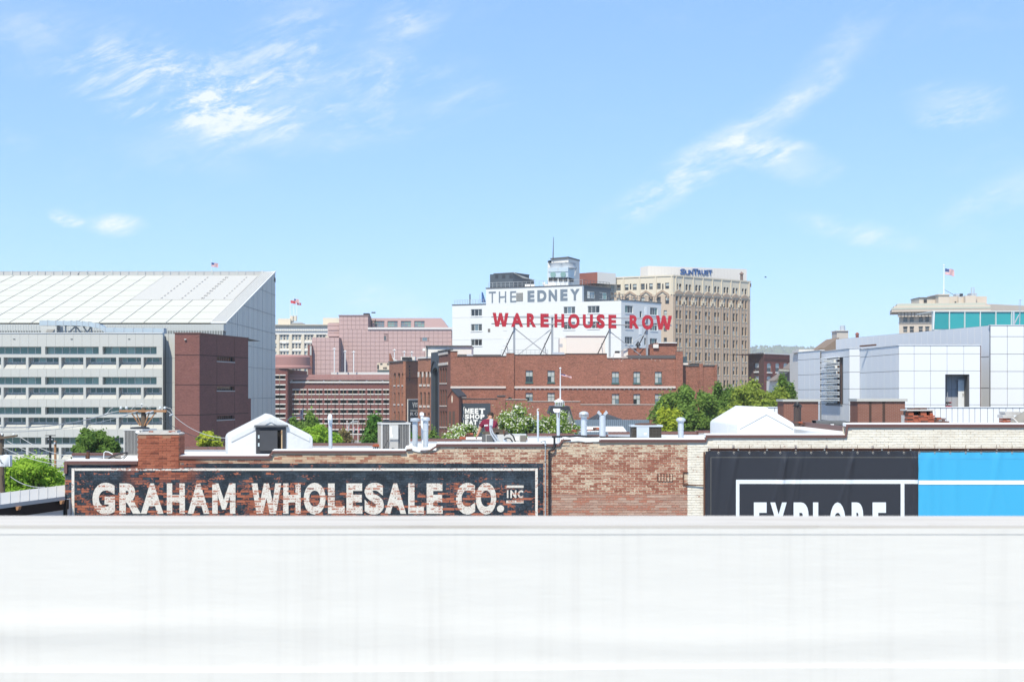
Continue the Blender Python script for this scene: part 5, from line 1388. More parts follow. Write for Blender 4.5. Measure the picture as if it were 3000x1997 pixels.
# shed with the pale sheet roof
shed = thing('lean_to_shed', (wx(95, 37), 37, 0), 'low lean-to shed with a pale metal roof abutting the painted brick wall', 'shed')
zf_, zn_ = 14 - 270 / FPX * 39, 14 - 303 / FPX * 37.5
A_, B_ = Vector((wx(190, 39), 39, zf_)), Vector((wx(-60, 35.0), 35.0, zf_))
C_, D_ = Vector((wx(-60, 33.9), 33.9, zn_)), Vector((wx(190, 37.5), 37.5, zn_))
SHR = plain('shed_roof', (.47, .46, .455), .6, amt=.08, scale=2, fine=10)
rf = part('roof', MB().prism([A_, B_, C_, D_], (0, 0, -.03)), SHR, shed)
part('fascia', MB().prism([C_ + Vector((0, -.01, -.031)), D_ + Vector((0, -.01, -.031)), D_ + Vector((0, -.01, -.10)), C_ + Vector((0, -.01, -.10))][::-1], (0, .03, 0)), plain('shed_fascia', (.44, .43, .42), .6), shed)
for k in range(1, 9):
    a, b = A_.lerp(B_, k / 9), D_.lerp(C_, k / 9); part('roof_seam', MB().path([a + Vector((0, 0, .012)), b + Vector((0, 0, .012))], .008, 4), SHR, rf)
SHB = plain('shed_black', (.012, .012, .013), .6)
part('beam', MB().prism([C_ + Vector((.0, .25, -.101)), D_ + Vector((0, .25, -.101)), D_ + Vector((0, .25, -.36)), C_ + Vector((0, .25, -.36))][::-1], (0, .1, 0)), SHB, shed)
part('wall', MB().prism([Vector((C_.x, C_.y + .4, 0)), Vector((D_.x, D_.y + .4, 0)), Vector((D_.x, D_.y + .4, zn_ - .1)), Vector((C_.x, C_.y + .4, zn_ - .1))], (0, 1.0, 0)), plain('shed_wall', (.5, .5, .5), .7), shed)
for px in (38, 171):
    k = (px + 60) / 250; c = C_.lerp(D_, k); part('bracket', MB().prism([c + Vector((0, .02, -.101)), c + Vector((.09, .02, -.101)), c + Vector((.06, .02, -.19)), c + Vector((.02, .02, -.19))][::-1], (0, .2, 0)), ARM, shed)
part('corner_post', MB().box(D_.x - .14, D_.x - .004, D_.y + .1, D_.y + .22, 0, zn_ - .1), SHB, shed)

# ================================================================ the middle distance
def zoomer(ox, oy, s): return lambda x, y=0: (ox + x * s, oy + y * s)
Z4, Z6, Z7 = zoomer(780, 850, .2997), zoomer(1280, 680, .2423), zoomer(1700, 740, .2678)
K1, K2, K5 = zoomer(1120, 1000, .2122), zoomer(1600, 980, .2296), zoomer(2200, 760, .3396)


def zrect(fac, Z, a, b, c, d): return fac.rect(*Z(a, b), *Z(c, d))


def block(fac, z0, z1, depth, m=None, front=True):
    """sides, back and top of a box behind a facade"""
    m = m or MB(); L = fac.L
    if front: m.poly([(0, 0, z0), (L, 0, z0), (L, 0, z1), (0, 0, z1)])
    m.poly([(0, depth, z0), (0, 0, z0), (0, 0, z1), (0, depth, z1)]).poly([(L, 0, z0), (L, depth, z0), (L, depth, z1), (L, 0, z1)])
    m.poly([(L, depth, z0), (0, depth, z0), (0, depth, z1), (L, depth, z1)]).poly([(0, 0, z1), (L, 0, z1), (L, depth, z1), (0, depth, z1)])
    return m


def arch_fill(m, h, rise, y=0.0, n=5, mi=0):
    """fills the upper corners of an opening so that its head is arched"""
    u0, u1, z0, z1 = h; c = (u0 + u1) / 2; r = (u1 - u0) / 2
    for sx in (-1, 1):
        pts = [(c + sx * r, y, z1)] + [(c + sx * r * math.cos(math.pi / 2 * k / n), y, z1 - rise + rise * math.sin(math.pi / 2 * k / n)) for k in range(n + 1)]
        m.poly(pts if sx > 0 else pts[::-1], mi)


DGL = glass('dark_glass', (0.020, 0.022, 0.026)); MGL = glass('mid_glass', (0.075, 0.085, 0.09)); PGL = glass('blind_glass', (0.42, 0.45, 0.44), .2, .4); SGL = glass('sky_glass', (0.16, 0.22, 0.26), .05)

# ---------------------------------------------------------------- white classical office tower far off
YC = 620.0
CREAMS = plain('cream_stone', (0.62, 0.55, 0.45), .8, amt=.08, scale=.05, fine=.5); WHITES = plain('white_terracotta', (0.70, 0.68, 0.65), .7, amt=.06, scale=.1)
ct = thing('classical_tower', (wx(880, YC), YC, 0), 'cream classical office tower with a bracketed cornice and three flags on its roof', 'building')
fc = Facade(760, YC, 985, YC)
colx = [(135, 160), (166, 190), (196, 221), (252, 277), (284, 308), (315, 340), (371, 396), (402, 426), (433, 457), (490, 514), (520, 546), (552, 577), (14, 38), (46, 70), (76, 102), (-108, -84), (-76, -52), (-46, -20)]
rowy = [(433, 488), (520, 570), (600, 655), (683, 735), (766, 820), (850, 905)]
holes = [zrect(fc, Z4, a, c, b, d) for a, b in colx for c, d in rowy]
zct = fc.at(850, Z4(0, 335)[1])[1]
m = MB(); holed(m, 0, fc.L, 0, zct - .5, holes, .5); block(fc, 0, zct - .5, 30, m, front=False)
part('wall', m, CREAMS, ct, fc.M)
for i, h in enumerate(holes): window(fc, h, ct, WHITES, [DGL, DGL, MGL, SGL], 1, 2, .3, .18)
zf1, zf2 = fc.at(850, Z4(0, 375)[1])[1], fc.at(850, Z4(0, 342)[1])[1]
part('cornice', MB().box(-1, fc.L + 1, -2.2, .5, zf2, zct).box(-.5, fc.L + .5, -1.5, .3, zf1 + .6, zf2 - .002), CREAMS, ct, fc.M)
br = MB().box(-.35, .35, -1.1, 0, 0, 1.4).mesh('bracket', WHITES)
for i in range(44): part('bracket', br, None, ct, fc.T(fc.L * i / 43, -.002, zf1 - 1.0))
part('frieze', MB().box(0, fc.L, -.5, -.002, fc.at(850, Z4(0, 432)[1])[1], zf1 - .6), WHITES, ct, fc.M)
for a in (103, 227, 347, 465, 590): part('pilaster', MB().box(fc.at(Z4(a)[0])[0], fc.at(Z4(a + 25)[0])[0], -.45, -.004, 0, fc.at(850, Z4(0, 400)[1])[1]), CREAMS, ct, fc.M)
for a, b in ((130, 226), (250, 345), (368, 462)):
    for yy in (499, 577): part('spandrel', MB().box(fc.at(Z4(a)[0])[0], fc.at(Z4(b)[0])[0], -.25, -.003, fc.at(850, Z4(0, yy + 16)[1])[1], fc.at(850, Z4(0, yy - 2)[1])[1]), WHITES, ct, fc.M)
hd = zrect(fc, Z4, 157, 500, 195, 520); part('arched_hood', MB().prism([(hd[0] + (hd[1] - hd[0]) * (1 + math.cos(math.pi * k / 8)) / 2, -.4, hd[2] + (hd[3] - hd[2]) * math.sin(math.pi * k / 8)) for k in range(9)], (0, .4, 0)), WHITES, ct, fc.M)
for (a, b, c, d) in ((92, 270, 215, 335), (536, 262, 712, 335)): r_ = zrect(fc, Z4, a, b, c, d); part('penthouse', MB().box(r_[0], r_[1], 6, 16, zct - .5, r_[3]), CREAMS, ct, fc.M)
r_ = zrect(fc, Z4, 215, 294, 345, 335); part('tank', MB().lathe([((r_[1] - r_[0]) / 2, 0), ((r_[1] - r_[0]) / 2, r_[3] - r_[2] - .8), ((r_[1] - r_[0]) / 2 + .6, r_[3] - r_[2] - .7), ((r_[1] - r_[0]) / 2 - 1, r_[3] - r_[2])], ((r_[0] + r_[1]) / 2, 8, zct - .5), 20), plain('tank_grey', (.3, .31, .32)), ct, fc.M)
for a in (252, 286): p = P(*Z4(a, 300), YC + 8); part('stub_stack', MB().tube(p, P(*Z4(a, 250), YC + 8), .7, n=8), CREAMS, ct)
RED, WHT, BLU = plain('flag_red', (.50, .045, .06), .8, amt=.05), plain('flag_white', (.75, .74, .74), .8, amt=.05), plain('flag_blue', (.045, .07, .20), .8, amt=.05)


def flag(label, poles, cloth, Y, style='us', wave=1.0, pole_r=.06, group=None, droop=0.0, base=None):
    """cloth: (x0, y0, x1, y1) of the flying cloth in photo pixels; poles: (x, top, foot)"""
    px, t_, b_ = poles; o = thing('flagpole', P(px, b_, Y) if base is None else (wx(px, Y), Y, base), label, 'flag', group)
    part('pole', MB().tube(P(px, b_, Y) if base is None else (wx(px, Y), Y, base), P(px, t_, Y), pole_r, pole_r * .6, n=8), WRAP, o)
    part('finial', MB().lathe([(.01, 0), (pole_r * 1.4, pole_r), (pole_r * 1.4, pole_r * 2), (.01, pole_r * 3)], P(px, t_, Y), 8), WRAP, o)
    x0, y0, x1, y1 = cloth; nx_, nz_ = 16, 13
    m = MB(); vs = []
    for j in range(nz_ + 1):
        for i in range(nx_ + 1):
            u, v = i / nx_, j / nz_
            p = P(x0 + (x1 - x0) * u, y0 + (y1 - y0) * v + droop * u + (y1 - y0) * .10 * math.sin(u * 7 + v) * wave * u, Y)
            w_ = abs(wx(x1, Y) - wx(x0, Y)); vs.append((p.x, p.y + .10 * w_ * math.sin(u * 8 + v * 1.5) * wave, p.z))
    for j in range(nz_):
        for i in range(nx_):
            if style == 'us': mi = 2 if (i < nx_ * .42 and j < 7) else (0 if j % 2 == 0 else 1)
            elif style == 'blue': mi = 2
            elif style == 'red': mi = 1 if (i > nx_ * .35 and i < nx_ * .65 and 3 < j < 9) else (2 if i >= nx_ - 2 else 0)
            elif style == 'tri': mi = 0 if i < nx_ * .33 else (1 if i < nx_ * .66 else 2)
            m.faces([vs[(j + a) * (nx_ + 1) + i + b] for a, b in ((1, 0), (1, 1), (0, 1), (0, 0))], [(0, 1, 2, 3)], mi)
    part('cloth', m, [RED, WHT, BLU], o)
    return o


flag('plain navy flag flying on the cream classical tower', (850, 880, 933), (*Z4(238, 98), *Z4(287, 125)), YC + 8, 'blue', .5, .14, 'flags on the classical tower', 3)
flag('striped national flag flying highest over the cream classical tower', (861, 872, 933), (*Z4(268, 82), *Z4(322, 118)), YC + 8.5, 'us', .5, .14, 'flags on the classical tower', 3)
flag('red state flag with a white disc over the cream classical tower', (870, 884, 933), (*Z4(302, 122), *Z4(342, 144)), YC + 9, 'red', .4, .14, 'flags on the classical tower', 1)
flag('striped national flag flying above the ridge of the sloped hall', (619, 762, 800), (*L1(1675, 24), *L1(1729, 56)), 300, 'us', .5, .06, None, 3)

# ---------------------------------------------------------------- pink stone block
YP = 480.0
PINK = plain('pink_granite', (0.50, 0.350, 0.335), .55, amt=.05, scale=.05, fine=.4); PINKD = plain('pink_joint', (0.30, 0.20, 0.195), .8)
pk = thing('pink_building', (wx(1100, YP), YP, 0), 'blank pink granite block with a gridded face and four tall windows near its roof', 'building')
fp = Facade(*[Z4(712)[0], YP, Z4(1812)[0], YP])
zr1, zr2, zr3 = fp.at(1100, Z4(0, 383)[1])[1], fp.at(1100, Z4(0, 252)[1])[1], fp.at(1100, Z4(0, 270)[1])[1]
uA = fp.at(Z4(996)[0])[0]
wh = [zrect(fp, Z4, 1143, 443, 1175, 492), zrect(fp, Z4, 1523, 445, 1576, 498)]
part('wall', block(fp, 0, zr1 - .1, 40), PINKD, pk, Matrix.Translation((0, .1, 0)) @ fp.M)
cell = (fp.at(Z4(755.3)[0])[0] - fp.at(Z4(712)[0])[0])
nu, nz_ = round(fp.L / cell), 24
panel_grid('panel', fp, 0, fp.L, zr1 - nz_ * cell * .93, zr1, nu, nz_, pk, PINK, wh, .10, .1, 0.0, limit=240)
for h in wh: window(fp, h, pk, PINK, [SGL, MGL], 1, 1, .05, .12)
part('roof_ledge', MB().box(uA - .1, fp.L + .2, -.35, 1, zr1, zr1 + .7), plain('pale_ledge', (.66, .63, .62)), pk, fp.M)
# taller stair block at the left and the set-back attic
m = MB(); block(fp, 0, zr2, 30, m)
ft_ = Facade(Z4(712)[0], YP, Z4(996)[0], YP)
part('tower_wall', block(ft_, zr1 + .01, zr2, 40), PINKD, pk, Matrix.Translation((0, .1, 0)) @ ft_.M)
panel_grid('panel', ft_, 0, ft_.L, zr1, zr2, round(ft_.L / cell), 3, pk, PINK, (), .10, .1, 0.0)
part('tower_cap', MB().box(-.2, ft_.L + .2, -.2, 8, zr2, zr2 + .35), PINKD, pk, ft_.M)
fq = Facade(Z4(996)[0], YP + 10, Z4(1712)[0], YP + 10)
aw = [zrect(fq, Z4, a, 300, b, 384) for a, b in ((1055, 1155), (1185, 1285), (1316, 1416), (1447, 1548))]
za = fq.at(1200, Z4(0, 272)[1])[1]
m = MB(); holed(m, 0, fq.L, zr1 - 1, za, aw, .5); block(fq, zr1 - 1, za, 25, m, front=False)
m.prism([(fq.L, 0, zr1 - 1), (fq.L + 4, 0, zr1 - 1), (fq.L, 0, za)], (0, 20, 0))
part('attic', m, PINK, pk, fq.M)
for h in aw: window(fq, h, pk, PINKD, [SGL, SGL, TEAL2], 3, 3, .3, .10)
part('attic_ladder', MB().path([(1.2, -.6, zr1), (1.2, -.6, za - .5)], .15, 4).path([(2.6, -.6, zr1), (2.6, -.6, za - .5)], .15, 4).box(1.2, 2.6, -.7, -.5, zr1 + 3, zr1 + 3.4).box(1.2, 2.6, -.7, -.5, zr1 + 6, zr1 + 6.4), CI, pk, fq.M)
part('roof_unit', MB().box(uA * .75, uA * .95, 8, 12, zr2, zr2 + 1.4), CI, pk, fp.M)
part('end_return', MB().box(fp.L, fp.L + 1.2, -1.0, 6, 0, zr1 - 3), PINKD, pk, fp.M)
# lower left wing with stepped bands
fw = Facade(Z4(446)[0], YP - 6, Z4(712)[0], YP - 6)
zw = fw.at(950, Z4(0, 462)[1])[1]
part('wing', block(fw, 0, zw, 30), PINKD, pk, Matrix.Translation((0, .1, 0)) @ fw.M)
panel_grid('panel', fw, 0, fw.L, zw - 10 * cell, zw, 6, 10, pk, PINK, (), .10, .1, 0.0)
fv = Facade(Z4(600)[0], YP + 2, Z4(712)[0], YP + 2)
for k, (a, b) in enumerate(((322, 345), (349, 390), (394, 416), (420, 452))):
    r_ = zrect(fv, Z4, 600, a, 710, b); part('banded_stair', MB().box(0, fv.L, -.2 * (k % 2), 6, r_[2], r_[3]), PINK, pk, fv.M)
part('banded_core', MB().box(.4, fv.L, .4, 8, zw - 2, fv.at(960, Z4(0, 318)[1])[1]), PINKD, pk, fv.M)
rb = Facade(Z4(406)[0], YP - 8, Z4(447)[0], YP - 8)
part('brick_link', MB().box(0, rb.L, 0, 10, 0, rb.at(910, Z4(0, 535)[1])[1]), far_brick('link_brick', (.19, .07, .06)), pk, rb.M)
part('link_window', MB().box(rb.L * .5, rb.L * .9, -.08, 0, rb.at(910, Z4(0, 635)[1])[1], rb.at(910, Z4(0, 545)[1])[1]), PGL, pk, rb.M)

# ---------------------------------------------------------------- brick car park
YG = 420.0
GB = far_brick('car_park_brick', (0.165, 0.060, 0.054), (0.24, 0.13, 0.115), .25); GW = plain('white_sill', (.66, .63, .60), .7); GV = plain('car_park_void', (.018, .017, .017), .9)
PARP = plain('pink_parapet', (0.34, 0.18, 0.168), .7, amt=.06, scale=.1); GOLD = plain('bronze_bar', (.34, .26, .17), .5, .3)
gp = thing('parking_garage', (wx(1000, YG), YG, 0), 'red brick parking garage with rows of dark openings and pale sills', 'building')


def garage_face(fac, cols, rows, zt, depth):
    hs = [zrect(fac, Z4, a, c, b, d) for a, b in cols for c, d in rows]
    m = MB(); holed(m, 0, fac.L, 0, zt, hs, .6); block(fac, 0, zt, depth, m, front=False)
    part('wall', m, GB, gp, fac.M)
    for h in hs:
        op = part('opening', MB().poly([(h[0], 5, h[2] - .3), (h[1], 5, h[2] - .3), (h[1], 5, h[3] + .3), (h[0], 5, h[3] + .3)]).box(h[0] - .3, h[1] + .3, .61, 5, h[2] - .4, h[2] - .1), GV, gp, fac.M)
        part('lintel', MB().box(h[0] - .2, h[1] + .2, -.15, .3, h[3], h[3] + .32), GW, op, fac.M)
        part('sill', MB().box(h[0] - .2, h[1] + .2, -.15, .3, h[2] - .32, h[2]), GW, op, fac.M)
        part('bar', MB().box((h[0] + h[1]) / 2 - .07, (h[0] + h[1]) / 2 + .07, -.16, .1, h[2] - 6, h[3] + .35), GOLD, op, fac.M)
    return hs


fg = Facade(Z4(232)[0], YG, Z4(1215)[0], YG)
gc = [(262, 318), (335, 390), (415, 472), (490, 547), (570, 627), (645, 702), (725, 783), (800, 892), (910, 965), (990, 1047), (1065, 1122), (1146, 1198)]
zg = fg.at(1000, Z4(0, 905)[1])[1]
garage_face(fg, gc, ((975, 1010), (1070, 1105), (1166, 1201), (1262, 1296), (1365, 1400)), zg, 40)
part('sill', MB().box(0, fg.L, -.4, .6, zg + .001, zg + .45), GW, gp, fg.M)
zk0, zk1, zk2 = [fg.at(1000, Z4(0, v)[1])[1] for v in (875, 848, 824)]
part('deck_void', MB().box(.2, fg.L, 4, 4.4, zg, zk0), GV, gp, fg.M)
part('parapet', MB().box(-.2, fg.L, -.6, .8, zk0, zk1 - .05).box(-.2, fg.L, -.2, 1.2, zk1, zk2), PARP, gp, fg.M)
for a in (240, 400, 556, 712, 975, 1132): part('deck_column', MB().box(fg.at(Z4(a)[0])[0], fg.at(Z4(a + 14)[0])[0], -.3, 1, zg + .46, zk0), plain('deck_concrete', (.5, .5, .49)), gp, fg.M)
part('deck_car', MB().prism([(fg.at(Z4(865)[0])[0], 2, zg + .6), (fg.at(Z4(975)[0])[0], 2, zg + .6), (fg.at(Z4(975)[0])[0], 2, zg + 1.5), (fg.at(Z4(880)[0])[0], 2, zg + 1.9)], (0, 1.5, 0)), plain('ramp_grey', (.25, .25, .25)), gp, fg.M)
part('top_deck', MB().box(fg.L * .35, fg.L, 14, 30, zk0, zk2 + .9), plain('pale_deck', (.62, .62, .61)), gp, fg.M)
fl_ = Facade(Z4(72)[0], YG - 4, Z4(207)[0], YG - 4)
garage_face(fl_, [(80, 183)], ((833, 866), (928, 962), (1023, 1057), (1117, 1150), (1210, 1243)), fl_.at(825, Z4(0, 770)[1])[1], 40)
fk = Facade(Z4(207)[0], YG - 4, Z4(232)[0], YG + 8)
part('return_wall', MB().box(0, fk.L, 0, .5, 0, fl_.at(825, Z4(0, 770)[1])[1]), GB, gp, fk.M)
zt_ = fl_.at(825, Z4(0, 750)[1])[1]
part('stair_head', MB().lathe([(6.6, 0), (6.6, .5), (6.2, .9), (6.2, 3.4), (5.6, 4.0)], (fl_.L / 2 + 1.6, 6, zt_ - .4), 24), PARP, gp, fl_.M, smooth=True)
part('stair_wing', MB().box(-1.2, -.02, 0, 10, 0, fl_.at(825, Z4(0, 968)[1])[1]), GB, gp, fl_.M)
r_ = zrect(fg, Z4, 1083, 710, 1200, 780)
ac = thing('rooftop_air_handler', P(*Z4(1140, 812), YG + 20), 'big tan rooftop air handler on a dark stand above the brick garage', 'air conditioner')
part('cabinet', MB().prism([P(*Z4(1083, 778), YG + 20), P(*Z4(1215, 778), YG + 20), P(*Z4(1215, 710), YG + 20), P(*Z4(1083, 710), YG + 20)], (0, 5, 0)), plain('handler_tan', (.56, .47, .37), .6), ac)
part('stand', MB().prism([P(*Z4(1086, 815), YG + 20), P(*Z4(1215, 815), YG + 20), P(*Z4(1215, 779), YG + 20), P(*Z4(1086, 779), YG + 20)], (0, 5, 0)), plain('handler_stand', (.05, .07, .08), .6), ac)
for (a, b, c, d) in ((1085, 728, 1100, 768), (1112, 714, 1135, 722), (1180, 714, 1198, 724), (1143, 752, 1152, 766), (1156, 752, 1165, 766), (1168, 752, 1178, 766)):
    part('grille', MB().prism([P(*Z4(a, d), YG + 19.8), P(*Z4(c, d), YG + 19.8), P(*Z4(c, b), YG + 19.8), P(*Z4(a, b), YG + 19.8)], (0, .15, 0)), CI, ac)
for i, (a, t0, b0) in enumerate(((666, 560, 815), (771, 585, 815), (855, 590, 815), (1253, 572, 690), (1349, 590, 640), (1423, 595, 645))):
    Y = YG + 12 if i < 3 else 330
    o = thing('lamp_mast', P(*Z4(a, b0), Y), ['tall white deck lamp with a double head on the brick garage', 'thin white lamp mast standing beyond the old brick warehouse roof'][i > 2], 'lamp', ['lamps on the garage deck', 'lamps beyond the warehouse roof'][i > 2])
    part('mast', MB().tube(P(*Z4(a, b0 + (0 if i < 3 else 200)), Y), P(*Z4(a, t0), Y), .18 if i < 3 else .10, n=6), WRAP, o)
    part('head', MB().box(wx(Z4(a - 17)[0], Y), wx(Z4(a + 17)[0], Y), Y - .3, Y + .3, wz(Z4(0, t0 + 15)[1], Y), wz(Z4(0, t0 + 10)[1], Y)), WRAP, o)

# ---------------------------------------------------------------- THE EDNEY: white painted office building
ED = plain('white_painted_wall', (0.69, 0.695, 0.695), .65, amt=.05, scale=.15, streak=.05, fine=2.0); EDG = plain('charcoal_cladding', (.068, .085, .105), .6, amt=.10, scale=.5)
EDW = plain('white_frame', (.72, .73, .74), .5); LET = plain('slate_letter', (.165, .205, .255), .6); CAPD = plain('dark_coping', (.10, .10, .105), .6)
ed = thing('white_office_building', (wx(1600, 350), 350, 0), 'white painted office building lettered THE EDNEY with charcoal roof boxes', 'building')
fe = Facade(1325, 362, 1820, 344)
zl, zu = fe.at(1380, Z6(0, 878)[1])[1], fe.at(1600, Z6(0, 660)[1])[1]
zm = fe.at(1780, Z6(0, 832)[1])[1]
eh = [zrect(fe, Z6, 410, a, 545, b) for a, b in ((930, 1015), (1110, 1195), (1288, 1372))] + [zrect(fe, Z6, 1530, a, 1672, b) for a, b in ((900, 985), (1085, 1175))] + [zrect(fe, Z6, 1822, a, 1967, b) for a, b in ((890, 978), (1080, 1165))]
m = MB(); holed(m, 0, fe.L, 0, zl, eh, .3); block(fe, 0, zl, 17, m, front=False); part('wall', m, ED, ed, fe.M)
for h in eh: window(fe, h, ed, EDW, [DGL, MGL, MGL, SGL], 3, 1 if h[2] > fe.at(1500, 1000)[1] else 1, .15, .09, sill=(EDW, .2, .12))
lv = zrect(fe, Z6, 960, 733, 1040, 833); u0, u1 = fe.at(1424)[0], fe.at(1706)[0]
part('upper_wall', MB().box(u0, u1, .004, 15, zl + .01, zu), ED, ed, fe.M)
part('step_wall', MB().box(u1 + .01, fe.L, .004, 16, zl + .01, zm), ED, ed, fe.M)
part('coping', MB().box(u0 - .1, u1 + .1, -.12, .3, zu, zu + .22), CAPD, ed, fe.M); part('coping', MB().box(-.1, u0, -.12, .3, zl, zl + .2), CAPD, ed, fe.M)
part('louvre_panel', MB().box(lv[0], lv[1], -.05, .0, lv[2], lv[3]), plain('louvre_back', (.16, .15, .14)), ed, fe.M)
for i in range(8): z = lv[2] + (lv[3] - lv[2]) * (i + .3) / 8; part('slat', MB().box(lv[0] + .05, lv[1] - .05, -.14, -.051, z, z + .14), plain('louvre_slat', (.42, .42, .41)), ed, fe.M)
lv = zrect(fe, Z6, 617, 1167, 645, 1207); part('vent', MB().box(lv[0], lv[1], -.06, 0, lv[2], lv[3]), plain('louvre_back', (.16, .15, .14)), ed, fe.M)
for a, b, c, d in ((805, 918, 848, 1010), (803, 1100, 848, 1193), (800, 1280, 846, 1372), (808, 735, 838, 832)): lv = zrect(fe, Z6, a, b, c, d); part('blind_window', MB().box(lv[0], lv[1], -.05, 0, lv[2], lv[3]), ED, ed, fe.M)
for v in (1010, 1285): zz = fe.at(1560, Z6(0, v)[1])[1]; part('string_line', MB().box(0, fe.L, -.04, 0, zz, zz + .1), ED, ed, fe.M)
for ch, a, b, c, d, bold in (('T', 628, 713, 718, 853, 0.0), ('H', 750, 838, 716, 850, 0.0), ('E', 887, 960, 713, 845, 0.0), ('E', 1097, 1180, 706, 840, .05), ('D', 1215, 1325, 700, 838, .05), ('N', 1352, 1453, 695, 832, .05), ('E', 1493, 1580, 689, 827, .05), ('Y', 1612, 1725, 686, 824, .05)):
    h = zrect(fe, Z6, a, c, b, d); letter(ch, h[0], h[1], h[2], h[3], LET, ed, fe.M, bold=bold, thick=.08, y=-.08)
# set-back glazed storey, charcoal
fz_ = Facade(1706, 348.5, 1789, 358)
z0_ = zm - .3
dh = [zrect(fz_, Z6, 1850, 720, 1912, 800), zrect(fz_, Z6, 1965, 730, 2058, 812)]
m = MB(); zt_ = fz_.at(1720, Z6(0, 652)[1])[1]; holed(m, 0, fz_.L, z0_, zt_, dh, .3); block(fz_, z0_, zt_, 10, m, front=False); part('setback_storey', m, EDG, ed, fz_.M)
for h in dh: window(fz_, h, ed, EDW, [SGL, MGL, TEAL2], 2, 1, .15, .09)
part('wall_louvre', MB().box(*[zrect(fz_, Z6, 1818, 715, 1846, 800)[k] for k in (0, 1)], -.06, 0, *[zrect(fz_, Z6, 1818, 715, 1846, 800)[k] for k in (2, 3)]), GFRAME, ed, fz_.M)
part('coping', MB().box(-.1, fz_.L + .1, -.15, .3, zt_, zt_ + .2), CAPD, ed, fz_.M)
# right side
fr = Facade(1820, 344, 1937, 356.5)
rh = [zrect(fr, Z7, *q) for q in ((490, 578, 577, 660), (490, 748, 575, 832), (488, 918, 572, 1000), (765, 600, 845, 683), (765, 770, 845, 852), (762, 937, 843, 1014))]
sl_ = [zrect(fr, Z7, *q) for q in ((650, 640, 675, 715), (700, 930, 722, 1012), (705, 765, 728, 790))]
zt_ = fr.at(1830, Z7(0, 522)[1])[1]
m = MB(); holed(m, 0, fr.L, 0, zt_, rh + sl_, .3); m.poly([(fr.L, 0, 0), (fr.L, 14, 0), (fr.L, 14, zt_), (fr.L, 0, zt_)]); m.poly([(0, .01, zt_), (fr.L, .01, zt_), (fr.L, 18, zt_), (0, 18, zt_)])
part('side_wall', m, ED, ed, fr.M)
for h in rh: window(fr, h, ed, EDW, [MGL, DGL, TEAL], 3, 1, .15, .08, sill=(EDW, .2, .1))
for h in sl_: window(fr, h, ed, EDW, [DGL], 1, 1, .15, .06)
for q in ((705, 595, 730, 680), (643, 810, 673, 896), (647, 985, 672, 1035)): h = zrect(fr, Z7, *q); part('white_panel', MB().box(h[0], h[1], -.06, 0, h[2], h[3]), plain('bright_panel', (.85, .85, .85)), ed, fr.M)
part('coping', MB().box(-.1, fr.L + .1, -.12, .3, zt_, zt_ + .2), CAPD, ed, fr.M)
RAILD = plain('rail_dark', (.13, .13, .135), .5, .3)


def railing(name, fac, u0, u1, z, h, parent, mat=RAILD, y=.4, n=10):
    o = part(name, MB().box(u0, u1, y - .03, y + .03, z + h - .05, z + h + .03).box(u0, u1, y - .02, y + .02, z + h * .5 - .02, z + h * .5 + .03), mat, parent, fac.M)
    for i in range(n + 1): part('post', MB().box(u0 + (u1 - u0) * i / n - .035, u0 + (u1 - u0) * i / n + .035, y - .035, y + .035, z, z + h), mat, o, fac.M)


railing('railing', fr, 0, fr.L, zt_ + .2, 1.3, ed, n=14); railing('railing', fe, u1 + .5, fe.L, zm, 1.5, ed, n=8, y=.9); railing('railing', fe, u0 + .5, u1 - .1, zu + .2, 1.3, ed, RAILM, n=22); railing('railing', fe, .5, u0 - .2, zl + .2, 1.1, ed, RAILM, n=12)
railing('railing', fz_, 0, fz_.L, zt_ if False else fz_.at(1720, Z6(0, 652)[1])[1] + .2, 1.3, ed, n=9)
part('roof_stack', MB().tube((fe.at(1372)[0], 1, zl), (fe.at(1372)[0], 1, fe.at(1372, Z6(0, 745)[1])[1]), .16, n=8), CI, ed, fe.M)
part('whip_aerial', MB().tube((fe.at(1401)[0], 1, zl), (fe.at(1401)[0], 1, fe.at(1401, Z6(0, 745)[1])[1]), .05, n=5), RAILM, ed, fe.M)
part('folded_parasol', MB().prism([(fe.at(1407)[0], .8, zl + .6), (fe.at(1416)[0], .8, zl + .6), (fe.at(1407)[0], .8, zl + 3.2)], (0, .8, 0)), plain('parasol_blue', (.05, .13, .33)), ed, fe.M)
# charcoal penthouse with sloping glazed end
fd = Facade(*[Z6(690)[0], 366, Z6(922)[0], 363]); zp0, zp1 = zu - .2, fd.at(1470, Z6(0, 503)[1])[1]
pent = part('penthouse', MB().box(0, fd.L, 0, 8, zp0, zp1), EDG, ed, fd.M)
part('coping', MB().box(-.1, fd.L + .1, -.12, 8.1, zp1, zp1 + .2), CAPD, pent, fd.M)
for a, b in ((705, 742), (788, 827), (878, 917)): h = zrect(fd, Z6, a, 518, b, 558); part('louvre', MB().box(h[0], h[1], -.06, 0, h[2], h[3]), plain('louvre_dark', (.035, .042, .055)), pent, fd.M)
fd2 = Facade(Z6(922)[0], 363, Z6(1175)[0], 372)
za_, zb_ = fd2.at(1510, Z6(0, 500)[1])[1], fd2.at(1560, Z6(0, 582)[1])[1]
m = MB(); m.prism([(0, 0, zp0), (fd2.L, 0, zp0), (fd2.L, 0, zb_), (fd2.L * .45, 0, zb_ + .1), (0, 0, za_)], (0, 7, 0)); part('lean_to', m, EDG, pent, fd2.M)
part('sloped_roof', MB().prism([(.0, -.15, za_ + .02), (fd2.L * .45, -.15, zb_ + .15), (fd2.L, -.15, zb_ + .05), (fd2.L * .6, 6, za_ - .3)], (0, 0, .2)), plain('lean_to_roof', (.60, .585, .54)), pent, fd2.M)
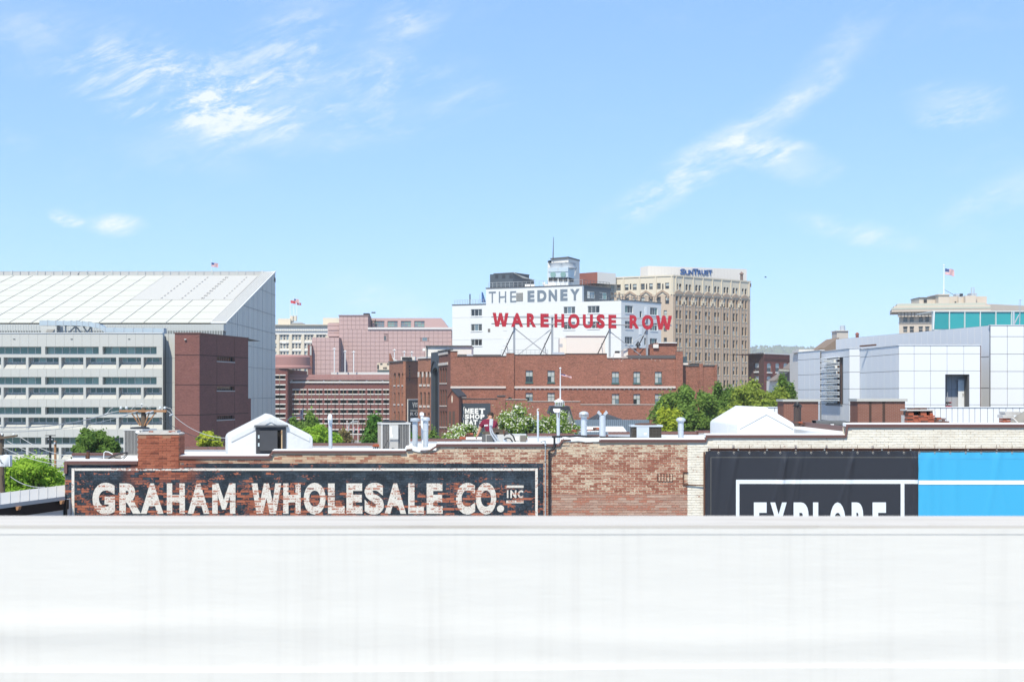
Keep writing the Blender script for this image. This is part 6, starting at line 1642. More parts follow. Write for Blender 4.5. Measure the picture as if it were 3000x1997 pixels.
# lift tower, cooling tower, aerial
f1, f2 = Facade(Z6(1385)[0], 372, Z6(1590)[0], 368), Facade(Z6(1590)[0], 368, Z6(1725)[0], 376)
zt_ = f1.at(1640, Z6(0, 325)[1])[1]; CRW = plain('cream_render', (.72, .69, .65), .7, amt=.06, scale=.2, streak=.08)
lt = part('lift_tower', MB().poly([(0, 0, zu - 2), (f1.L, 0, zu - 2), (f1.L, 0, zt_), (0, 0, zt_)]), CRW, ed, f1.M)
part('side', MB().poly([(0, 0, zu - 2), (f2.L, 0, zu - 2), (f2.L, 0, zt_), (0, 0, zt_)]).poly([(f2.L, 0, zu - 2), (f2.L, 9, zu - 2), (f2.L, 9, zt_), (f2.L, 0, zt_)]), CRW, lt, f2.M)
part('tower_cap', MB().prism([f1.A + Vector((-.3, -.2, zt_)), f2.A + Vector((0, -.4, zt_)), f2.M @ Vector((f2.L + .3, 0, zt_)), f2.M @ Vector((f2.L, 9, zt_)), f1.M @ Vector((0, 9, zt_))], (0, 0, .4)), CAPD, lt)
part('aerial', MB().tube(P(*Z6(1404, 322), 371), P(*Z6(1410, 60), 371), .16, .07, n=6), RAILD, ed)
part('beacon_frame', MB().path([P(*Z6(1548, 400), 367), P(*Z6(1548, 362), 367), P(*Z6(1630, 373), 367), P(*Z6(1550, 388), 367)], .06, 4), RAILM, ed)
CTM = material('cooling_tower_steel', worn((.55, .62, .66), .1, .5, .05), .4, .3)
fco, fcs = Facade(Z6(1347)[0], 358, Z6(1588)[0], 357), Facade(Z6(1588)[0], 357, Z6(1662)[0], 361)
def ctz(v): return fco.at(1640, Z6(0, v)[1])[1]
cto = part('cooling_tower', MB().box(0, fco.L, 0, 5, ctz(545), ctz(480)).box(0, fco.L, -.15, 5, ctz(479), ctz(430)), CTM, ed, fco.M)
part('side', MB().box(0, fcs.L, 0, 4, ctz(548), ctz(425)), CTM, cto, fcs.M)
part('legs_base', MB().box(.1, fco.L, .2, 5, ctz(645), ctz(598)), EDW, cto, fco.M)
for (a, b) in ((1350, 1398), (1407, 1455), (1472, 1518), (1530, 1577)):
    h = zrect(fco, Z6, a, 553, b, 592); part('intake', MB().box(h[0], h[1], .05, .3, h[2], h[3]), CI, cto, fco.M)
part('intake_back', MB().box(0, fco.L, .3, 5, ctz(600), ctz(545)), EDW, cto, fco.M); part('intake', MB().box(.3, fcs.L - .2, .02, .4, ctz(592), ctz(553)), CI, cto, fcs.M)
for a in (1445, 1565): part('fan_ring', MB().lathe([(3.6 / 2 + .3, 0), (1.9, .9), (2.1, 1.3)], (fco.at(Z6(a)[0])[0], 2.5, ctz(430)), 18), GALV2, cto, fco.M, smooth=True)
for a in (1405, 1527): part('hatch', MB().lathe([(.01, 0), (.7, .02), (.7, .1), (.01, .12)], (0, 0, 0), 14), TEAL2, cto, fco.T(fco.at(Z6(a)[0])[0], -.02, ctz(512)) @ Matrix.Rotation(R(90), 4, 'X'))
part('joint', MB().box(fco.L * .48, fco.L * .48 + .12, -.2, -.151, ctz(479), ctz(430)).box(fco.L * .33, fco.L * .33 + .12, -.04, -.001, ctz(545), ctz(480)), GALV2, cto, fco.M)
for a, b, c, d in ((1065, 630, 1125, 658), (1130, 630, 1180, 662), (1280, 605, 1310, 630), (1300, 628, 1420, 655)): part('roof_unit', MB().prism([P(*Z6(a, d + 4), 357), P(*Z6(c, d + 4), 357), P(*Z6(c, b), 357), P(*Z6(a, b), 357)], (0, 2, 0)), CRW, ed)
part('ladder', MB().path([P(*Z6(1660, 530), 357), P(*Z6(1680, 425), 360)], .06, 4).path([P(*Z6(1668, 530), 357), P(*Z6(1688, 425), 360)], .06, 4), RAILM, ed)

# ---------------------------------------------------------------- tan bank tower
TAN = far_brick('tan_brick', (0.49, 0.39, 0.305), (0.58, 0.49, 0.40), .16); BUFF = plain('buff_terracotta', (0.63, 0.56, 0.45), .75, amt=.06, scale=.1, fine=.6); TANT = plain('tan_trim', (.37, .28, .215), .8, amt=.06)
TWF = plain('bronze_window_frame', (.20, .165, .13), .6)
bt = thing('bank_tower', (wx(1975, 430), 430, 0), 'tall tan brick bank tower signed SUNTRUST with paired windows between brick ribs', 'building')
KS = 430 / 386
fn, fsl = Facade(Z7(1015)[0], 386 * KS, Z7(1860)[0], 407.5 * KS), Facade(1690, 399 * KS, Z7(1015)[0], 386 * KS)
ztop = fn.at(Z7(1015)[0], Z7(0, 257)[1])[1]
pairs = [(1045, 1072, 1080, 1107), (1152, 1178, 1188, 1213), (1258, 1285, 1295, 1320), (1365, 1390, 1400, 1423), (1465, 1490, 1500, 1522), (1568, 1592, 1600, 1623), (1668, 1692, 1702, 1724), (1768, 1790, 1800, 1822)]
u_ref = Z7(1072)[0]
zrow = [(fn.at(u_ref, Z7(0, a)[1])[1], fn.at(u_ref, Z7(0, b)[1])[1]) for a, b in ((338, 405), (478, 572), (630, 722), (782, 876), (933, 1025), (1086, 1176), (1237, 1327), (1388, 1478))]
holes = []
for pr in pairs:
    for a, b in ((pr[0], pr[1]), (pr[2], pr[3])):
        ua, ub = fn.at(Z7(a)[0])[0], fn.at(Z7(b)[0])[0]
        for zt_, zb_ in zrow: holes.append((ua, ub, zb_, zt_))
zsplit = (zrow[0][1] + zrow[1][0]) / 2 - .5
m = MB(); holed(m, 0, fn.L, 0, zsplit, [h for h in holes if h[3] < zsplit], .35)
m.poly([(fn.L, 0, 0), (fn.L, 40, 0), (fn.L, 40, ztop), (fn.L, 0, ztop)]); part('wall', m, TAN, bt, fn.M)
m = MB(); holed(m, 0, fn.L, zsplit, ztop, [h for h in holes if h[3] > zsplit], .35)
for h in holes:
    if h[3] > zsplit: arch_fill(m, h, .5, .002)
part('upper_wall', m, BUFF, bt, fn.M)
for h in holes: window(fn, h, bt, TWF, [DGL, DGL, MGL, PGL], 1, 2, .22, .12, sill=(BUFF, .25, .12) if h[3] < zsplit else None)
for i, pr in enumerate(pairs):
    ua, ub = fn.at(Z7(pr[0])[0])[0], fn.at(Z7(pr[3])[0])[0]; cu = (ua + ub) / 2
    zt_, zb_ = zrow[1]
    # ribs that frame each pair of windows, and the pointed hood above
    for uu in (ua - .55, ub + .3, cu - .12): part('rib', MB().box(uu, uu + .25, -.22, -.002, 0, zt_ + (.7 if uu != cu - .12 else .2)), TANT, bt, fn.M)
    part('hood', MB().prism([(ua - .6, -.3, zt_ + .7), (ub + .6, -.3, zt_ + .7), (ub + .6, -.3, zt_ + 1.1), (cu, -.3, zt_ + 2.0), (ua - .6, -.3, zt_ + 1.1)], (0, .298, 0)), TANT, bt, fn.M)
    for zz in zrow[1:-1]: part('spandrel', MB().box(ua, ub, -.08, -.003, zz[1] - 1.2, zz[1] - .3), TANT, bt, fn.M) if False else None
    if i < 7:
        un = fn.at(Z7(pairs[i + 1][0])[0])[0]; c2 = (ub + un) / 2
        for k, (du, dz_) in enumerate(((-.7, 0), (0, .7), (.7, 0))): part('corbel', MB().box(c2 + du - .2, c2 + du + .2, -.35, -.004, zb_ + .3 + dz_, zb_ + 1.6 + dz_), BUFF, bt, fn.M)
part('band', MB().box(0, fn.L, -.18, -.003, zrow[0][1] - 1.6, zrow[0][1] - 1.3), BUFF, bt, fn.M)
part('coping', MB().box(0, fn.L + .2, -.2, .6, ztop, ztop + .4), BUFF, bt, fn.M)
for a in (1045, 1125, 1235, 1340, 1445, 1545, 1648, 1745, 1845): u = fn.at(Z7(a)[0])[0]; part('buttress', MB().box(u - .18, u + .18, -.28, -.004, zsplit + 1, ztop), BUFF, bt, fn.M)
# left face
wl = [(330, 372), (398, 442), (485, 528), (573, 617), (662, 705), (752, 793), (838, 880), (928, 972), (240, 275), (170, 205)]
zl0 = [(fsl.at(1930, Z7(0, a)[1])[1], fsl.at(1930, Z7(0, b)[1])[1]) for a, b in ((333, 400), (482, 565), (632, 715), (780, 865), (930, 1015), (1080, 1165))]
hl = [(fsl.at(Z7(a)[0])[0], fsl.at(Z7(b)[0])[0], z1, z0) for a, b in wl for z0, z1 in zl0[:2]] + [(fsl.at(Z7(a)[0])[0], fsl.at(Z7(b)[0])[0], z1, z0) for a, b in ((840, 878), (912, 948)) for z0, z1 in zl0[2:]]
m = MB(); holed(m, 0, fsl.L, 0, zsplit, [h for h in hl if h[3] < zsplit], .35); part('side_wall', m, TAN, bt, fsl.M)
m = MB(); holed(m, 0, fsl.L, zsplit, ztop, [h for h in hl if h[3] > zsplit], .35); m.poly([(0, 0, ztop), (fsl.L, 0, ztop), (fsl.L, 30, ztop), (0, 30, ztop)]); part('upper_side_wall', m, BUFF, bt, fsl.M)
for h in hl: window(fsl, h, bt, TWF, [DGL, MGL, PGL, PGL], 1, 2, .22, .12)
for a, b in ((543, 558), (720, 733), (897, 910)): h = zrect(fsl, Z7, a, 340, b, 402); part('dark_slot', MB().box(h[0], h[1], -.05, 0, h[2], h[3]), CI, bt, fsl.M)
for a, b in ((480, 610), (655, 785), (832, 966)):
    u0_, u1_ = fsl.at(Z7(a)[0])[0], fsl.at(Z7(b)[0])[0]; z_ = zl0[1][0]
    part('hood', MB().prism([(u0_, -.3, z_ - .6), (u0_ + .4, -.3, z_ - .6), (u0_ + .4, -.3, z_ + .4), ((u0_ + u1_) / 2, -.3, z_ + 1.5), (u1_ - .4, -.3, z_ + .4), (u1_ - .4, -.3, z_ - .6), (u1_, -.3, z_ - .6), (u1_, -.3, z_ + .9), ((u0_ + u1_) / 2, -.3, z_ + 2.1), (u0_, -.3, z_ + .9)], (0, .298, 0)), TANT, bt, fsl.M)
for a in (135, 305, 475, 650, 828, 1000): u = fsl.at(Z7(a)[0])[0]; part('buttress', MB().box(u - .15, u + .15, -.25, -.004, zsplit, ztop), BUFF, bt, fsl.M)
part('coping', MB().box(0, fsl.L, -.2, .6, ztop, ztop + .4), BUFF, bt, fsl.M)
for a in (340, 380, 420): h = zrect(fsl, Z7, a, 435, a + 16, 462); part('corbel', MB().box(h[0], h[1], -.5, 0, h[2], h[3]), TANT, bt, fsl.M)
fsg = Facade(Z7(740)[0], 462, Z7(1822)[0], 474)
zs0, zs1 = ztop - 1, fsg.at(2050, Z7(0, 163)[1])[1]
slab = part('sign_wall', MB().box(0, fsg.L, 0, 6, zs0, zs1), plain('pale_sign_wall', (.66, .625, .585), .6, amt=.05, scale=.3, streak=.05), bt, fsg.M)
for i in range(1, 30): part('joint', MB().box(fsg.L * i / 30 - .03, fsg.L * i / 30 + .03, -.02, 0, zs0, zs1 - .1), plain('sign_joint', (.56, .53, .5)), slab, fsg.M)
SBL = plain('sign_blue', (.035, .105, .30), .5)
for ch, a, b, big_ in (('S', 1092, 1142, 1), ('U', 1146, 1188, 0), ('N', 1190, 1230, 0), ('T', 1228, 1285, 1), ('R', 1282, 1322, 0), ('U', 1324, 1362, 0), ('S', 1365, 1398, 0), ('T', 1400, 1440, 0)):
    h = zrect(fsg, Z7, a, 177 if big_ else 190, b, 240); letter(ch, h[0], h[1], h[2], h[3], SBL, slab, fsg.M, bold=.015, thick=.4, y=-.4)
part('roof_shade', MB().box(fsg.L * .32, fsg.L, -3, -.2, ztop - .2, ztop + 1.0), plain('roof_maroon', (.085, .045, .045)), bt, fsg.M)
vt = P(*Z7(1765, 312), 456)
part('roof_vent', MB().tube(vt, P(*Z7(1765, 238), 456), .45, n=8).lathe([(.75, 0), (.7, .2), (.05, .9)], P(*Z7(1765, 238), 456), 10), plain('vent_brown', (.20, .14, .12)), bt)
BRW = far_brick('mid_brick', (0.25, 0.085, 0.062), (.36, .22, .18), .3)
b2 = Facade(Z7(52)[0], 436, Z7(188)[0], 432); b3 = Facade(Z7(188)[0], 432, Z7(355)[0], 438)
part('roof_room', MB().box(0, b2.L, 0, 8, ztop - 2, b2.at(1740, Z7(0, 215)[1])[1]), CRW, bt, b2.M); part('roof_room', MB().box(0, b3.L, .02, 8, ztop - 2, b2.at(1740, Z7(0, 216)[1])[1]), BRW, bt, b3.M)

# ---------------------------------------------------------------- dark brick block right of the tower, stone-capped houses beyond
DB = far_brick('dark_brick', (0.085, 0.040, 0.036), (.13, .08, .07), .35); DB2 = far_brick('maroon_brick', (0.20, 0.065, 0.055), (.28, .14, .12), .3)
ob = thing('dark_brick_building', (wx(2240, 380), 380, 0), 'dark red brick block with arched pale-blind windows beside the tan bank tower', 'building')
f1, f2 = Facade(2192, 388, K5(112)[0], 380), Facade(K5(112)[0], 380, K5(356)[0], 392)
zt_ = f1.at(2230, K5(0, 815)[1])[1]
h1 = [zrect(f1, K5, 30, a, 68, b) for a, b in ((893, 965), (1005, 1085))]
h2 = [zrect(f2, K5, a, c, b, d) for a, b in ((138, 178), (212, 248), (282, 320)) for c, d in ((893, 970), (1005, 1062))]
m = MB(); holed(m, 0, f1.L, 0, zt_, h1, .35); part('wall', m, DB, ob, f1.M)
m = MB(); holed(m, 0, f2.L, 0, zt_, h2, .35); [arch_fill(m, h, .35, .002) for h in h2]; m.poly([(0, 0, zt_), (f2.L, 0, zt_), (f2.L, 12, zt_), (0, 12, zt_)]); part('side_wall', m, DB2, ob, f2.M)
for f_, hs in ((f1, h1), (f2, h2)):
    for h in hs: window(f_, h, ob, GFRAME, [DGL, PGL], 1, 2, .2, .10, sill=(GW, .35, .2), pick=lambda i, j: j)
part('coping', MB().box(-.1, f1.L, -.2, .4, zt_, zt_ + .3), CAPD, ob, f1.M); part('coping', MB().box(0, f2.L, -.2, .4, zt_, zt_ + .3), GW, ob, f2.M)
for k in range(2): zz = zt_ - 1.2 - k * .5; part('brick_course', MB().box(0, f2.L, -.1, 0, zz, zz + .15), DB, ob, f2.M)

# ================================================================ the old brick warehouse with its roof sign
WRB = far_brick('warehouse_brick', (0.265, 0.107, 0.073), (.40, .25, .19), .62, .2)
WRL = far_brick('warehouse_brick_light', (0.31, 0.135, 0.088), (.43, .28, .21), .5)
STONE = plain('pale_stone', (.60, .54, .50), .8, amt=.15, scale=.5, fine=3); SLATE = plain('charcoal_trim', (.045, .058, .075), .6, amt=.1)
GRF = plain('green_frame', (.055, .115, .105), .6)
wr = thing('brick_warehouse', (wx(1650, 262), 262, 0), 'long red brick warehouse with small sash windows, stone string course and pointed arches', 'building')
YW = 262.0
fm = Facade(1320, YW, 2000.5, YW)
def mz(py): return fm.at(1600, py)[1]
mh = []
for a, b in ((1540, 1561), (1604, 1625)): mh += [fm.rect(a, 1085, b, 1119.5), fm.rect(a, 1150, b, 1176)]
for a, b in ((838, 930), (1113, 1200), (1387, 1476)): mh += [zrect(fm, K2, a, 472, b, 618), zrect(fm, K2, a, 755, b, 890)]
mh += [zrect(fm, K2, 1015, 1005, 1105, 1085)]
m = MB(); holed(m, 0, fm.L, 0, mz(1049), mh, .35); block(fm, 0, mz(1049), 34, m, front=False); part('wall', m, WRB, wr, fm.M)
for h in mh: window(fm, h, wr, GRF, [PGL, SGL, DGL], 2, 2, .2, .07, sill=(GRF, .22, .1), pick=lambda i, j: 0 if j else random.choice([1, 2, 0]))
for h in mh:
    q = random.Random(int(h[0] * 10)); jm = MB()
    for k in range(9):
        for sx in (-1, 1):
            z = h[2] + (h[3] - h[2] + .5) * k / 9; w_ = .16 + .12 * (k % 2); u = h[0] - .03 - w_ if sx < 0 else h[1] + .03; jm.box(u, u + w_, -.025, 0, z, z + .12)
    part('quoin_patch', jm, WRL, wr, fm.M)
def band(a, b, p0, p1, mat, y0=-.12, y1=.3, name='parapet'):
    u0_, u1_ = fm.at(a)[0], fm.at(b)[0]; return part(name, MB().box(u0_, u1_, y0, y1, mz(p1), mz(p0)), mat, wr, fm.M)
# stepped parapet over the eaves line
for a, b, p0 in ((1320, 1340, 1029), (1340.2, 1483, 1043), (1483.2, 1507, 1035), (1507.2, 1656, 1039), (1656.2, 1778, 1036), (1980, 2000.5, 1029)):
    band(a, b, p0, 1049, WRB, 0.0, .5); band(a - .5, b + .5, p0 - 1.2, p0, CAPD, -.12, .62, 'coping')
band(1778.5, 1979.5, 1047.8, 1049, CAPD, -.12, .5, 'coping')
for a, b in ((1483, 1506), (1980, 2000)): part('pier', MB().box(fm.at(a)[0], fm.at(b)[0], -.35, 0, 0, mz(1036 if a < 1500 else 1030)), WRB, wr, fm.M)
for a, b in ((1320, 1482), (1507, 1979)): part('string_course', MB().box(fm.at(a)[0], fm.at(b)[0], -.22, 0, mz(1137), mz(1131)), STONE, wr, fm.M)
q = random.Random(4); 
for k in range(34): 
    a = 1512 + k * 13.7; part('dentil', MB().box(fm.at(a)[0], fm.at(a + 4)[0], -.08, 0, mz(1141), mz(1138.6)), STONE, wr, fm.M)
for k in range(9): a = 1785 + q.uniform(0, 160); p_ = q.uniform(1050, 1056); part('white_patch', MB().box(fm.at(a)[0], fm.at(a + 3.4)[0], -.02, 0, mz(p_ + 1.2), mz(p_)), STONE, wr, fm.M)
# right-hand lower extension
fx2 = Facade(2000.5, YW + 2, 2101, YW + 2)
zx = fx2.at(2050, 1071.5)[1]
part('extension', MB().box(0, fx2.L, 0, 20, 0, zx), WRB, wr, fx2.M); part('coping', MB().box(0, fx2.L + .2, -.15, .5, zx, zx + .2), CAPD, wr, fx2.M)
for a, b, t_ in ((2048, 2059, 1065), (2094, 2100, 1069)): part('pier', MB().box(fx2.at(a)[0], fx2.at(b)[0], -.3, 0, 0, fx2.at(a, t_)[1]), WRB, wr, fx2.M)
# lower front range with the dark painted panel
YQ = 254.0
fl2 = Facade(1344, YQ, 1962, YQ)
def lz(py): return fl2.at(1600, py)[1]
low = part('front_range', MB().box(0, fl2.L, 0, 7.5, 0, lz(1187)), WRB, wr, fl2.M)
for a, b, p0 in ((1344, 1457, 1168), (1481, 1545, 1170), (1545.3, 1700, 1176), (1700.3, 1962, 1185)):
    part('parapet', MB().box(fl2.at(a)[0], fl2.at(b)[0], .003, .5, lz(1188), lz(p0)), WRB, low, fl2.M); part('coping', MB().box(fl2.at(a)[0], fl2.at(b)[0], -.1, .6, lz(p0), lz(p0 - 1.4)), STONE if a > 1470 else CAPD, low, fl2.M)
part('pier', MB().box(fl2.at(1457)[0], fl2.at(1480.5)[0], -.3, .5, 0, lz(1160)), WRB, low, fl2.M); part('coping', MB().box(fl2.at(1455.5)[0], fl2.at(1482)[0], -.45, .6, lz(1160), lz(1157.5)), CAPD, low, fl2.M)
part('arched_vent', MB().prism([(fl2.at(1487 + 7 * (1 + math.cos(math.pi * k / 8)))[0], 1.5, lz(1170) + .5 * math.sin(math.pi * k / 8) * .9) for k in range(9)], (0, 1, 0)), CI, low, fl2.M)
pn = part('painted_panel', MB().box(*[fl2.at(v)[0] for v in (1344.5, 1437)], -.03, 0, lz(1300), lz(1181)), SLATE, low, fl2.M)
WL = plain('white_lettering', (.80, .79, .76), .7, amt=.05)
for row, (t0, b0, chars) in enumerate(((922, 998, [('M', 1140, 1205), ('E', 1213, 1265), ('E', 1275, 1328), ('T', 1335, 1420)]), (1003, 1070, [('S', 1140, 1200), ('H', 1208, 1270), ('O', 1278, 1345), ('P', 1354, 1412)]), (1080, 1150, [('E', 1143, 1190), ('A', 1192, 1258), ('T', 1254, 1315)]))):
    for ch, a, b in chars: h = zrect(fl2, K1, a, t0, b, b0); letter(ch, h[0], h[1], h[2], h[3], WL, pn, fl2.M, bold=.06, thick=.05, y=-.082)
for ch, a, b in (('A', 1338, 1360), ('T', 1362, 1384)): h = zrect(fl2, K1, a, 1105, b, 1138); letter(ch, h[0], h[1], h[2], h[3], WL, pn, fl2.M, bold=.02, thick=.05, y=-.082)
for z_ in (1096, 1143): h = zrect(fl2, K1, 1338, z_, 1390, z_ + 5); part('rule', MB().box(h[0], h[1], -.06, -.031, h[2], h[3]), WL, pn, fl2.M)
for i, ch in enumerate('WAREHOUSE ROW'):
    if ch != ' ': h = zrect(fl2, K1, 1138 + 19 * i, 1166, 1153 + 19 * i, 1190); letter(ch, h[0], h[1], h[2], h[3], WL, pn, fl2.M, bold=.02, thick=.05, y=-.082)
h = lambda x, y: (fl2.at(K1(x)[0])[0], -.06, lz(K1(0, y)[1]))
part('brace_mark', MB().path([h(1136, 902), h(1124, 915), h(1121, 960), h(1121, 1030), h(1110, 1065), h(1121, 1095), h(1121, 1170), h(1124, 1220)], .06, 5), WL, pn, fl2.M)
part('wall_wire', MB().path([(0.2, -.06, lz(1163.5)), (fl2.at(1367)[0], -.06, lz(1163.8))], .05, 4), STONE, low, fl2.M)

# gabled porch with the vertical slot
fg2 = Facade(K1(905)[0], 252.4, K1(1058)[0], 252)
pz = lambda y: fg2.at(1330, K1(0, y)[1])[1]
DSB = far_brick('porch_brick', (0.175, 0.066, 0.048), (.25, .15, .12), .3)
m = MB(); m.prism([(0, 0, 0), (fg2.L, 0, 0), (fg2.L, 0, pz(770)), (fg2.L * .42, 0, pz(668)), (0, 0, pz(762))], (0, 6, 0)); po = part('gabled_porch', m, DSB, wr, fg2.M)
part('roof_slope', MB().prism([(fg2.L * .40, -.2, pz(650)), (fg2.L * 1.04, -.2, pz(750)), (fg2.L * 1.0, -.2, pz(768)), (fg2.L * .36, -.2, pz(668))][::-1], (0, 6, 0)), SLATE, po, fg2.M)
part('roof_slope', MB().prism([(fg2.L * -.05, -.2, pz(758)), (fg2.L * .385, -.2, pz(652)), (fg2.L * .345, -.2, pz(680)), (fg2.L * -.05, -.2, pz(780))], (0, .4, 0)), DSB, po, fg2.M)
h = zrect(fg2, K1, 955, 740, 972, 848); part('slot', MB().prism([((h[0] + h[1]) / 2 + (h[1] - h[0]) / 2 * math.cos(k * math.pi / 6), -.03, (h[2] + h[3]) / 2 + (h[3] - h[2]) / 2 * math.sin(k * math.pi / 6)) for k in range(12)], (0, .03, 0)), plain('slot_cream', (.66, .58, .47)), po, fg2.M)
for a, b in ((920, 950), (970, 1002)): h = zrect(fg2, K1, a, 960, b, 1160); part('window', MB().box(h[0], h[1], -.04, 0, h[2], h[3]), plain('shutter_brown', (.085, .055, .045)), po, fg2.M)

# west front: three-light bays and the tall charcoal arch
f3 = Facade(K1(782)[0], 275, 1320, YW)
z3 = f3.at(1300, K1(0, 135)[1])[1]
ww = [zrect(f3, K1, a, c, b, d) for a, b in ((798, 820), (833, 855), (867, 890)) for c, d in ((360, 572), (665, 882), (960, 1175))]
m = MB(); holed(m, 0, f3.L, 0, z3, ww, .3)
for h in ww[::3]: arch_fill(m, h, .55, .002)
part('west_wall', m, DSB, wr, f3.M)
for h in ww: window(f3, h, wr, GRF, [DGL, MGL], 1, 3, .2, .07, sill=(STONE, .2, .12))
for v in (165, 310): zz = f3.at(1300, K1(0, v)[1])[1]; part('stone_band', MB().box(0, f3.L * .8, -.15, 0, zz - .25, zz + .25), STONE, wr, f3.M)
part('coping', MB().box(0, f3.L, -.25, .5, z3, z3 + .25), CAPD, wr, f3.M)
f4 = Facade(K1(672)[0], 283, K1(782)[0], 275)
z4 = f4.at(1270, K1(0, 150)[1])[1]
ah = zrect(f4, K1, 690, 362, 768, 1360); m = MB(); holed(m, 0, f4.L, 0, z4, [(ah[0], ah[1], 0.0, ah[3])], .8); arch_fill(m, ah, 1.1, .003, 8); m.poly([(0, 0, z4), (f4.L, 0, z4), (f4.L, 4, z4), (0, 4, z4)])
part('arch_portal', m, SLATE, wr, f4.M)
apo = part('arch_glass', MB().box(ah[0], ah[1], .6, .7, 0, ah[3]), glass('portal_glass', (.006, .012, .022)), wr, f4.M)
part('arch_rib', MB().path([((ah[0] + ah[1]) / 2 + (ah[1] - ah[0]) * .62 * math.cos(math.pi * k / 10), -.1, ah[3] - 1.0 + 2.4 * math.sin(math.pi * k / 10)) for k in range(11)], .14, 5), SLATE, wr, f4.M)
f5 = Facade(K1(492)[0], 290, K1(672)[0], 284)
z5 = f5.at(1240, K1(0, 235)[1])[1]
w5 = [zrect(f5, K1, a, c, b, d) for a, b in ((518, 545), (573, 598), (627, 653)) for c, d in ((412, 590), (700, 880), (985, 1130))]
m = MB(); holed(m, 0, f5.L, 0, z5, w5, .35); [arch_fill(m, h, .6, .002) for h in w5[::3]]; block(f5, 0, z5, 12, m, front=False); part('bay_wall', m, WRL, wr, f5.M)
for h in w5: window(f5, h, wr, GRF, [DGL, DGL, MGL], 1, 2, .22, .08, sill=(STONE, .45, .15))
for a, b in ((490, 515), (548, 570), (603, 625), (655, 672)): h = zrect(f5, K1, a, 420, b, 490); part('stone_block', MB().box(h[0] + .05, h[1] - .05, -.06, 0, h[2], h[3]), STONE, wr, f5.M)
part('parapet_band', MB().box(0, f5.L, -.2, 1.5, z5, f5.at(1240, K1(0, 212)[1])[1]), plain('pale_band', (.66, .64, .63)), wr, f5.M)
# far-left wing of the warehouse
f6, f7 = Facade(K1(95)[0], 312, K1(322)[0], 298), Facade(K1(322)[0], 298, K1(505)[0], 303)
z6 = f6.at(1170, K1(0, 280)[1])[1]
w6 = [zrect(f6, K1, a, c, b, d) for a, b in ((160, 188), (216, 245), (272, 300)) for c, d in ((430, 600), (705, 862), (968, 1100))]
m = MB(); holed(m, 0, f6.L, 0, z6, w6, .35); [arch_fill(m, h, .7, .002) for h in w6[::3]]; part('wing_wall', m, WRL, wr, f6.M)
for h in w6: window(f6, h, wr, GRF, [DGL, MGL], 1, 2, .22, .08, sill=(STONE, .3, .12))
for a in (120, 200, 256, 310): u = f6.at(K1(a)[0])[0]; part('pier', MB().box(u - .22, u + .22, -.25, 0, 0, f6.at(1160, K1(0, 500)[1])[1]), WRL, wr, f6.M)
part('wing_side', MB().box(0, f7.L, .003, .6, 0, z6), WRL, wr, f7.M)
part('coping', MB().box(-.1, f6.L, -.2, .4, z6, z6 + .25), CAPD, wr, f6.M); part('coping', MB().box(0, f7.L, -.2, .4, z6, z6 + .25), CAPD, wr, f7.M)
for k, (a, b) in enumerate(((95, 160), (110, 200), (130, 255))): part('stepped_parapet', MB().prism([P(*K1(a, 285), 313 + k), P(*K1(b, 285), 313 + k), P(*K1(a + 18, 165 + 35 * k), 313 + k), P(*K1(a, 165 + 35 * k), 313 + k)], (0, .8, 0)), WHITE_MEMBRANE if k else WRB, wr)
for a in (375,):
    for v in (345, 395, 440, 480, 528): part('tie_star', MB().lathe([(.01, 0), (.28, .02), (.01, .06)], (0, 0, 0), 5), CI, wr, f7.T(f7.at(K1(a)[0])[0], -.02, f7.at(1200, K1(0, v)[1])[1]) @ Matrix.Rotation(R(90), 4, 'X'))
zz = f7.at(1200, K1(0, 497)[1])[1]; part('brick_band', MB().box(0, f7.L, -.08, 0, zz - .2, zz + .1), DSB, wr, f7.M)
h = zrect(f7, K1, 346, 792, 492, 1300)
bn = thing('wall_banner', f7.M @ Vector(((h[0] + h[1]) / 2, 0, 0)), 'tall black wall banner edged white, lettered VISIT over WAREHOUSE ROW', 'banner')
part('panel', MB().box(h[0], h[1], -.12, -.004, h[2], h[3]), WL, bn, f7.M); part('field', MB().box(h[0] + .25, h[1], -.15, -.122, h[2], h[3] - .25), SLATE, bn, f7.M)
for row in ([('V', 405, 440, 840, 915), ('I', 447, 456, 845, 905), ('S', 460, 488, 842, 905)], [('W', 374, 398, 946, 960), ('A', 400, 420, 946, 960), ('R', 424, 440, 946, 960), ('E', 444, 458, 946, 960), ('H', 464, 482, 946, 960)], [('R', 378, 425, 975, 1022), ('O', 438, 486, 973, 1023)]):
    for ch, a, b, c, d in row: g_ = zrect(f7, K1, a, c, b, d); letter(ch, g_[0], g_[1], g_[2], g_[3], WL, bn, f7.M, bold=.03, thick=.04, y=-.195)
for v, a, b in ((1052, 378, 486), (1124, 400, 470), (1150, 400, 462)): g_ = zrect(f7, K1, a, v, b, v + 8); part('small_print', MB().box(g_[0], g_[1], -.18, -.152, g_[2], g_[3]), WL, bn, f7.M)

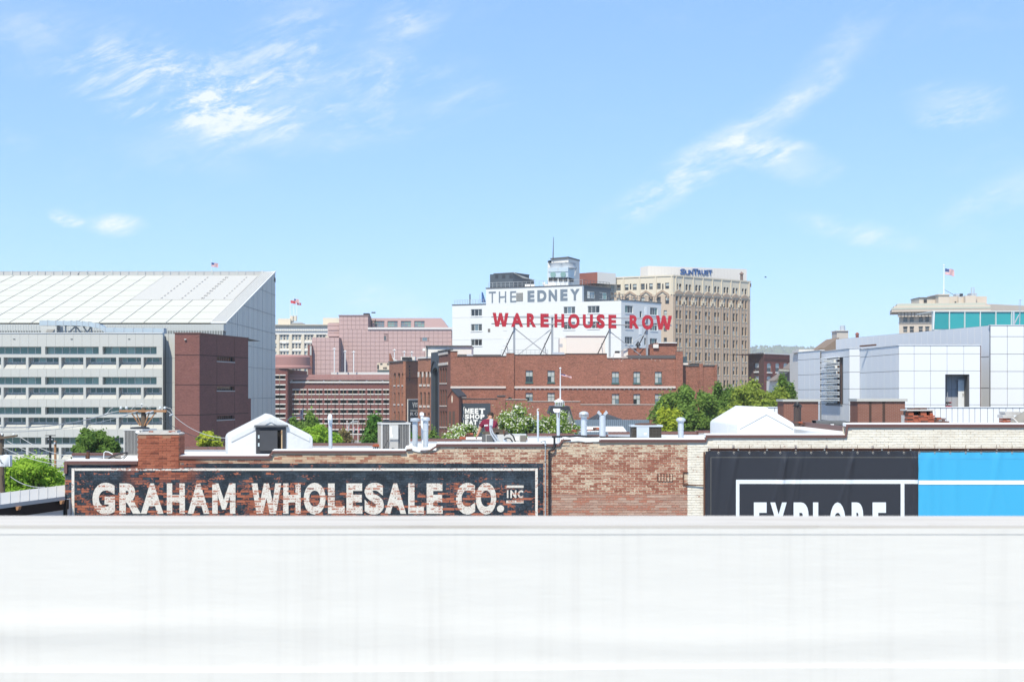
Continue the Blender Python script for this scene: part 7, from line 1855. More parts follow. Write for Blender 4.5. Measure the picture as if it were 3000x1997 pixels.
# roofscape of the warehouse
def rbox(name, Z, a, b, c, d, Y, depth, mat, parent, dz=0): return part(name, MB().prism([P(*Z(a, d), Y), P(*Z(c, d), Y), P(*Z(c, b), Y), P(*Z(a, b), Y)], (0, depth, 0)), mat, parent)
rs_ = rbox('roof_shed', K1, 600, 62, 1232, 205, 285, 14, CRW, wr); rbox('shed_roof', K1, 595, 55, 1236, 66, 284.6, 15, CAPD, wr); rbox('shed_post', K1, 608, 66, 622, 200, 284.7, .2, CAPD, wr)
rbox('skylight', K1, 1040, 178, 1160, 208, 268, 8, CAPD, wr); rbox('skylight', K1, 1250, 180, 1640, 208, 268, 8, CAPD, wr); rbox('skylight', K1, 1165, 176, 1250, 205, 268, 8, GALV, wr)
rbox('roof_room', K2, 258, 14, 755, 262, 285, 10, CRW, wr); rbox('roof_room_cap', K2, 252, 8, 760, 17, 284.8, 11, EDW, wr); rbox('roof_room', K2, 172, 40, 257, 262, 286, 8, CRW, wr)
rbox('wall_unit', K2, 172, 118, 210, 160, 284.4, .4, GALV2, wr)
rbox('penthouse', K2, 1045, 172, 1372, 285, 274, 8, WRB, wr); rbox('penthouse', K2, 1368, 108, 1668, 290, 273.8, 10, WRB, wr); rbox('penthouse_end', K2, 988, 182, 1044, 278, 274.2, 6, CRW, wr); rbox('penthouse_end', K2, 1366, 122, 1434, 170, 273.4, .35, CRW, wr); rbox('coping', K2, 1430, 98, 1670, 109, 273.4, 11, EDW, wr)
rbox('dark_upstand', K2, 1040, 262, 1650, 305, 268, 3, CAPD, wr); rbox('white_upstand', K2, 780, 285, 1045, 302, 268, 2, CRW, wr)
t_ = P(*K2(1173, 172), 276); part('vent_cowl', MB().tube(t_, P(*K2(1173, 138), 276), .38, n=4).lathe([(.62, 0), (.03, .95)], P(*K2(1173, 142), 276), 4), CI, wr)
rbox('roof_fan', K2, 885, 208, 938, 236, 268.5, 2, CI, wr); rbox('roof_fan_base', K2, 870, 236, 945, 290, 268.4, 2, CRW, wr)
rbox('tank', K2, 1750, 280, 1795, 362, 272, 4, plain('tank_blue', (.05, .08, .10)), wr); rbox('roof_box', K2, 1860, 366, 1960, 400, 272, 4, CI, wr); rbox('roof_box', K2, 1752, 362, 1808, 392, 271.5, 3, CRW, wr)
rbox('roof_hatch', K1, 255, 210, 450, 260, 306, 4, CRW, wr); rbox('hatch_glass', K1, 272, 215, 405, 250, 305.6, .3, CI, wr)
railing('railing', fm, fm.at(1468)[0], fm.at(1605)[0], mz(1039), .95, wr, RAILM, 1.2, 11)
rbox('roof_hatch', K2, 80, 225, 232, 262, 266, 3, GALV, wr)
part('hotel_sign', MB().prism([P(*K1(556, 130), 287), P(*K1(594, 130), 287), P(*K1(594, 92), 287), P(*K1(556, 92), 287)], (0, .4, 0)), WRAP, wr)

# ---- the roof sign: every letter of it on one steel frame
rsn = thing('roof_sign', (wx(1700, 268), 268, mz(1049)), 'big red WAREHOUSE ROW letters on a grey steel frame above the brick warehouse', 'sign')
fss = Facade(1440, 263.5, 1968, 274)
REDS = plain('sign_red', (.47, .022, .038), .45, amt=.06, scale=.5); STEEL = plain('sign_steel', (.42, .44, .46), .5, .3)
SL_ = [('W', 1442, 1488, 916.5, 957), ('A', 1496, 1531, 917, 958), ('R', 1542, 1569, 918, 958.5), ('E', 1582, 1606, 919, 959), ('H', 1623, 1651, 919.5, 959.5), ('O', 1663, 1696, 919.5, 962), ('U', 1706, 1735, 921, 962), ('S', 1746, 1770, 920.5, 962.5), ('E', 1781, 1803.5, 922, 962), ('R', 1843, 1870, 923, 963), ('O', 1879, 1912, 923, 965.5), ('W', 1920, 1966, 924.5, 966)]
for ch, a, b, t0, b0 in SL_:
    h = fss.rect(a, t0, b, b0); letter(ch, h[0], h[1], h[2], h[3], REDS, rsn, fss.M, bold=.045, thick=.16, y=-.4)
for p0, p1 in ((928, 932.5), (948, 953)):
    z0_, z1_ = fss.at(1440, p0)[1], fss.at(1966, p1)[1]; part('rail', MB().path([(0, 0, z0_), (fss.L, 0, z1_)], .13, 6), STEEL, rsn, fss.M)
for px in (1508, 1619.5, 1788, 1897):
    u, z_ = fss.at(px, 940); part('upright', MB().box(u - .16, u + .16, .15, .45, mz(1047), fss.at(px, 926)[1]), STEEL, rsn, fss.M)
    part('back_strut', MB().path([(u + .1, .4, fss.at(px, 962)[1]), (u - 1.0, 5.5, mz(1045))], .11, 5), RAILD, rsn, fss.M)
    part('back_strut', MB().path([(u - .6, 3.2, fss.at(px, 1003)[1]), (u - .1, 3.4, mz(1047))], .07, 5), STEEL, rsn, fss.M)
for a, b, c, d in ((1508, 960, 1610, 1042), (1619, 962, 1515, 1042), (1790, 972, 1886, 1046), (1897, 975, 1795, 1046)):
    (u0_, z0_), (u1_, z1_) = fss.at(a, b), fss.at(c, d); part('cross_brace', MB().path([(u0_, .3, z0_), (u1_, .3, z1_)], .085, 5), STEEL, rsn, fss.M)

# ================================================================ yard behind the roof: fence, sheds and cupola
CORR = plain('blue_grey_sheet', (.22, .275, .34), .5, .2, amt=.1, scale=1); BLKR = plain('black_seam_roof', (.045, .048, .055), .5, .1, amt=.15)
Y = 140
fn_ = solo('corrugated_fence', MB(), CORR, 'blue-grey corrugated metal screen below the brick warehouse', 'fence')
m = MB(); x = wx(1676, Y); x1 = wx(1900, Y)
while x < x1:
    for a, b, l0, l1 in ((0, .07, 0, .07), (.07, .13, .07, .07), (.13, .2, .07, 0)): m.poly([(x + a, Y - l0, 6), (x + b, Y - l1, 6), (x + b, Y - l1, wz(1229.5, Y)), (x + a, Y - l0, wz(1229.5, Y))])
    x += .2
m.box(wx(1676, Y), x1, Y + .02, Y + .1, 0, wz(1229, Y)); fn_.data = m.mesh('corrugated_fence', CORR)
Y = 160
sh = thing('dark_pavilion', (wx(1765, Y), Y, 0), 'low black standing-seam hip roof peeking over the corrugated screen', 'shed')
part('roof', MB().faces([P(*K2(510, 1092), Y), P(*K2(1000, 1092), Y), P(*K2(672, 996), Y + 3), P(*K2(745, 996), Y + 3), P(*K2(1000, 1092), Y + 8), P(*K2(510, 1092), Y + 8)], [(0, 1, 3, 2), (1, 4, 3), (0, 2, 5), (2, 3, 4, 5)]), BLKR, sh)
for k in range(9): a = P(*K2(530 + 52 * k, 1090), Y - .05); b = P(*K2(672 + 8 * k, 998), Y + 2.95); part('roof_seam', MB().path([a, b], .04, 4), plain('seam_grey_dark', (.11, .115, .125)), sh)
part('wall', MB().box(wx(1719, Y), wx(1828, Y), Y + .3, Y + 7.8, 0, wz(1230, Y) - .05), CORR, sh)
Y = 128
tr = thing('white_trellis', (wx(1765, Y), Y, 0), 'white slatted awning frame standing before the corrugated screen', 'awning')
a, b = wx(1695, Y), wx(1836, Y); z0_, z1_ = wz(1264, Y), wz(1249, Y)
part('sheet', MB().prism([(a, Y, z0_), (b, Y, z0_), (b - .3, Y + .6, z1_), (a + .3, Y + .6, z1_)], (0, .03, 0)), plain('awning_white', (.70, .72, .74), .5), tr)
for k in range(13): x = a + (b - a) * k / 12; part('slat', MB().path([(x, Y - .03, z0_), (x + (.3 - .6 * k / 12), Y + .57, z1_)], .02, 4), GALV, tr)
part('leg', MB().tube((a + .3, Y + .3, 0), (a + .3, Y + .3, z0_ + .2), .06), GALV, tr); part('leg', MB().tube((b - .3, Y + .3, 0), (b - .3, Y + .3, z0_ + .2), .06), GALV, tr)
Y = 126
cu = thing('barn_with_cupola', (wx(1645, Y), Y, 0), 'grey barn with a steep charcoal roof and small white-capped glazed cupola', 'shed')
def cz(v): return wz(K2(0, v)[1], Y)
def cx_(v): return wx(K2(v)[0], Y)
part('body', MB().box(cx_(70), cx_(320), Y, Y + 6, 0, cz(1010)), plain('barn_grey', (.20, .205, .215), .7), cu)
part('roof', MB().prism([(cx_(30), Y - .3, cz(1010)), (cx_(350), Y - .3, cz(1150)), (cx_(292), Y - .3, cz(915)), (cx_(60), Y - .3, cz(912))], (0, 6.6, 0)), BLKR, cu)
part('gable_board', MB().prism([(cx_(290), Y - .4, cz(912)), (cx_(298), Y - .4, cz(912)), (cx_(358), Y - .4, cz(1110)), (cx_(350), Y - .4, cz(1130))], (0, 6.8, 0)), CAPD, cu)
part('siding', MB().prism([(cx_(240), Y - .35, cz(1140)), (cx_(345), Y - .35, cz(1130)), (cx_(290), Y - .35, cz(960))], (0, .04, 0)), plain('barn_grey', (.20, .205, .215)), cu)
cpl = part('cupola', MB().box(cx_(118), cx_(240), Y + 1, Y + 4.6, cz(930), cz(905)), GALV2, cu)
part('lantern', MB().box(cx_(124), cx_(234), Y + 1.1, Y + 4.5, cz(905), cz(862)), MGL, cpl)
for k in range(6): a = cx_(122 + 22.4 * k); part('post', MB().box(a - .04, a + .04, Y + 1.0, Y + 1.1, cz(905), cz(862)), GFRAME, cpl)
part('cap', MB().lathe([(cx_(244) - cx_(177), 0), (cx_(240) - cx_(177), .12), (cx_(205) - cx_(177), cz(830) - cz(862)), (.05, cz(815) - cz(862))], (cx_(178), Y + 2.8, cz(862)), 8), WRAP, cpl)
flag('striped national flag hanging from the white pole on the barn cupola', (K2(181)[0], K2(0, 445)[1], K2(0, 820)[1]), (*K2(186, 495), *K2(325, 520)), Y + 2.8, 'us', .35, .07, None, 8.5)

# flags and poles on the street in front of the car park
for i, (a, t0, c0, c1, st, lab) in enumerate(((790, 1290, 1325, 1375, 'tri', 'pale flag hanging limp on a white pole before the brick garage'), (849, 1280, 1330, 1380, 'tri', 'red and white flag drooping on a white pole before the brick garage'), (897, 1290, 1335, 1385, 'red', 'plain red flag drooping on a white pole before the brick garage'), (357, 1165, 1170, 1260, 'us', 'striped national flag drooping beside the leafy trees before the brick garage'))):
    Y = 290; x = Z4(a)[0]
    flag(lab, (x, Z4(0, t0)[1], 1300), (x + (.5 if a != 357 else -1), Z4(0, c0)[1], x + (4.5 if a != 357 else -8), Z4(0, c1)[1]), Y, st, .3, .10, 'flags before the garage', 2, 0.0)
Y = 285
o = thing('street_lamp', (wx(1020, Y), Y, 0), 'curved-arm grey street lamp among the flagpoles before the brick garage', 'street lamp')
part('mast', MB().path([(wx(1022, Y), Y, 0), P(1022, 1248, Y), P(1024, 1240, Y), P(1032, 1235, Y), P(1046, 1234, Y)], .1, 6), GALV2, o); part('head', MB().prism([P(1043, 1236, Y), P(1050, 1236, Y), P(1049, 1233, Y), P(1043, 1233, Y)], (0, .5, 0)), GALV2, o)
Y = 280
o = thing('street_lamp', (wx(822, Y), Y, 0), 'long-armed grey street lamp by the garage stair tower', 'street lamp')
part('mast', MB().path([(wx(840, Y), Y, 0), P(840, 1232, Y), P(850, 1222, Y), P(878, 1217, Y)], .1, 6), GALV2, o); part('head', MB().prism([P(874, 1218.5, Y), P(883, 1217.5, Y), P(883, 1215, Y), P(874, 1216, Y)], (0, .5, 0)), GALV2, o)

# ================================================================ white panel building
WP = plain('white_metal_panel', (0.74, 0.75, 0.785), .38, amt=.03, scale=.15, streak=.03, fine=1.0, spec=.4); WPJ = plain('panel_joint', (.12, .12, .13), .8)
pb = thing('panel_building', (wx(2650, 130), 130, 0), 'angular white metal-panel building with a ladder-like stack of tube fins', 'building')


def panel_block(fac, y_top, x_top, cols, rows_px, px_ref, depth, name='wall', holes=(), zbot=0.0):
    """joint-backed wall with panels; rows_px: joint heights at px_ref in photo pixels, top first"""
    zs_ = [fac.at(px_ref, v)[1] for v in rows_px]
    m = MB(); holed(m, 0, fac.L, zbot, zs_[0], list(holes), .9, .06); block(fac, zbot, zs_[0], depth, m, front=False)
    o = part(name, m, WPJ, pb, fac.M)
    us = [0.0] + [fac.at(c)[0] for c in cols] + [fac.L]; us = sorted(us)
    for j in range(len(zs_) - 1):
        for i in range(len(us) - 1):
            a, b, c, d = us[i] + .02, us[i + 1] - .02, zs_[j + 1] + .02, zs_[j] - .02
            if b - a < .05: continue
            if any(h[0] < (a + b) / 2 < h[1] and h[2] < (c + d) / 2 < h[3] for h in holes): continue
            part('panel', MB().box(a, b, 0, .06, c, d), WP, o, fac.M)
    part('cap', MB().box(-.03, fac.L + .03, -.05, .5, zs_[0], zs_[0] + .06), plain('panel_cap', (.7, .71, .74), .4), o, fac.M)
    return o


kx = lambda v: K5(v)[0]; ky = lambda v: K5(0, v)[1]
FY = 128.0
# front block with the door recess
ff = Facade(kx(1275), FY, kx(1978), FY)
rec = zrect(ff, K5, 1676, 990, 1885, 1275)
rows_f = [ky(v) for v in (740, 813, 960, 1110, 1252, 1300)]
zs_ = [ff.at(2700, v)[1] for v in rows_f]
m = MB(); holed(m, 0, ff.L, 0, zs_[0], [rec], 1.4, .06); m.poly([(0, .06, zs_[0]), (ff.L, .06, zs_[0]), (ff.L, 14, zs_[0]), (0, 14, zs_[0])]).poly([(ff.L, .06, 0), (ff.L, 14, 0), (ff.L, 14, zs_[0]), (ff.L, .06, zs_[0])])
fo = part('front_wall', m, WPJ, pb, ff.M)
uc = [ff.at(kx(v))[0] for v in (1275, 1408, 1550, 1692, 1836, 1978)]
for j in range(5):
    for i in range(5):
        a, b, c, d = uc[i] + .015, uc[i + 1] - .015, zs_[j + 1] + .015, zs_[j] - .015
        # panels that meet the recess are cut round it
        if b > rec[0] and a < rec[1] and c < rec[3] and d > rec[2]:
            for (a2, b2, c2, d2) in ((a, min(b, rec[0]), c, d), (max(a, rec[1]), b, c, d), (max(a, rec[0]), min(b, rec[1]), max(c, rec[3]), d)):
                if b2 - a2 > .05 and d2 - c2 > .05: part('panel', MB().box(a2, b2, 0, .06, c2, d2), WP, fo, ff.M)
        else: part('panel', MB().box(a, b, 0, .06, c, d), WP, fo, ff.M)
part('cap', MB().box(-.03, ff.L + .03, -.05, .5, zs_[0], zs_[0] + .07), plain('panel_cap', (.7, .71, .74), .4), fo, ff.M)
part('recess_back', MB().box(rec[0], rec[1], 1.35, 1.4, rec[2], rec[3]), plain('recess_grey', (.38, .385, .42), .5), fo, ff.M)
for v in (1730, 1772): u = ff.at(kx(v))[0]; part('recess_joint', MB().box(u - .01, u + .01, 1.34, 1.35, rec[2], rec[3]), WPJ, fo, ff.M)
zz = ff.at(2750, ky(1120))[1]; part('recess_joint', MB().box(rec[0], rec[1], 1.338, 1.349, zz - .01, zz + .01), WPJ, fo, ff.M)
dh_ = zrect(ff, K5, 1818, 1045, 1870, 1273); dd_ = part('door', MB().box(dh_[0], dh_[1], 1.0, 1.05, dh_[2], dh_[3]), EDW, fo, ff.M)
part('door_head', MB().box(dh_[0] - .03, dh_[1] + .05, .98, 1.3, dh_[3] + .002, dh_[3] + .15), GALV2, dd_, ff.M); part('handle', MB().tube((dh_[1] - .12, .95, dh_[2] + 1.0), (dh_[1] - .12, .95, dh_[2] + 1.25), .03), CI, dd_, ff.M)
part('jamb', MB().box(ff.at(kx(1873))[0], rec[1] - .01, .1, 1.0, rec[2], rec[3]), CAPD, fo, ff.M)
part('standpipe', MB().tube((ff.at(kx(1727))[0], 1.1, rec[2]), (ff.at(kx(1727))[0], 1.1, rec[3]), .03), GALV2, fo, ff.M)
part('valve', MB().box(ff.at(kx(1712))[0], ff.at(kx(1755))[0], .95, 1.15, ff.at(2740, ky(1243))[1], ff.at(2740, ky(1228))[1]), CI, fo, ff.M); part('valve_wheel', MB().lathe([(.12, 0), (.14, .02), (.12, .04)], (ff.at(kx(1750))[0], .9, ff.at(2740, ky(1235))[1]), 10).box(ff.at(kx(1694))[0], ff.at(kx(1758))[0], .9, 1.1, ff.at(2740, ky(1274))[1], ff.at(2740, ky(1264))[1]), RED, fo, ff.M)
part('rusty_downpipe', MB().tube((ff.L + .03, -.03, 0), (ff.L + .03, -.03, zs_[0]), .035), plain('pipe_brown', (.16, .10, .095)), fo, ff.M)
# returns to its left, receding
fA = Facade(kx(940), 140, kx(1275), FY)
panel_block(fA, 0, 0, [kx(v) for v in (992, 1043, 1096, 1149, 1208, 1258)], [fA.at(kx(1275), 0) and v for v in (ky(742), ky(815), ky(962), ky(1112), ky(1252), ky(1400))], kx(1275), .2, 'return_wall')
fB = Facade(kx(848), 141, kx(940), 140)
panel_block(fB, 0, 0, [], [ky(v) for v in (765, 832, 970, 1115, 1255, 1400)], kx(900), .2, 'return_wall')
fC = Facade(kx(597), 153, kx(848), 141.2)
lad = zrect(fC, K5, 645, 850, 790, 1250)
panel_block(fC, 0, 0, [kx(v) for v in (652, 700, 748, 795)], [ky(v) for v in (770, 838, 972, 1115, 1250, 1400)], kx(840), .2, 'return_wall', [lad])
fD = Facade(kx(406), 160, kx(597), 152.5)
panel_block(fD, 0, 0, [kx(v) for v in (463, 505, 550)], [ky(v) for v in (785, 855, 990, 1121, 1245, 1400)], kx(590), .2, 'return_wall')
# louvre stack
part('stack_back', MB().box(lad[0], lad[1], .5, .56, lad[2], lad[3]), plain('stack_back', (.20, .17, .16), .8), pb, fC.M)
nb = 8
for k in range(nb):
    z = lad[3] - (lad[3] - lad[2]) * (k + .12) / nb; hh_ = (lad[3] - lad[2]) / nb
    part('light_box', MB().box(lad[0] + .05, lad[0] + (lad[1] - lad[0]) * .58, -.16, .48, z - hh_ * .62, z - hh_ * .12), plain('box_white', (.78, .79, .80), .5), pb, fC.M)
    for q_ in (0, .34): part('tube_fin', MB().tube((lad[0] - .9, -.34, z - hh_ * q_ + .08), (lad[1] - .05, -.34, z - hh_ * q_ + .12), .055, n=8), plain('fin_white', (.80, .81, .82), .4), pb, fC.M)
for f_ in (.66, .82): part('riser', MB().tube((lad[0] + (lad[1] - lad[0]) * f_, .2, lad[2]), (lad[0] + (lad[1] - lad[0]) * f_, .2, lad[3]), .07), RUST, pb, fC.M)
part('stack_foot', MB().box(lad[0], lad[1], -.02, .5, lad[2] - .12, lad[2] - .01), CAPD, pb, fC.M)
# rear slab, rising to the right
fE = Facade(kx(732), 172, kx(2065), 136)
zE0, zE1 = fE.at(kx(2065), ky(568))[1], fE.at(kx(732), ky(688))[1]
zt_ = (zE0 + zE1) / 2
us = [fE.at(kx(v))[0] for v in (732, 772, 818, 862, 908, 957, 1008, 1058, 1110, 1160, 1210, 1260, 1312, 1365, 1418, 1470, 1525, 1580, 1636, 1692, 1750, 1808, 1868, 1930, 1990, 2065)]
rz = part('rear_wall', MB().poly([(0, .06, 0), (fE.L, .06, 0), (fE.L, .06, zE0), (0, .06, zE1)]).poly([(0, .06, zE1), (fE.L, .06, zE0), (fE.L, 12, zE0), (0, 12, zE1)]), WPJ, pb, fE.M)
for i in range(len(us) - 1):
    za_, zb_ = [zE1 + (zE0 - zE1) * u / fE.L for u in (us[i], us[i + 1])]
    for k in range(6):
        h0 = 3.0 * k; part('panel', MB().prism([(us[i] + .02, 0, za_ - h0 - 2.96), (us[i + 1] - .02, 0, zb_ - h0 - 2.96), (us[i + 1] - .02, 0, zb_ - h0 - .02), (us[i] + .02, 0, za_ - h0 - .02)], (0, .06, 0)), WP, rz, fE.M)
part('rust_beam', MB().path([P(kx(942), ky(748), 138), P(kx(1078), ky(736), 136)], .10, 4), RUST, pb)
fG = Facade(kx(2065), 135.6, 3160, 135.6)
panel_block(fG, 0, 0, [kx(v) for v in (2212, 2355)] + [3048.0, 3100.0], [ky(v) for v in (568, 665, 815, 965, 1112, 1252, 1400)], 2950, .2, 'tall_wall')
fH = Facade(kx(1978), 140, kx(2065), 135.8)
panel_block(fH, 0, 0, [kx(1990)], [ky(v) for v in (600, 665, 815, 965, 1112, 1252, 1400)], kx(2060), .1, 'return_wall')
# low screen wall in front
fJ = Facade(kx(1330), 112, 3160, 112)
panel_block(fJ, 0, 0, [kx(v) for v in (1398, 1440, 1490, 1535, 1588, 1636, 1685, 1735, 1785, 1830, 1883, 1932, 1980, 2042, 2092, 2142, 2200, 2260, 2318)] + [3015.0, 3060.0], [ky(v) for v in (1277, 1420)], 2800, .4, 'screen_wall')
fK_ = Facade(kx(150), 112, kx(275), 112)
panel_block(fK_, 0, 0, [kx(v) for v in (205, 245)], [ky(1276), ky(1420)], 2270, .4, 'screen_wall')

# capped brick blocks on the next roof
BK2 = material('small_brick', worn((0.27, 0.125, 0.092), 0.4, 2.0, 0.0, fine=16.0), .9); BKM = plain('block_mortar', (.40, .30, .25), .9, amt=.2)
CAPC = plain('concrete_cap', (.50, .49, .46), .9, amt=.15, scale=2, streak=.15, fine=8)


def brick_block(label, x0, x1, t_, captop, b_, Y, seed, stains=()):
    o = thing('brick_plant_block', (wx((x0 + x1) / 2, Y), Y, 0), label, 'brick block', 'capped brick blocks')
    xa, xb = wx(x0, Y), wx(x1, Y); zt_, zc_, zb_ = wz(t_, Y), wz(captop, Y), wz(b_, Y)
    part('core', MB().box(xa + .01, xb - .01, Y + .01, Y + 1.6, 0, zt_), BKM, o)
    m = MB(); q = random.Random(seed); r = 0; z = zt_
    while z > zb_ - .2:
        k = -(r % 2) * .5
        while k * .2 < xb - xa:
            a, b = max(xa, xa + k * .2), min(xb, xa + (k + 1) * .2); k += 1
            if b - a > .03: e = q.uniform(-.006, .004); m.box(a + .006, b - .006, Y + e, Y + .05, z - .063, z - .004)
        z -= .0675; r += 1
    part('brick_field', m, BK2, o, kind='stuff')
    m = MB(); z = zt_
    while z > zb_ - .2: m.box(xa - .005, xa + .02, Y + .01, Y + 1.6, z - .063, z - .004); z -= .0675
    part('side_brick_field', m, BK2, o, kind='stuff')
    part('cap', MB().box(xa - .06, xb + .10, Y - .08, Y + 1.7, zt_ + .002, zc_), CAPC, o)
    for a, b in stains: part('stain_streak', MB().box(wx(a, Y), wx(b, Y), Y - .014, Y - .010, zb_, zt_), plain('soot_streak', (.085, .05, .042), .95, amt=.4, scale=4), o)


brick_block('capped brick block with the black stovepipe in front of it', 2296, 2397.5, 1176, 1169.5, 1242, 70, 1)
brick_block('capped brick block streaked with soot between the fin stack and squat chimney', 2513, 2652, 1175.5, 1167.5, 1246, 70, 2, ((2546, 2553), (2585, 2593)))

# ================================================================ beige tower and teal glass storey at the far right
BE = plain('beige_stone', (.55, .47, .40), .75, amt=.07, scale=.08, fine=.6); BEG = plain('verdigris_gutter', (.44, .46, .40), .7, amt=.1)
be = thing('beige_tower', (wx(2850, 480), 480, 0), 'beige classical tower with a deep bracketed cornice and a flag on its roof', 'building')
f1 = Facade(kx(1278), 480, kx(2020), 474); f2 = Facade(kx(2020), 474, 3180, 500)
zc0, zc1 = f1.at(2700, ky(455))[1], f1.at(2700, ky(402))[1]
hb = [zrect(f1, K5, a, c, b, d) for a, b in ((1312, 1352), (1368, 1408), (1446, 1485), (1502, 1541), (1600, 1640), (1660, 1700)) for c, d in ((483, 540), (576, 630), (668, 722))]
m = MB(); holed(m, 0, f1.L, 0, zc0 + 3, hb, .5); part('wall', m, BE, be, f1.M)
for h in hb: window(f1, h, be, BE, [DGL, DGL, MGL], 1, 2, .3, .12)
part('side_wall', MB().box(0, f2.L, 0, 10, 0, zc1 + .5), BE, be, f2.M)
part('cornice', MB().box(-2.5, f1.L + 1.5, -2.6, .5, zc1 - 2.0, zc1 - 1.2).box(-1.8, f1.L + 1.5, -2.0, 30, zc1 - 1.199, zc1), BE, be, f1.M)
part('gutter', MB().box(-2.6, f1.L + 1.5, -2.7, -2.0, zc1 - 1.19, zc1 - .6).box(-.8, f1.L, -1.0, 20, zc1 + .01, zc1 + .8), BEG, be, f1.M)
br = MB().box(-.45, .45, -1.7, 0, 0, 1.5).mesh('bracket', BE)
for i in range(26): part('bracket', br, None, be, f1.T(f1.L * i / 25, -.002, zc1 - 3.6))
part('frieze', MB().box(-.3, f1.L, -.35, -.002, zc0 - .4, zc0 + .2).box(-.2, f1.L, -.2, -.003, f1.at(2700, ky(553))[1], f1.at(2700, ky(545))[1]), BE, be, f1.M)
def rbk(name, a, b, c, d, Y, dep, mat): return part(name, MB().prism([P(kx(a), ky(d), Y), P(kx(c), ky(d), Y), P(kx(c), ky(b), Y), P(kx(a), ky(b), Y)], (0, dep, 0)), mat, be)
rbk('roof_room', 1452, 330, 1622, 392, 490, 10, BE); rbk('roof_room', 1618, 305, 1712, 392, 486, 12, BE); rbk('roof_room', 1712, 318, 1790, 392, 488, 10, BE); rbk('roof_room', 1790, 322, 1850, 392, 487, 10, BE); rbk('roof_room', 1850, 312, 1942, 392, 485, 10, BE); rbk('roof_room', 1942, 318, 2035, 392, 488, 10, BE); rbk('roof_room', 2128, 415, 2340, 460, 500, 10, BE)
rbk('coping', 1450, 326, 1624, 331, 489.6, 10.8, CAPD); rbk('coping', 1615, 298, 1716, 306, 485.6, 12.8, BE); rbk('hatch', 1493, 346, 1518, 372, 489.5, .4, CI); rbk('hatch', 1600, 342, 1622, 372, 489.5, .4, CI); rbk('hatch', 1760, 362, 1772, 378, 487.5, .4, CI)
rbk('plant', 1898, 290, 1950, 312, 486, 4, GALV2); rbk('plant', 1768, 296, 1800, 316, 488, 3, GALV2); rbk('plant', 1805, 294, 1830, 314, 488, 3, CI)
part('roof_ladder', MB().path([P(kx(1902), ky(300), 486), P(kx(1902), ky(243), 486)], .18, 4).path([P(kx(1926), ky(300), 486), P(kx(1926), ky(243), 486)], .18, 4).path([P(kx(1902), ky(262), 486), P(kx(1926), ky(262), 486)], .12, 4).path([P(kx(1902), ky(280), 486), P(kx(1926), ky(280), 486)], .12, 4).path([P(kx(1902), ky(246), 486), P(kx(1926), ky(246), 486)], .12, 4), GALV2, be)
flag('striped national flag streaming from the mast on the beige tower', (kx(1665), ky(58), ky(300)), (kx(1676), ky(76), kx(1755), ky(128)), 488, 'us', .6, .22, None, 5)
part('guy_wire', MB().path([P(kx(1665), ky(260), 488), P(kx(1745), ky(302), 488)], .1, 4), RAILD, be)
tg = thing('teal_glass_storey', (wx(2900, 215), 215, 0), 'low storey of bright teal glass panels in white frames', 'building')
fT = Facade(kx(1568), 215, 3190, 215)
def tz(v): return fT.at(2850, ky(v))[1]
TG = glass('teal_pane', (.035, .33, .35), .12, .5); TG2 = glass('teal_pane_dark', (.03, .28, .30), .12, .5)
part('frame', MB().box(0, fT.L, 0, .5, tz(640), tz(452)).box(-.1, fT.L, -.25, 8, tz(451), tz(444)), plain('teal_frame', (.66, .70, .70), .5), tg, fT.M)
for i, (a, b) in enumerate(((1582, 1704), (1714, 1836), (1847, 1970), (1981, 2104), (2115, 2240), (2250, 2375), (2386, 2510), (2520, 2640))):
    part('pane', MB().box(fT.at(kx(a))[0], fT.at(kx(b))[0], -.06, -.002, tz(600), tz(457)), TG if i % 3 else TG2, tg, fT.M)
    part('mullion', MB().box(fT.at(kx(b + 2))[0], fT.at(kx(b + 8))[0], -.3, -.003, tz(640), tz(452)), plain('teal_frame', (.66, .70, .70)), tg, fT.M)
part('end_post', MB().prism([(fT.at(kx(1562))[0], -.3, tz(605)), (fT.at(kx(1575))[0], -.3, tz(605)), (fT.at(kx(1583))[0], -.3, tz(446)), (fT.at(kx(1570))[0], -.3, tz(446))], (0, .29, 0)), plain('teal_frame', (.66, .70, .70)), tg, fT.M)
ma = thing('lightning_mast', P(kx(2318), ky(568), 137), 'thin braced steel mast on the panel building roof', 'mast')
part('mast', MB().tube(P(kx(2318), ky(568), 137), P(kx(2323), ky(346), 137), .05, .03, n=6), GALV2, ma); part('brace', MB().path([P(kx(2268), ky(566), 137), P(kx(2312), ky(478), 137)], .06, 5), GALV2, ma); part('tip', MB().tube(P(kx(2312), ky(350), 137), P(kx(2334), ky(347), 137), .03), GALV2, ma); part('post', MB().tube(P(kx(2267), ky(568), 137), P(kx(2267), ky(448), 137), .09), GALV, ma)
part('whip', MB().tube(P(kx(2310), ky(440), 137), P(kx(2310), ky(366), 137), .012, n=5), GALV2, ma)

# brown-roofed house, stone stack and odds beyond the panel building
hr = thing('brown_roofed_house', (wx(2400, 250), 250, 0), 'brown hip-roofed house with a pale stone chimney behind the panel building', 'house')
SHN = plain('brown_shingle', (.22, .165, .13), .9, amt=.2, scale=1, fine=4)
def rh_(pts, Y, dep, mat, name): return part(name, MB().prism([P(kx(a), ky(b), Y) for a, b in pts], (0, dep, 0)), mat, hr)
rh_(((560, 785), (760, 785), (760, 672), (735, 688), (625, 770)), 250, 10, SHN, 'roof'); rh_(((565, 785), (640, 785), (628, 763), (590, 763)), 249, 3, SHN, 'dormer'); rh_(((412, 800), (640, 800), (640, 776), (412, 776)), 252, 6, CRW, 'parapet')
ch_ = rh_(((742, 690), (840, 690), (840, 616), (742, 616)), 252, 4, plain('chimney_stone', (.50, .45, .41), .9, amt=.15, scale=1, streak=.15), 'chimney')
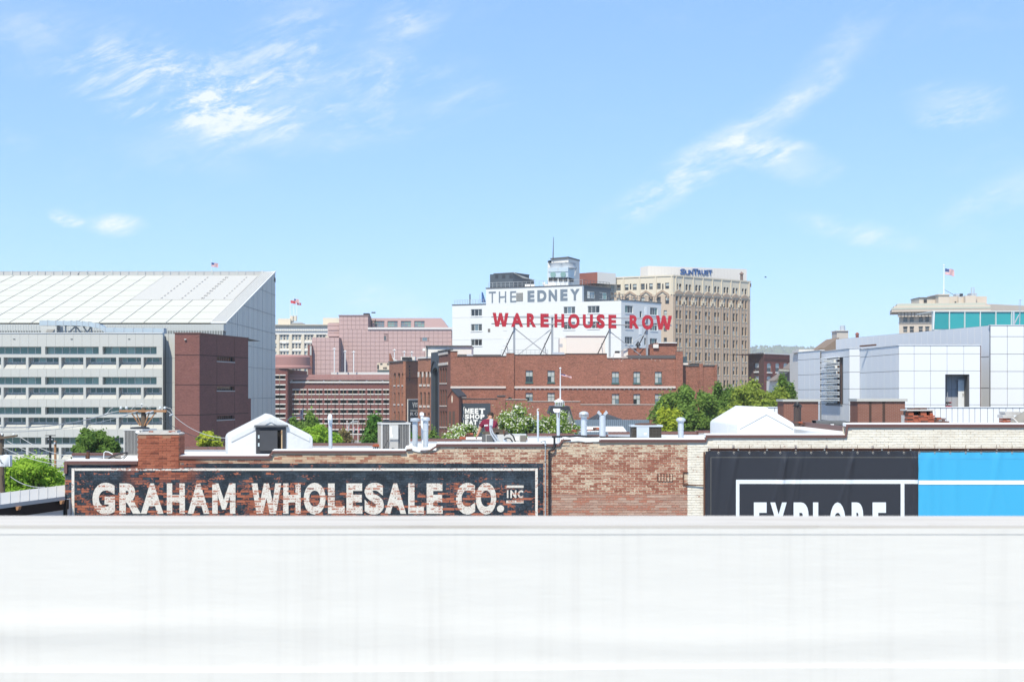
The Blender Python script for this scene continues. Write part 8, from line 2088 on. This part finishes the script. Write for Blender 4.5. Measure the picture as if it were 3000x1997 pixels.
part('pot', MB().lathe([(.5, 0), (.45, .9)], P(kx(790), ky(614), 254), 10), GALV2, ch_); part('chimney_cap', MB().prism([P(kx(738), ky(617), 251.8), P(kx(844), ky(617), 251.8), P(kx(844), ky(612), 251.8), P(kx(738), ky(612), 251.8)], (0, 4.4, 0)), STONE, ch_)
part('body', MB().box(wx(kx(420), 253), wx(kx(760), 253), 253, 262, 0, wz(ky(800), 253)), CRW, hr)
v_ = thing('roof_vent', P(kx(917), ky(672), 170), 'small red-brown capped roof vent on the panel building skyline', 'roof vent')
part('stem', MB().tube(P(kx(917), ky(680), 172), P(kx(917), ky(652), 172), .20, n=8), plain('vent_red', (.25, .08, .06)), v_); part('cap', MB().lathe([(.26, 0), (.24, .12), (.1, .28)], P(kx(917), ky(650), 172), 10), plain('vent_red', (.25, .08, .06)), v_)
h2_ = thing('grey_roofed_house', (wx(2310, 300), 300, 0), 'grey-brown gabled house roof with pale eaves beside the dark brick block', 'house')
GRR = plain('grey_shingle', (.20, .165, .15), .9, amt=.2, scale=1, fine=4)
def r2(pts, Y, dep, mat, name): return part(name, MB().prism([P(kx(a), ky(b), Y) for a, b in pts], (0, dep, 0)), mat, h2_)
r2(((195, 1045), (420, 1045), (420, 860), (405, 872), (270, 995)), 300, 8, GRR, 'roof'); r2(((245, 962), (345, 962), (345, 940), (258, 940)), 298, 2, GRR, 'dormer_roof'); r2(((248, 985), (300, 985), (330, 965), (248, 965)), 299, 3, GW, 'dormer'); r2(((245, 960), (330, 963), (330, 955), (245, 950)), 297.5, .5, BEG, 'gutter')
part('body', MB().box(wx(kx(215), 301), wx(kx(500), 301), 301, 312, 0, wz(ky(1045), 301)), CRW, h2_)

# ================================================================ trees
def leaf_mat(name, c0, c1, trans=.5):
    if name in MATS: return MATS[name]
    m = bpy.data.materials.new(name); m.use_nodes = True; nt = m.node_tree; nt.nodes.clear()
    p = n_pos(nt); r = n_noise(p, 1.1, 3, .6); f = n_white(n_scale(p, (1, 1, 1)))
    g = n_noise(p, 9.0, 2, .5)
    c = n_mix(nt, (r * .75 + g * .5).step(.38, .85), c0, c1)
    d = nt.nodes.new('ShaderNodeBsdfDiffuse'); t = nt.nodes.new('ShaderNodeBsdfTranslucent'); mx = nt.nodes.new('ShaderNodeMixShader'); o = nt.nodes.new('ShaderNodeOutputMaterial')
    nt.links.new(c.o, d.inputs[0]); nt.links.new(c.o, t.inputs[0]); mx.inputs[0].default_value = trans
    nt.links.new(d.outputs[0], mx.inputs[1]); nt.links.new(t.outputs[0], mx.inputs[2]); nt.links.new(mx.outputs[0], o.inputs[0])
    MATS[name] = m; return m


def quads(name, pos, nrm, size, mat, r):
    """many small leaf faces as one mesh"""
    n = len(pos); nrm = nrm / np.linalg.norm(nrm, axis=1, keepdims=True)
    a = np.cross(nrm, r.normal(size=(n, 3))); a /= np.linalg.norm(a, axis=1, keepdims=True); b = np.cross(nrm, a)
    s = (size * r.uniform(.6, 1.35, n))[:, None]; w = s * r.uniform(.45, .75, n)[:, None]
    bend = nrm * s * .18
    v = np.empty((n, 4, 3)); v[:, 0] = pos - a * s - bend; v[:, 1] = pos + b * w; v[:, 2] = pos + a * s - bend; v[:, 3] = pos - b * w
    me = bpy.data.meshes.new(name); me.vertices.add(n * 4); me.vertices.foreach_set('co', v.reshape(-1).astype(np.float32))
    me.loops.add(n * 4); me.loops.foreach_set('vertex_index', np.arange(n * 4, dtype=np.int32))
    me.polygons.add(n); me.polygons.foreach_set('loop_start', np.arange(0, n * 4, 4, dtype=np.int32)); me.polygons.foreach_set('loop_total', np.full(n, 4, dtype=np.int32))
    me.materials.append(mat); me.update(calc_edges=True); return me


BARK = plain('bark', (.11, .085, .065), .95, amt=.3, scale=2, fine=8)


def tree(name, label, box, Y, mat, n, leaf, seed, lobes=40, lobe=.30, cat='tree', group='trees between the buildings', flowers=None, shape=None, depth=1.0, spray=.12, low=0.55):
    x0, y0, x1, y1 = box; r = np.random.default_rng(seed)
    c = P((x0 + x1) / 2, (y0 + y1) / 2, Y); rx = (wx(x1, Y) - wx(x0, Y)) / 2; rz = (wz(y0, Y) - wz(y1, Y)) / 2; ry = rx * depth
    t = thing(name, (c.x, Y, 0), label, cat, group)
    L_, Rl = [], []; lobes = int(lobes * 1.7); lobe *= .80; spray = spray * 1.3 + .06
    for k in range(lobes):
        d = r.normal(size=3); d /= np.linalg.norm(d); d[2] = abs(d[2]) * (1 if r.random() < low else -.8)
        q = r.uniform(.35, .80) if k > lobes * .2 else r.uniform(0, .4)
        e = lobe * r.uniform(.65, 1.25)
        pnt = d * q
        if shape: pnt = shape(pnt, r)
        L_.append(pnt); Rl.append(e)
    L_ = np.array(L_); Rl = np.array(Rl)
    k = r.integers(0, lobes, n); d = r.normal(size=(n, 3)); d /= np.linalg.norm(d, axis=1, keepdims=True)
    d[:, 2] = np.where((d[:, 2] < -.2) & (r.random(n) < .7), -d[:, 2], d[:, 2])
    rad = Rl[k] * (r.uniform(.55, 1, n) ** .5 + r.exponential(spray, n) * (r.random(n) < .35))
    u = L_[k] + d * rad[:, None]
    pos = np.array([c.x, c.y, c.z]) + u * np.array([rx, ry, rz]) * 1.02
    nrm = d * .9 + r.normal(size=(n, 3)) * .55 + np.array([0, 0, .35])
    part('crown', quads('crown', pos, nrm, leaf, mat, r), None, t)
    if flowers:
        fm_, fn_c, fs = flowers; kk = r.choice(n, fn_c, replace=False)
        ok = d[kk, 2] > -.3; kk = kk[ok]
        part('blossoms', quads('blossoms', pos[kk] + nrm[kk] * leaf * .5, nrm[kk] + np.array([0, -.4, .3]), fs, fm_, r), None, t)
    m = MB(); tr_ = max(.08, rx * .06); zc_ = c.z - rz * .35
    m.path([(c.x, Y, 0), (c.x + .1 * rx, Y, max(.5, zc_ * .5)), (c.x, Y, zc_), (c.x + .06 * rx, Y, c.z + rz * .2)], tr_, 8); trunk = part('trunk', m, BARK, t, smooth=True)
    for k in range(min(10, lobes)):
        e = L_[k * (lobes // 10 or 1)] * np.array([rx, ry, rz]) * .9; p1 = Vector((c.x + e[0], c.y + e[1], c.z + e[2])); p0 = Vector((c.x, Y, zc_ + (k % 4) * rz * .12))
        m = MB(); mid_ = p0.lerp(p1, .5) + Vector((0, 0, -.05 * rz)); m.tube(p0, mid_, tr_ * .5, tr_ * .32, 6).tube(mid_, p1, tr_ * .32, tr_ * .1, 6); part('limb', m, BARK, t)
    return t


G1 = leaf_mat('leaf_mid_green', (0.145, 0.25, 0.055), (0.27, 0.4, 0.1)); G2 = leaf_mat('leaf_deep_green', (0.115, 0.21, 0.048), (0.21, 0.335, 0.08)); G3 = leaf_mat('leaf_lime', (0.316, 0.452, 0.044), (0.602, 0.620, 0.088)); G4 = leaf_mat('leaf_fresh', (0.201, 0.377, 0.044), (0.414, 0.605, 0.080))
G5 = leaf_mat('leaf_yellow_green', (0.22, 0.3, 0.048), (0.4, 0.48, 0.11)); G6 = leaf_mat('leaf_pear', (0.179, 0.302, 0.063), (0.376, 0.504, 0.112)); GC = leaf_mat('needle_green', (0.074, 0.189, 0.040), (0.188, 0.353, 0.072))
BLOS = leaf_mat('white_petal', (.62, .62, .55), (.80, .79, .74), .25)
tree('leafy_tree', 'rounded dark green tree in front of the office block, above the low roof end', (200, 1246, 364, 1385), 88, G2, 19000, .13, 1, 46, .25, low=.45)
tree('leafy_tree', 'broad light green tree round the transformer pole', (-60, 1335, 205, 1500), 66, G4, 26000, .075, 2, 60, .24, spray=.3)
tree('leafy_tree', 'small bright lime green tree beneath the dark brick stair tower', (566, 1262, 664, 1340), 95, G3, 11000, .10, 3, 34, .28)
tree('leafy_tree', 'yellowish green tree between gabled hut and gooseneck pipe', (850, 1236, 1003, 1350), 120, G4, 15000, .14, 4, 40, .27)
tree('leafy_tree', 'slender upright green tree rising before the brick garage', (882, 1198, 940, 1330), 126, G1, 7000, .13, 5, 24, .28, spray=.25)
tree('leafy_tree', 'dull green tree top beside the gabled hut below the stair tower', (826, 1218, 900, 1320), 130, G1, 8000, .13, 6, 24, .30)
tree('leafy_tree', 'bare-looking reddish shrub before the brick garage flagpoles', (985, 1252, 1040, 1340), 135, leaf_mat('leaf_sparse', (0.211, 0.160, 0.089), (0.376, 0.319, 0.128)), 2600, .12, 7, 20, .33, spray=.3)


def cone_shape(p, r):
    z = p[2]; k = max(.12, (1 - z) / 1.8); return np.array([p[0] * k * 1.5, p[1] * k * 1.5, z * 1.05])


tree('conifer_tree', 'dark green feathery conifer left of the large beige condenser', (1046, 1206, 1150, 1360), 118, GC, 15000, .16, 8, 50, .22, shape=cone_shape, spray=.3)
tree('conifer_tree', 'short green conifer behind the twin vent pipes', (1170, 1258, 1240, 1360), 150, GC, 8000, .15, 9, 36, .25, spray=.3)
tree('leafy_tree', 'small fresh green tree at the foot of the tall charcoal arch', (1248, 1252, 1296, 1350), 150, G1, 5000, .15, 10, 22, .28, spray=.35)
tree('blossom_tree', 'white-blossomed pear tree below the painted black panel', (1296, 1238, 1418, 1340), 106, G6, 12000, .10, 11, 42, .25, flowers=(BLOS, 3200, .085), spray=.3)
tree('blossom_tree', 'tall white-blossomed pear tree behind the worker', (1446, 1184, 1600, 1350), 104, G6, 16000, .10, 12, 50, .24, flowers=(BLOS, 4200, .085), spray=.32)
tree('blossom_tree', 'white-blossomed pear tree hiding the barn with the cupola', (1575, 1192, 1700, 1350), 108, G6, 13000, .10, 13, 44, .25, flowers=(BLOS, 2000, .085), spray=.32)
tree('leafy_tree', 'full deep green tree in front of the warehouse end', (1890, 1098, 2140, 1400), 150, G1, 36000, .19, 14, 80, .20)
tree('leafy_tree', 'taller mid green tree crowning the clump by the warehouse end', (2010, 1090, 2200, 1400), 158, G2, 28000, .19, 15, 60, .22)
tree('leafy_tree', 'yellow-green tree behind the tarpaulin hut', (2090, 1108, 2300, 1380), 140, G5, 30000, .17, 16, 66, .22)
tree('leafy_tree', 'dark green tree squeezed against the panel building', (2250, 1088, 2352, 1380), 166, G2, 17000, .19, 17, 40, .26)
tree('leafy_tree', 'bright yellow-green tree beside the capped brick block', (2205, 1118, 2345, 1380), 146, G5, 17000, .17, 18, 44, .25)
tree('leafy_tree', 'low lime tree at the edge of the clump by the weathered condenser', (1915, 1180, 2010, 1400), 138, G3, 13000, .15, 19, 36, .27)

# ================================================================ hills with a far wood, masts
HILL = leaf_mat('hill_wood', (.035, .065, .020), (.080, .115, .040), 0.0)
r = np.random.default_rng(5)
m = MB(); nx_, ny_ = 160, 14; YH = 5200
vs = []
hx_ = np.linspace(-4300, 4300, nx_)
prof = 172 + 20 * np.sin(hx_ / 420 + 1.2) + 7 * np.sin(hx_ / 150) + 3 * np.sin(hx_ / 47) + r.normal(size=nx_) * .6 + 30 * np.clip((hx_ - 300) / -900, 0, .3)
for j in range(ny_):
    t_ = j / (ny_ - 1); k = math.sin(t_ * math.pi / 2) ** .8
    for i in range(nx_): vs.append((hx_[i], YH - 700 + 900 * t_, (14 + prof[i]) * k + r.normal() * 1.2 * (k > .1) - 2))
m.faces(vs, [(j * nx_ + i, j * nx_ + i + 1, (j + 1) * nx_ + i + 1, (j + 1) * nx_ + i) for j in range(ny_ - 1) for i in range(nx_ - 1)])
solo('hill', m, HILL, 'long wooded ridge fading blue on the skyline', 'hill', kind='structure', smooth=True)
# tree tops along the ridge
n = 12000; i = r.integers(0, nx_ - 1, n); t_ = r.uniform(.25, 1, n); fr_ = r.random(n)
k = np.sin(t_ * np.pi / 2) ** .8
pos = np.stack([hx_[i] + fr_ * (hx_[1] - hx_[0]), YH - 700 + 900 * t_, (14 + prof[i] * (1 - fr_) + prof[i + 1] * fr_) * k + r.uniform(-1, 8, n)], 1)
solo('hill_woodland', quads('hill_woodland', pos, r.normal(size=(n, 3)) + np.array([0, -.8, .6]), 10.0, HILL, r), None, 'dense woodland covering the far ridge', 'woodland', kind='stuff')
for px in (2260, 2276, 2310):
    Y = 5380; o = thing('radio_mast', P(px, 1031, Y), 'faint thin radio mast on the wooded ridge', 'mast', 'radio masts on the ridge')
    b_ = P(px, 1034, Y); part('lattice', MB().tube(b_ - Vector((0, 0, 14)), P(px, 1012 + (px % 7), Y), 1.5, .8, n=4), GALV2, o); part('tip', MB().tube(P(px, 1012 + (px % 7), Y), P(px, 1006 + (px % 7), Y), .6, n=4), GALV2, o)

# ================================================================ street life: worker, bird, parked cars
SKIN = plain('skin', (.42, .22, .15), .6, amt=.05); SHIRT = plain('maroon_shirt', (.155, .016, .040), .9, amt=.2, scale=6, fine=25); TROU = plain('dark_trousers', (.05, .05, .06), .9); HAIR = plain('dark_hair', (.03, .022, .018), .8)


def skinned(name, pts, edges, mats, parent, sub=2):
    """pts: list of (co, radius); a body grown round a skeleton"""
    me = bpy.data.meshes.new(name); me.from_pydata([p for p, r_ in pts], edges, []); me.materials.append(mats)
    o = bpy.data.objects.new(name, me); put(o, parent)
    s = o.modifiers.new('skin', 'SKIN'); s.use_smooth_shade = True
    for v, (p, r_) in zip(me.skin_vertices[0].data, pts): v.radius = (r_ if not isinstance(r_, tuple) else r_[0], r_ if not isinstance(r_, tuple) else r_[1])
    me.skin_vertices[0].data[0].use_root = True
    q = o.modifiers.new('sub', 'SUBSURF'); q.levels = sub; q.render_levels = sub
    return o


Y = 46.2; zr_ = roof_z(1440)
B = lambda px, py, dy=0.0: tuple(P(px, py, Y) + Vector((0, dy, 0)))
pe = thing('person', (wx(1436, Y), Y, zr_), 'worker in a maroon T-shirt bent over, seen from behind, reaching down beside the rooftop unit', 'person')
hip = P(1440, 1281, Y); 
body = [(tuple(hip), .15), (B(1436, 1262), (.17, .13)), (B(1433, 1242, .04), (.19, .13)), (B(1433, 1231, .10), (.12, .10)), (B(1436, 1224, .20), .055), (B(1437, 1219, .27), .085), (B(1438, 1215, .30), .088),
        (B(1415, 1238, .05), .075), (B(1407, 1253, .02), .056), (B(1404, 1263, -.02), .045), (B(1399, 1274, -.06), .036), (B(1396, 1279, -.07), .040),
        (B(1451, 1239, .06), .075), (B(1456, 1254, .10), .056), (B(1458, 1268, .14), .045), (B(1456, 1278, .16), .038),
        (tuple(hip + Vector((-.11, .05, -.12))), .10), (tuple(hip + Vector((-.14, -.12, (zr_ - hip.z) * .5))), .075), (tuple(Vector((hip.x - .14, Y + .05, zr_ + .06))), .05), (tuple(Vector((hip.x - .14, Y - .14, zr_ + .04))), .04),
        (tuple(hip + Vector((.11, .05, -.12))), .10), (tuple(hip + Vector((.14, -.10, (zr_ - hip.z) * .5))), .075), (tuple(Vector((hip.x + .14, Y + .05, zr_ + .06))), .05), (tuple(Vector((hip.x + .14, Y - .14, zr_ + .04))), .04)]
bo = skinned('body', body, [(0, 1), (1, 2), (2, 3), (3, 4), (4, 5), (5, 6), (2, 7), (7, 8), (8, 9), (9, 10), (10, 11), (2, 12), (12, 13), (13, 14), (14, 15), (0, 16), (16, 17), (17, 18), (18, 19), (0, 20), (20, 21), (21, 22), (22, 23)], SKIN, pe)
for k in range(5):      # fingers of the reaching hand
    a = Vector(B(1394.6 + k * .9, 1280, -.075 + .012 * k)); l_ = (.5, .85, 1, .9, .7)[k]
    skinned('finger', [(tuple(a), .010), (tuple(a + Vector((-.012, -.008, -.035 * l_))), .009), (tuple(a + Vector((-.010, .004, -.065 * l_))), .008)], [(0, 1), (1, 2)], SKIN, bo, 1)
shirt = [(tuple(hip + Vector((0, 0, .03))), (.175, .165)), (B(1436, 1263), (.195, .155)), (B(1433, 1243, .04), (.215, .155)), (B(1433, 1231, .10), (.135, .12)), (B(1415, 1238, .05), .095), (B(1407.5, 1252, .02), .082), (B(1451, 1239, .06), .095), (B(1455.5, 1252, .10), .082)]
skinned('shirt', shirt, [(0, 1), (1, 2), (2, 3), (2, 4), (4, 5), (2, 6), (6, 7)], SHIRT, pe)
tro = [(tuple(hip), (.17, .16)), (tuple(hip + Vector((-.11, .05, -.12))), .115), (tuple(hip + Vector((-.14, -.12, (zr_ - hip.z) * .5))), .09), (tuple(Vector((hip.x - .14, Y + .04, zr_ + .10))), .075), (tuple(hip + Vector((.11, .05, -.12))), .115), (tuple(hip + Vector((.14, -.10, (zr_ - hip.z) * .5))), .09), (tuple(Vector((hip.x + .14, Y + .04, zr_ + .10))), .075)]
skinned('trousers', tro, [(0, 1), (1, 2), (2, 3), (0, 4), (4, 5), (5, 6)], TROU, pe)
part('hair', MB().lathe([(.02, .095), (.06, .08), (.092, .03), (.098, -.02), (.085, -.06)][::-1], (0, 0, 0), 14), HAIR, pe, Matrix.Translation(B(1438, 1215.5, .29)), smooth=True)
for sx in (-1, 1): part('ear', MB().lathe([(.004, -.03), (.014, -.015), (.016, .01), (.006, .03)], (0, 0, 0), 8), SKIN, bo, Matrix.Translation(Vector(B(1437.7, 1217.5, .28)) + Vector((sx * .098, 0, 0))))
for k, ch in enumerate('POWER'): 
    a = 1418.6 + k * 2.9; part('back_print', MB().prism([P(a, 1248.4 - .3 * k, Y - .115), P(a + 2.1, 1248.2 - .3 * k, Y - .115), P(a + 2.1, 1243.6 - .3 * k, Y - .115), P(a, 1243.8 - .3 * k, Y - .115)], (0, .004, 0)), WRAP, pe) if k < 4 else None
Y = 120
bd = thing('bird', P(2243, 812, Y), 'tiny dark bird gliding in the open sky beside the tan bank tower', 'bird')
bm_ = MB(); c = P(2243, 812, Y)
bm_.lathe([(.004, -.10), (.03, -.06), (.035, 0), (.025, .07), (.004, .10)], (0, 0, 0), 8)
part('body', bm_, CI, bd, Matrix.Translation(c) @ Matrix.Rotation(R(90), 4, 'Y'), smooth=True)
for s in (-1, 1): part('wing', MB().prism([c + Vector((-.04, 0, .01)), c + Vector((.05, 0, .01)), c + Vector((.0, s * .22, .05)), c + Vector((-.06, s * .2, .05))], (0, 0, .008)), CI, bd)


def car(label, px, py, Y, paint, rz=0.0):
    x = wx(px, Y); o = thing('parked_car', (x, Y, 0), label, 'car', rz=rz); Mx = Matrix.Translation((x, Y, 0)) @ Matrix.Rotation(rz, 4, 'Z')
    prof_ = [(-2.2, .35), (2.2, .35), (2.25, .65), (2.0, .85), (1.1, .95), (.55, 1.38), (-.9, 1.42), (-1.7, .98), (-2.2, .9)]
    part('body', MB().prism([(a, -.88, b) for a, b in prof_], (0, 1.76, 0)), paint, o, Mx)
    part('window', MB().prism([(a, -.89, b) for a, b in ((-1.5, 1.0), (.95, .98), (.48, 1.33), (-.85, 1.36))], (0, 1.78, 0)), DGL, o, Mx)
    part('windscreen', MB().prism([(1.10, -.75, 1.0), (.62, -.68, 1.36), (.62, .68, 1.36), (1.10, .75, 1.0)], (.02, 0, .01)), DGL, o, Mx)
    for a in (-1.4, 1.4):
        for b in (-.82, .82): w_ = part('wheel', MB().lathe([(.2, -.1), (.33, -.1), (.34, 0), (.33, .1), (.2, .1)], (0, 0, 0), 16), CI, o, Mx @ Matrix.Translation((a, b, .34)) @ Matrix.Rotation(R(90), 4, 'X')); part('hub', MB().lathe([(.18, -.11), (.18, .11)], (0, 0, 0), 10), GALV2, w_, Mx @ Matrix.Translation((a, b, .34)) @ Matrix.Rotation(R(90), 4, 'X'))
    for b in (-.6, .6): part('headlight', MB().box(2.18, 2.24, b - .15, b + .15, .66, .78), WRAP, o, Mx); part('tail_light', MB().box(-2.23, -2.19, b - .15, b + .15, .7, .85), RED, o, Mx)


car('dark car parked beyond the light green tree by the office block', 165, 1440, 175, plain('car_navy', (.015, .018, .03), .3), R(4)); car('white car parked beyond the light green tree by the office block', 60, 1440, 180, plain('car_white', (.7, .7, .7), .3), R(3))

# ================================================================ thin haze of the spring air
hz = bpy.data.materials.new('haze'); hz.use_nodes = True; nt = hz.node_tree; nt.nodes.clear()
pv = nt.nodes.new('ShaderNodeVolumePrincipled'); pv.inputs['Color'].default_value = (.97, .985, 1.0, 1); pv.inputs['Density'].default_value = 0.00013; pv.inputs['Anisotropy'].default_value = 0.0
ho = nt.nodes.new('ShaderNodeOutputMaterial'); nt.links.new(pv.outputs[0], ho.inputs['Volume'])
solo('haze', MB().box(-5200, 5200, -60, 5900, -6, 290), hz, 'thin pale haze of the spring air over the city', 'haze', kind='stuff')
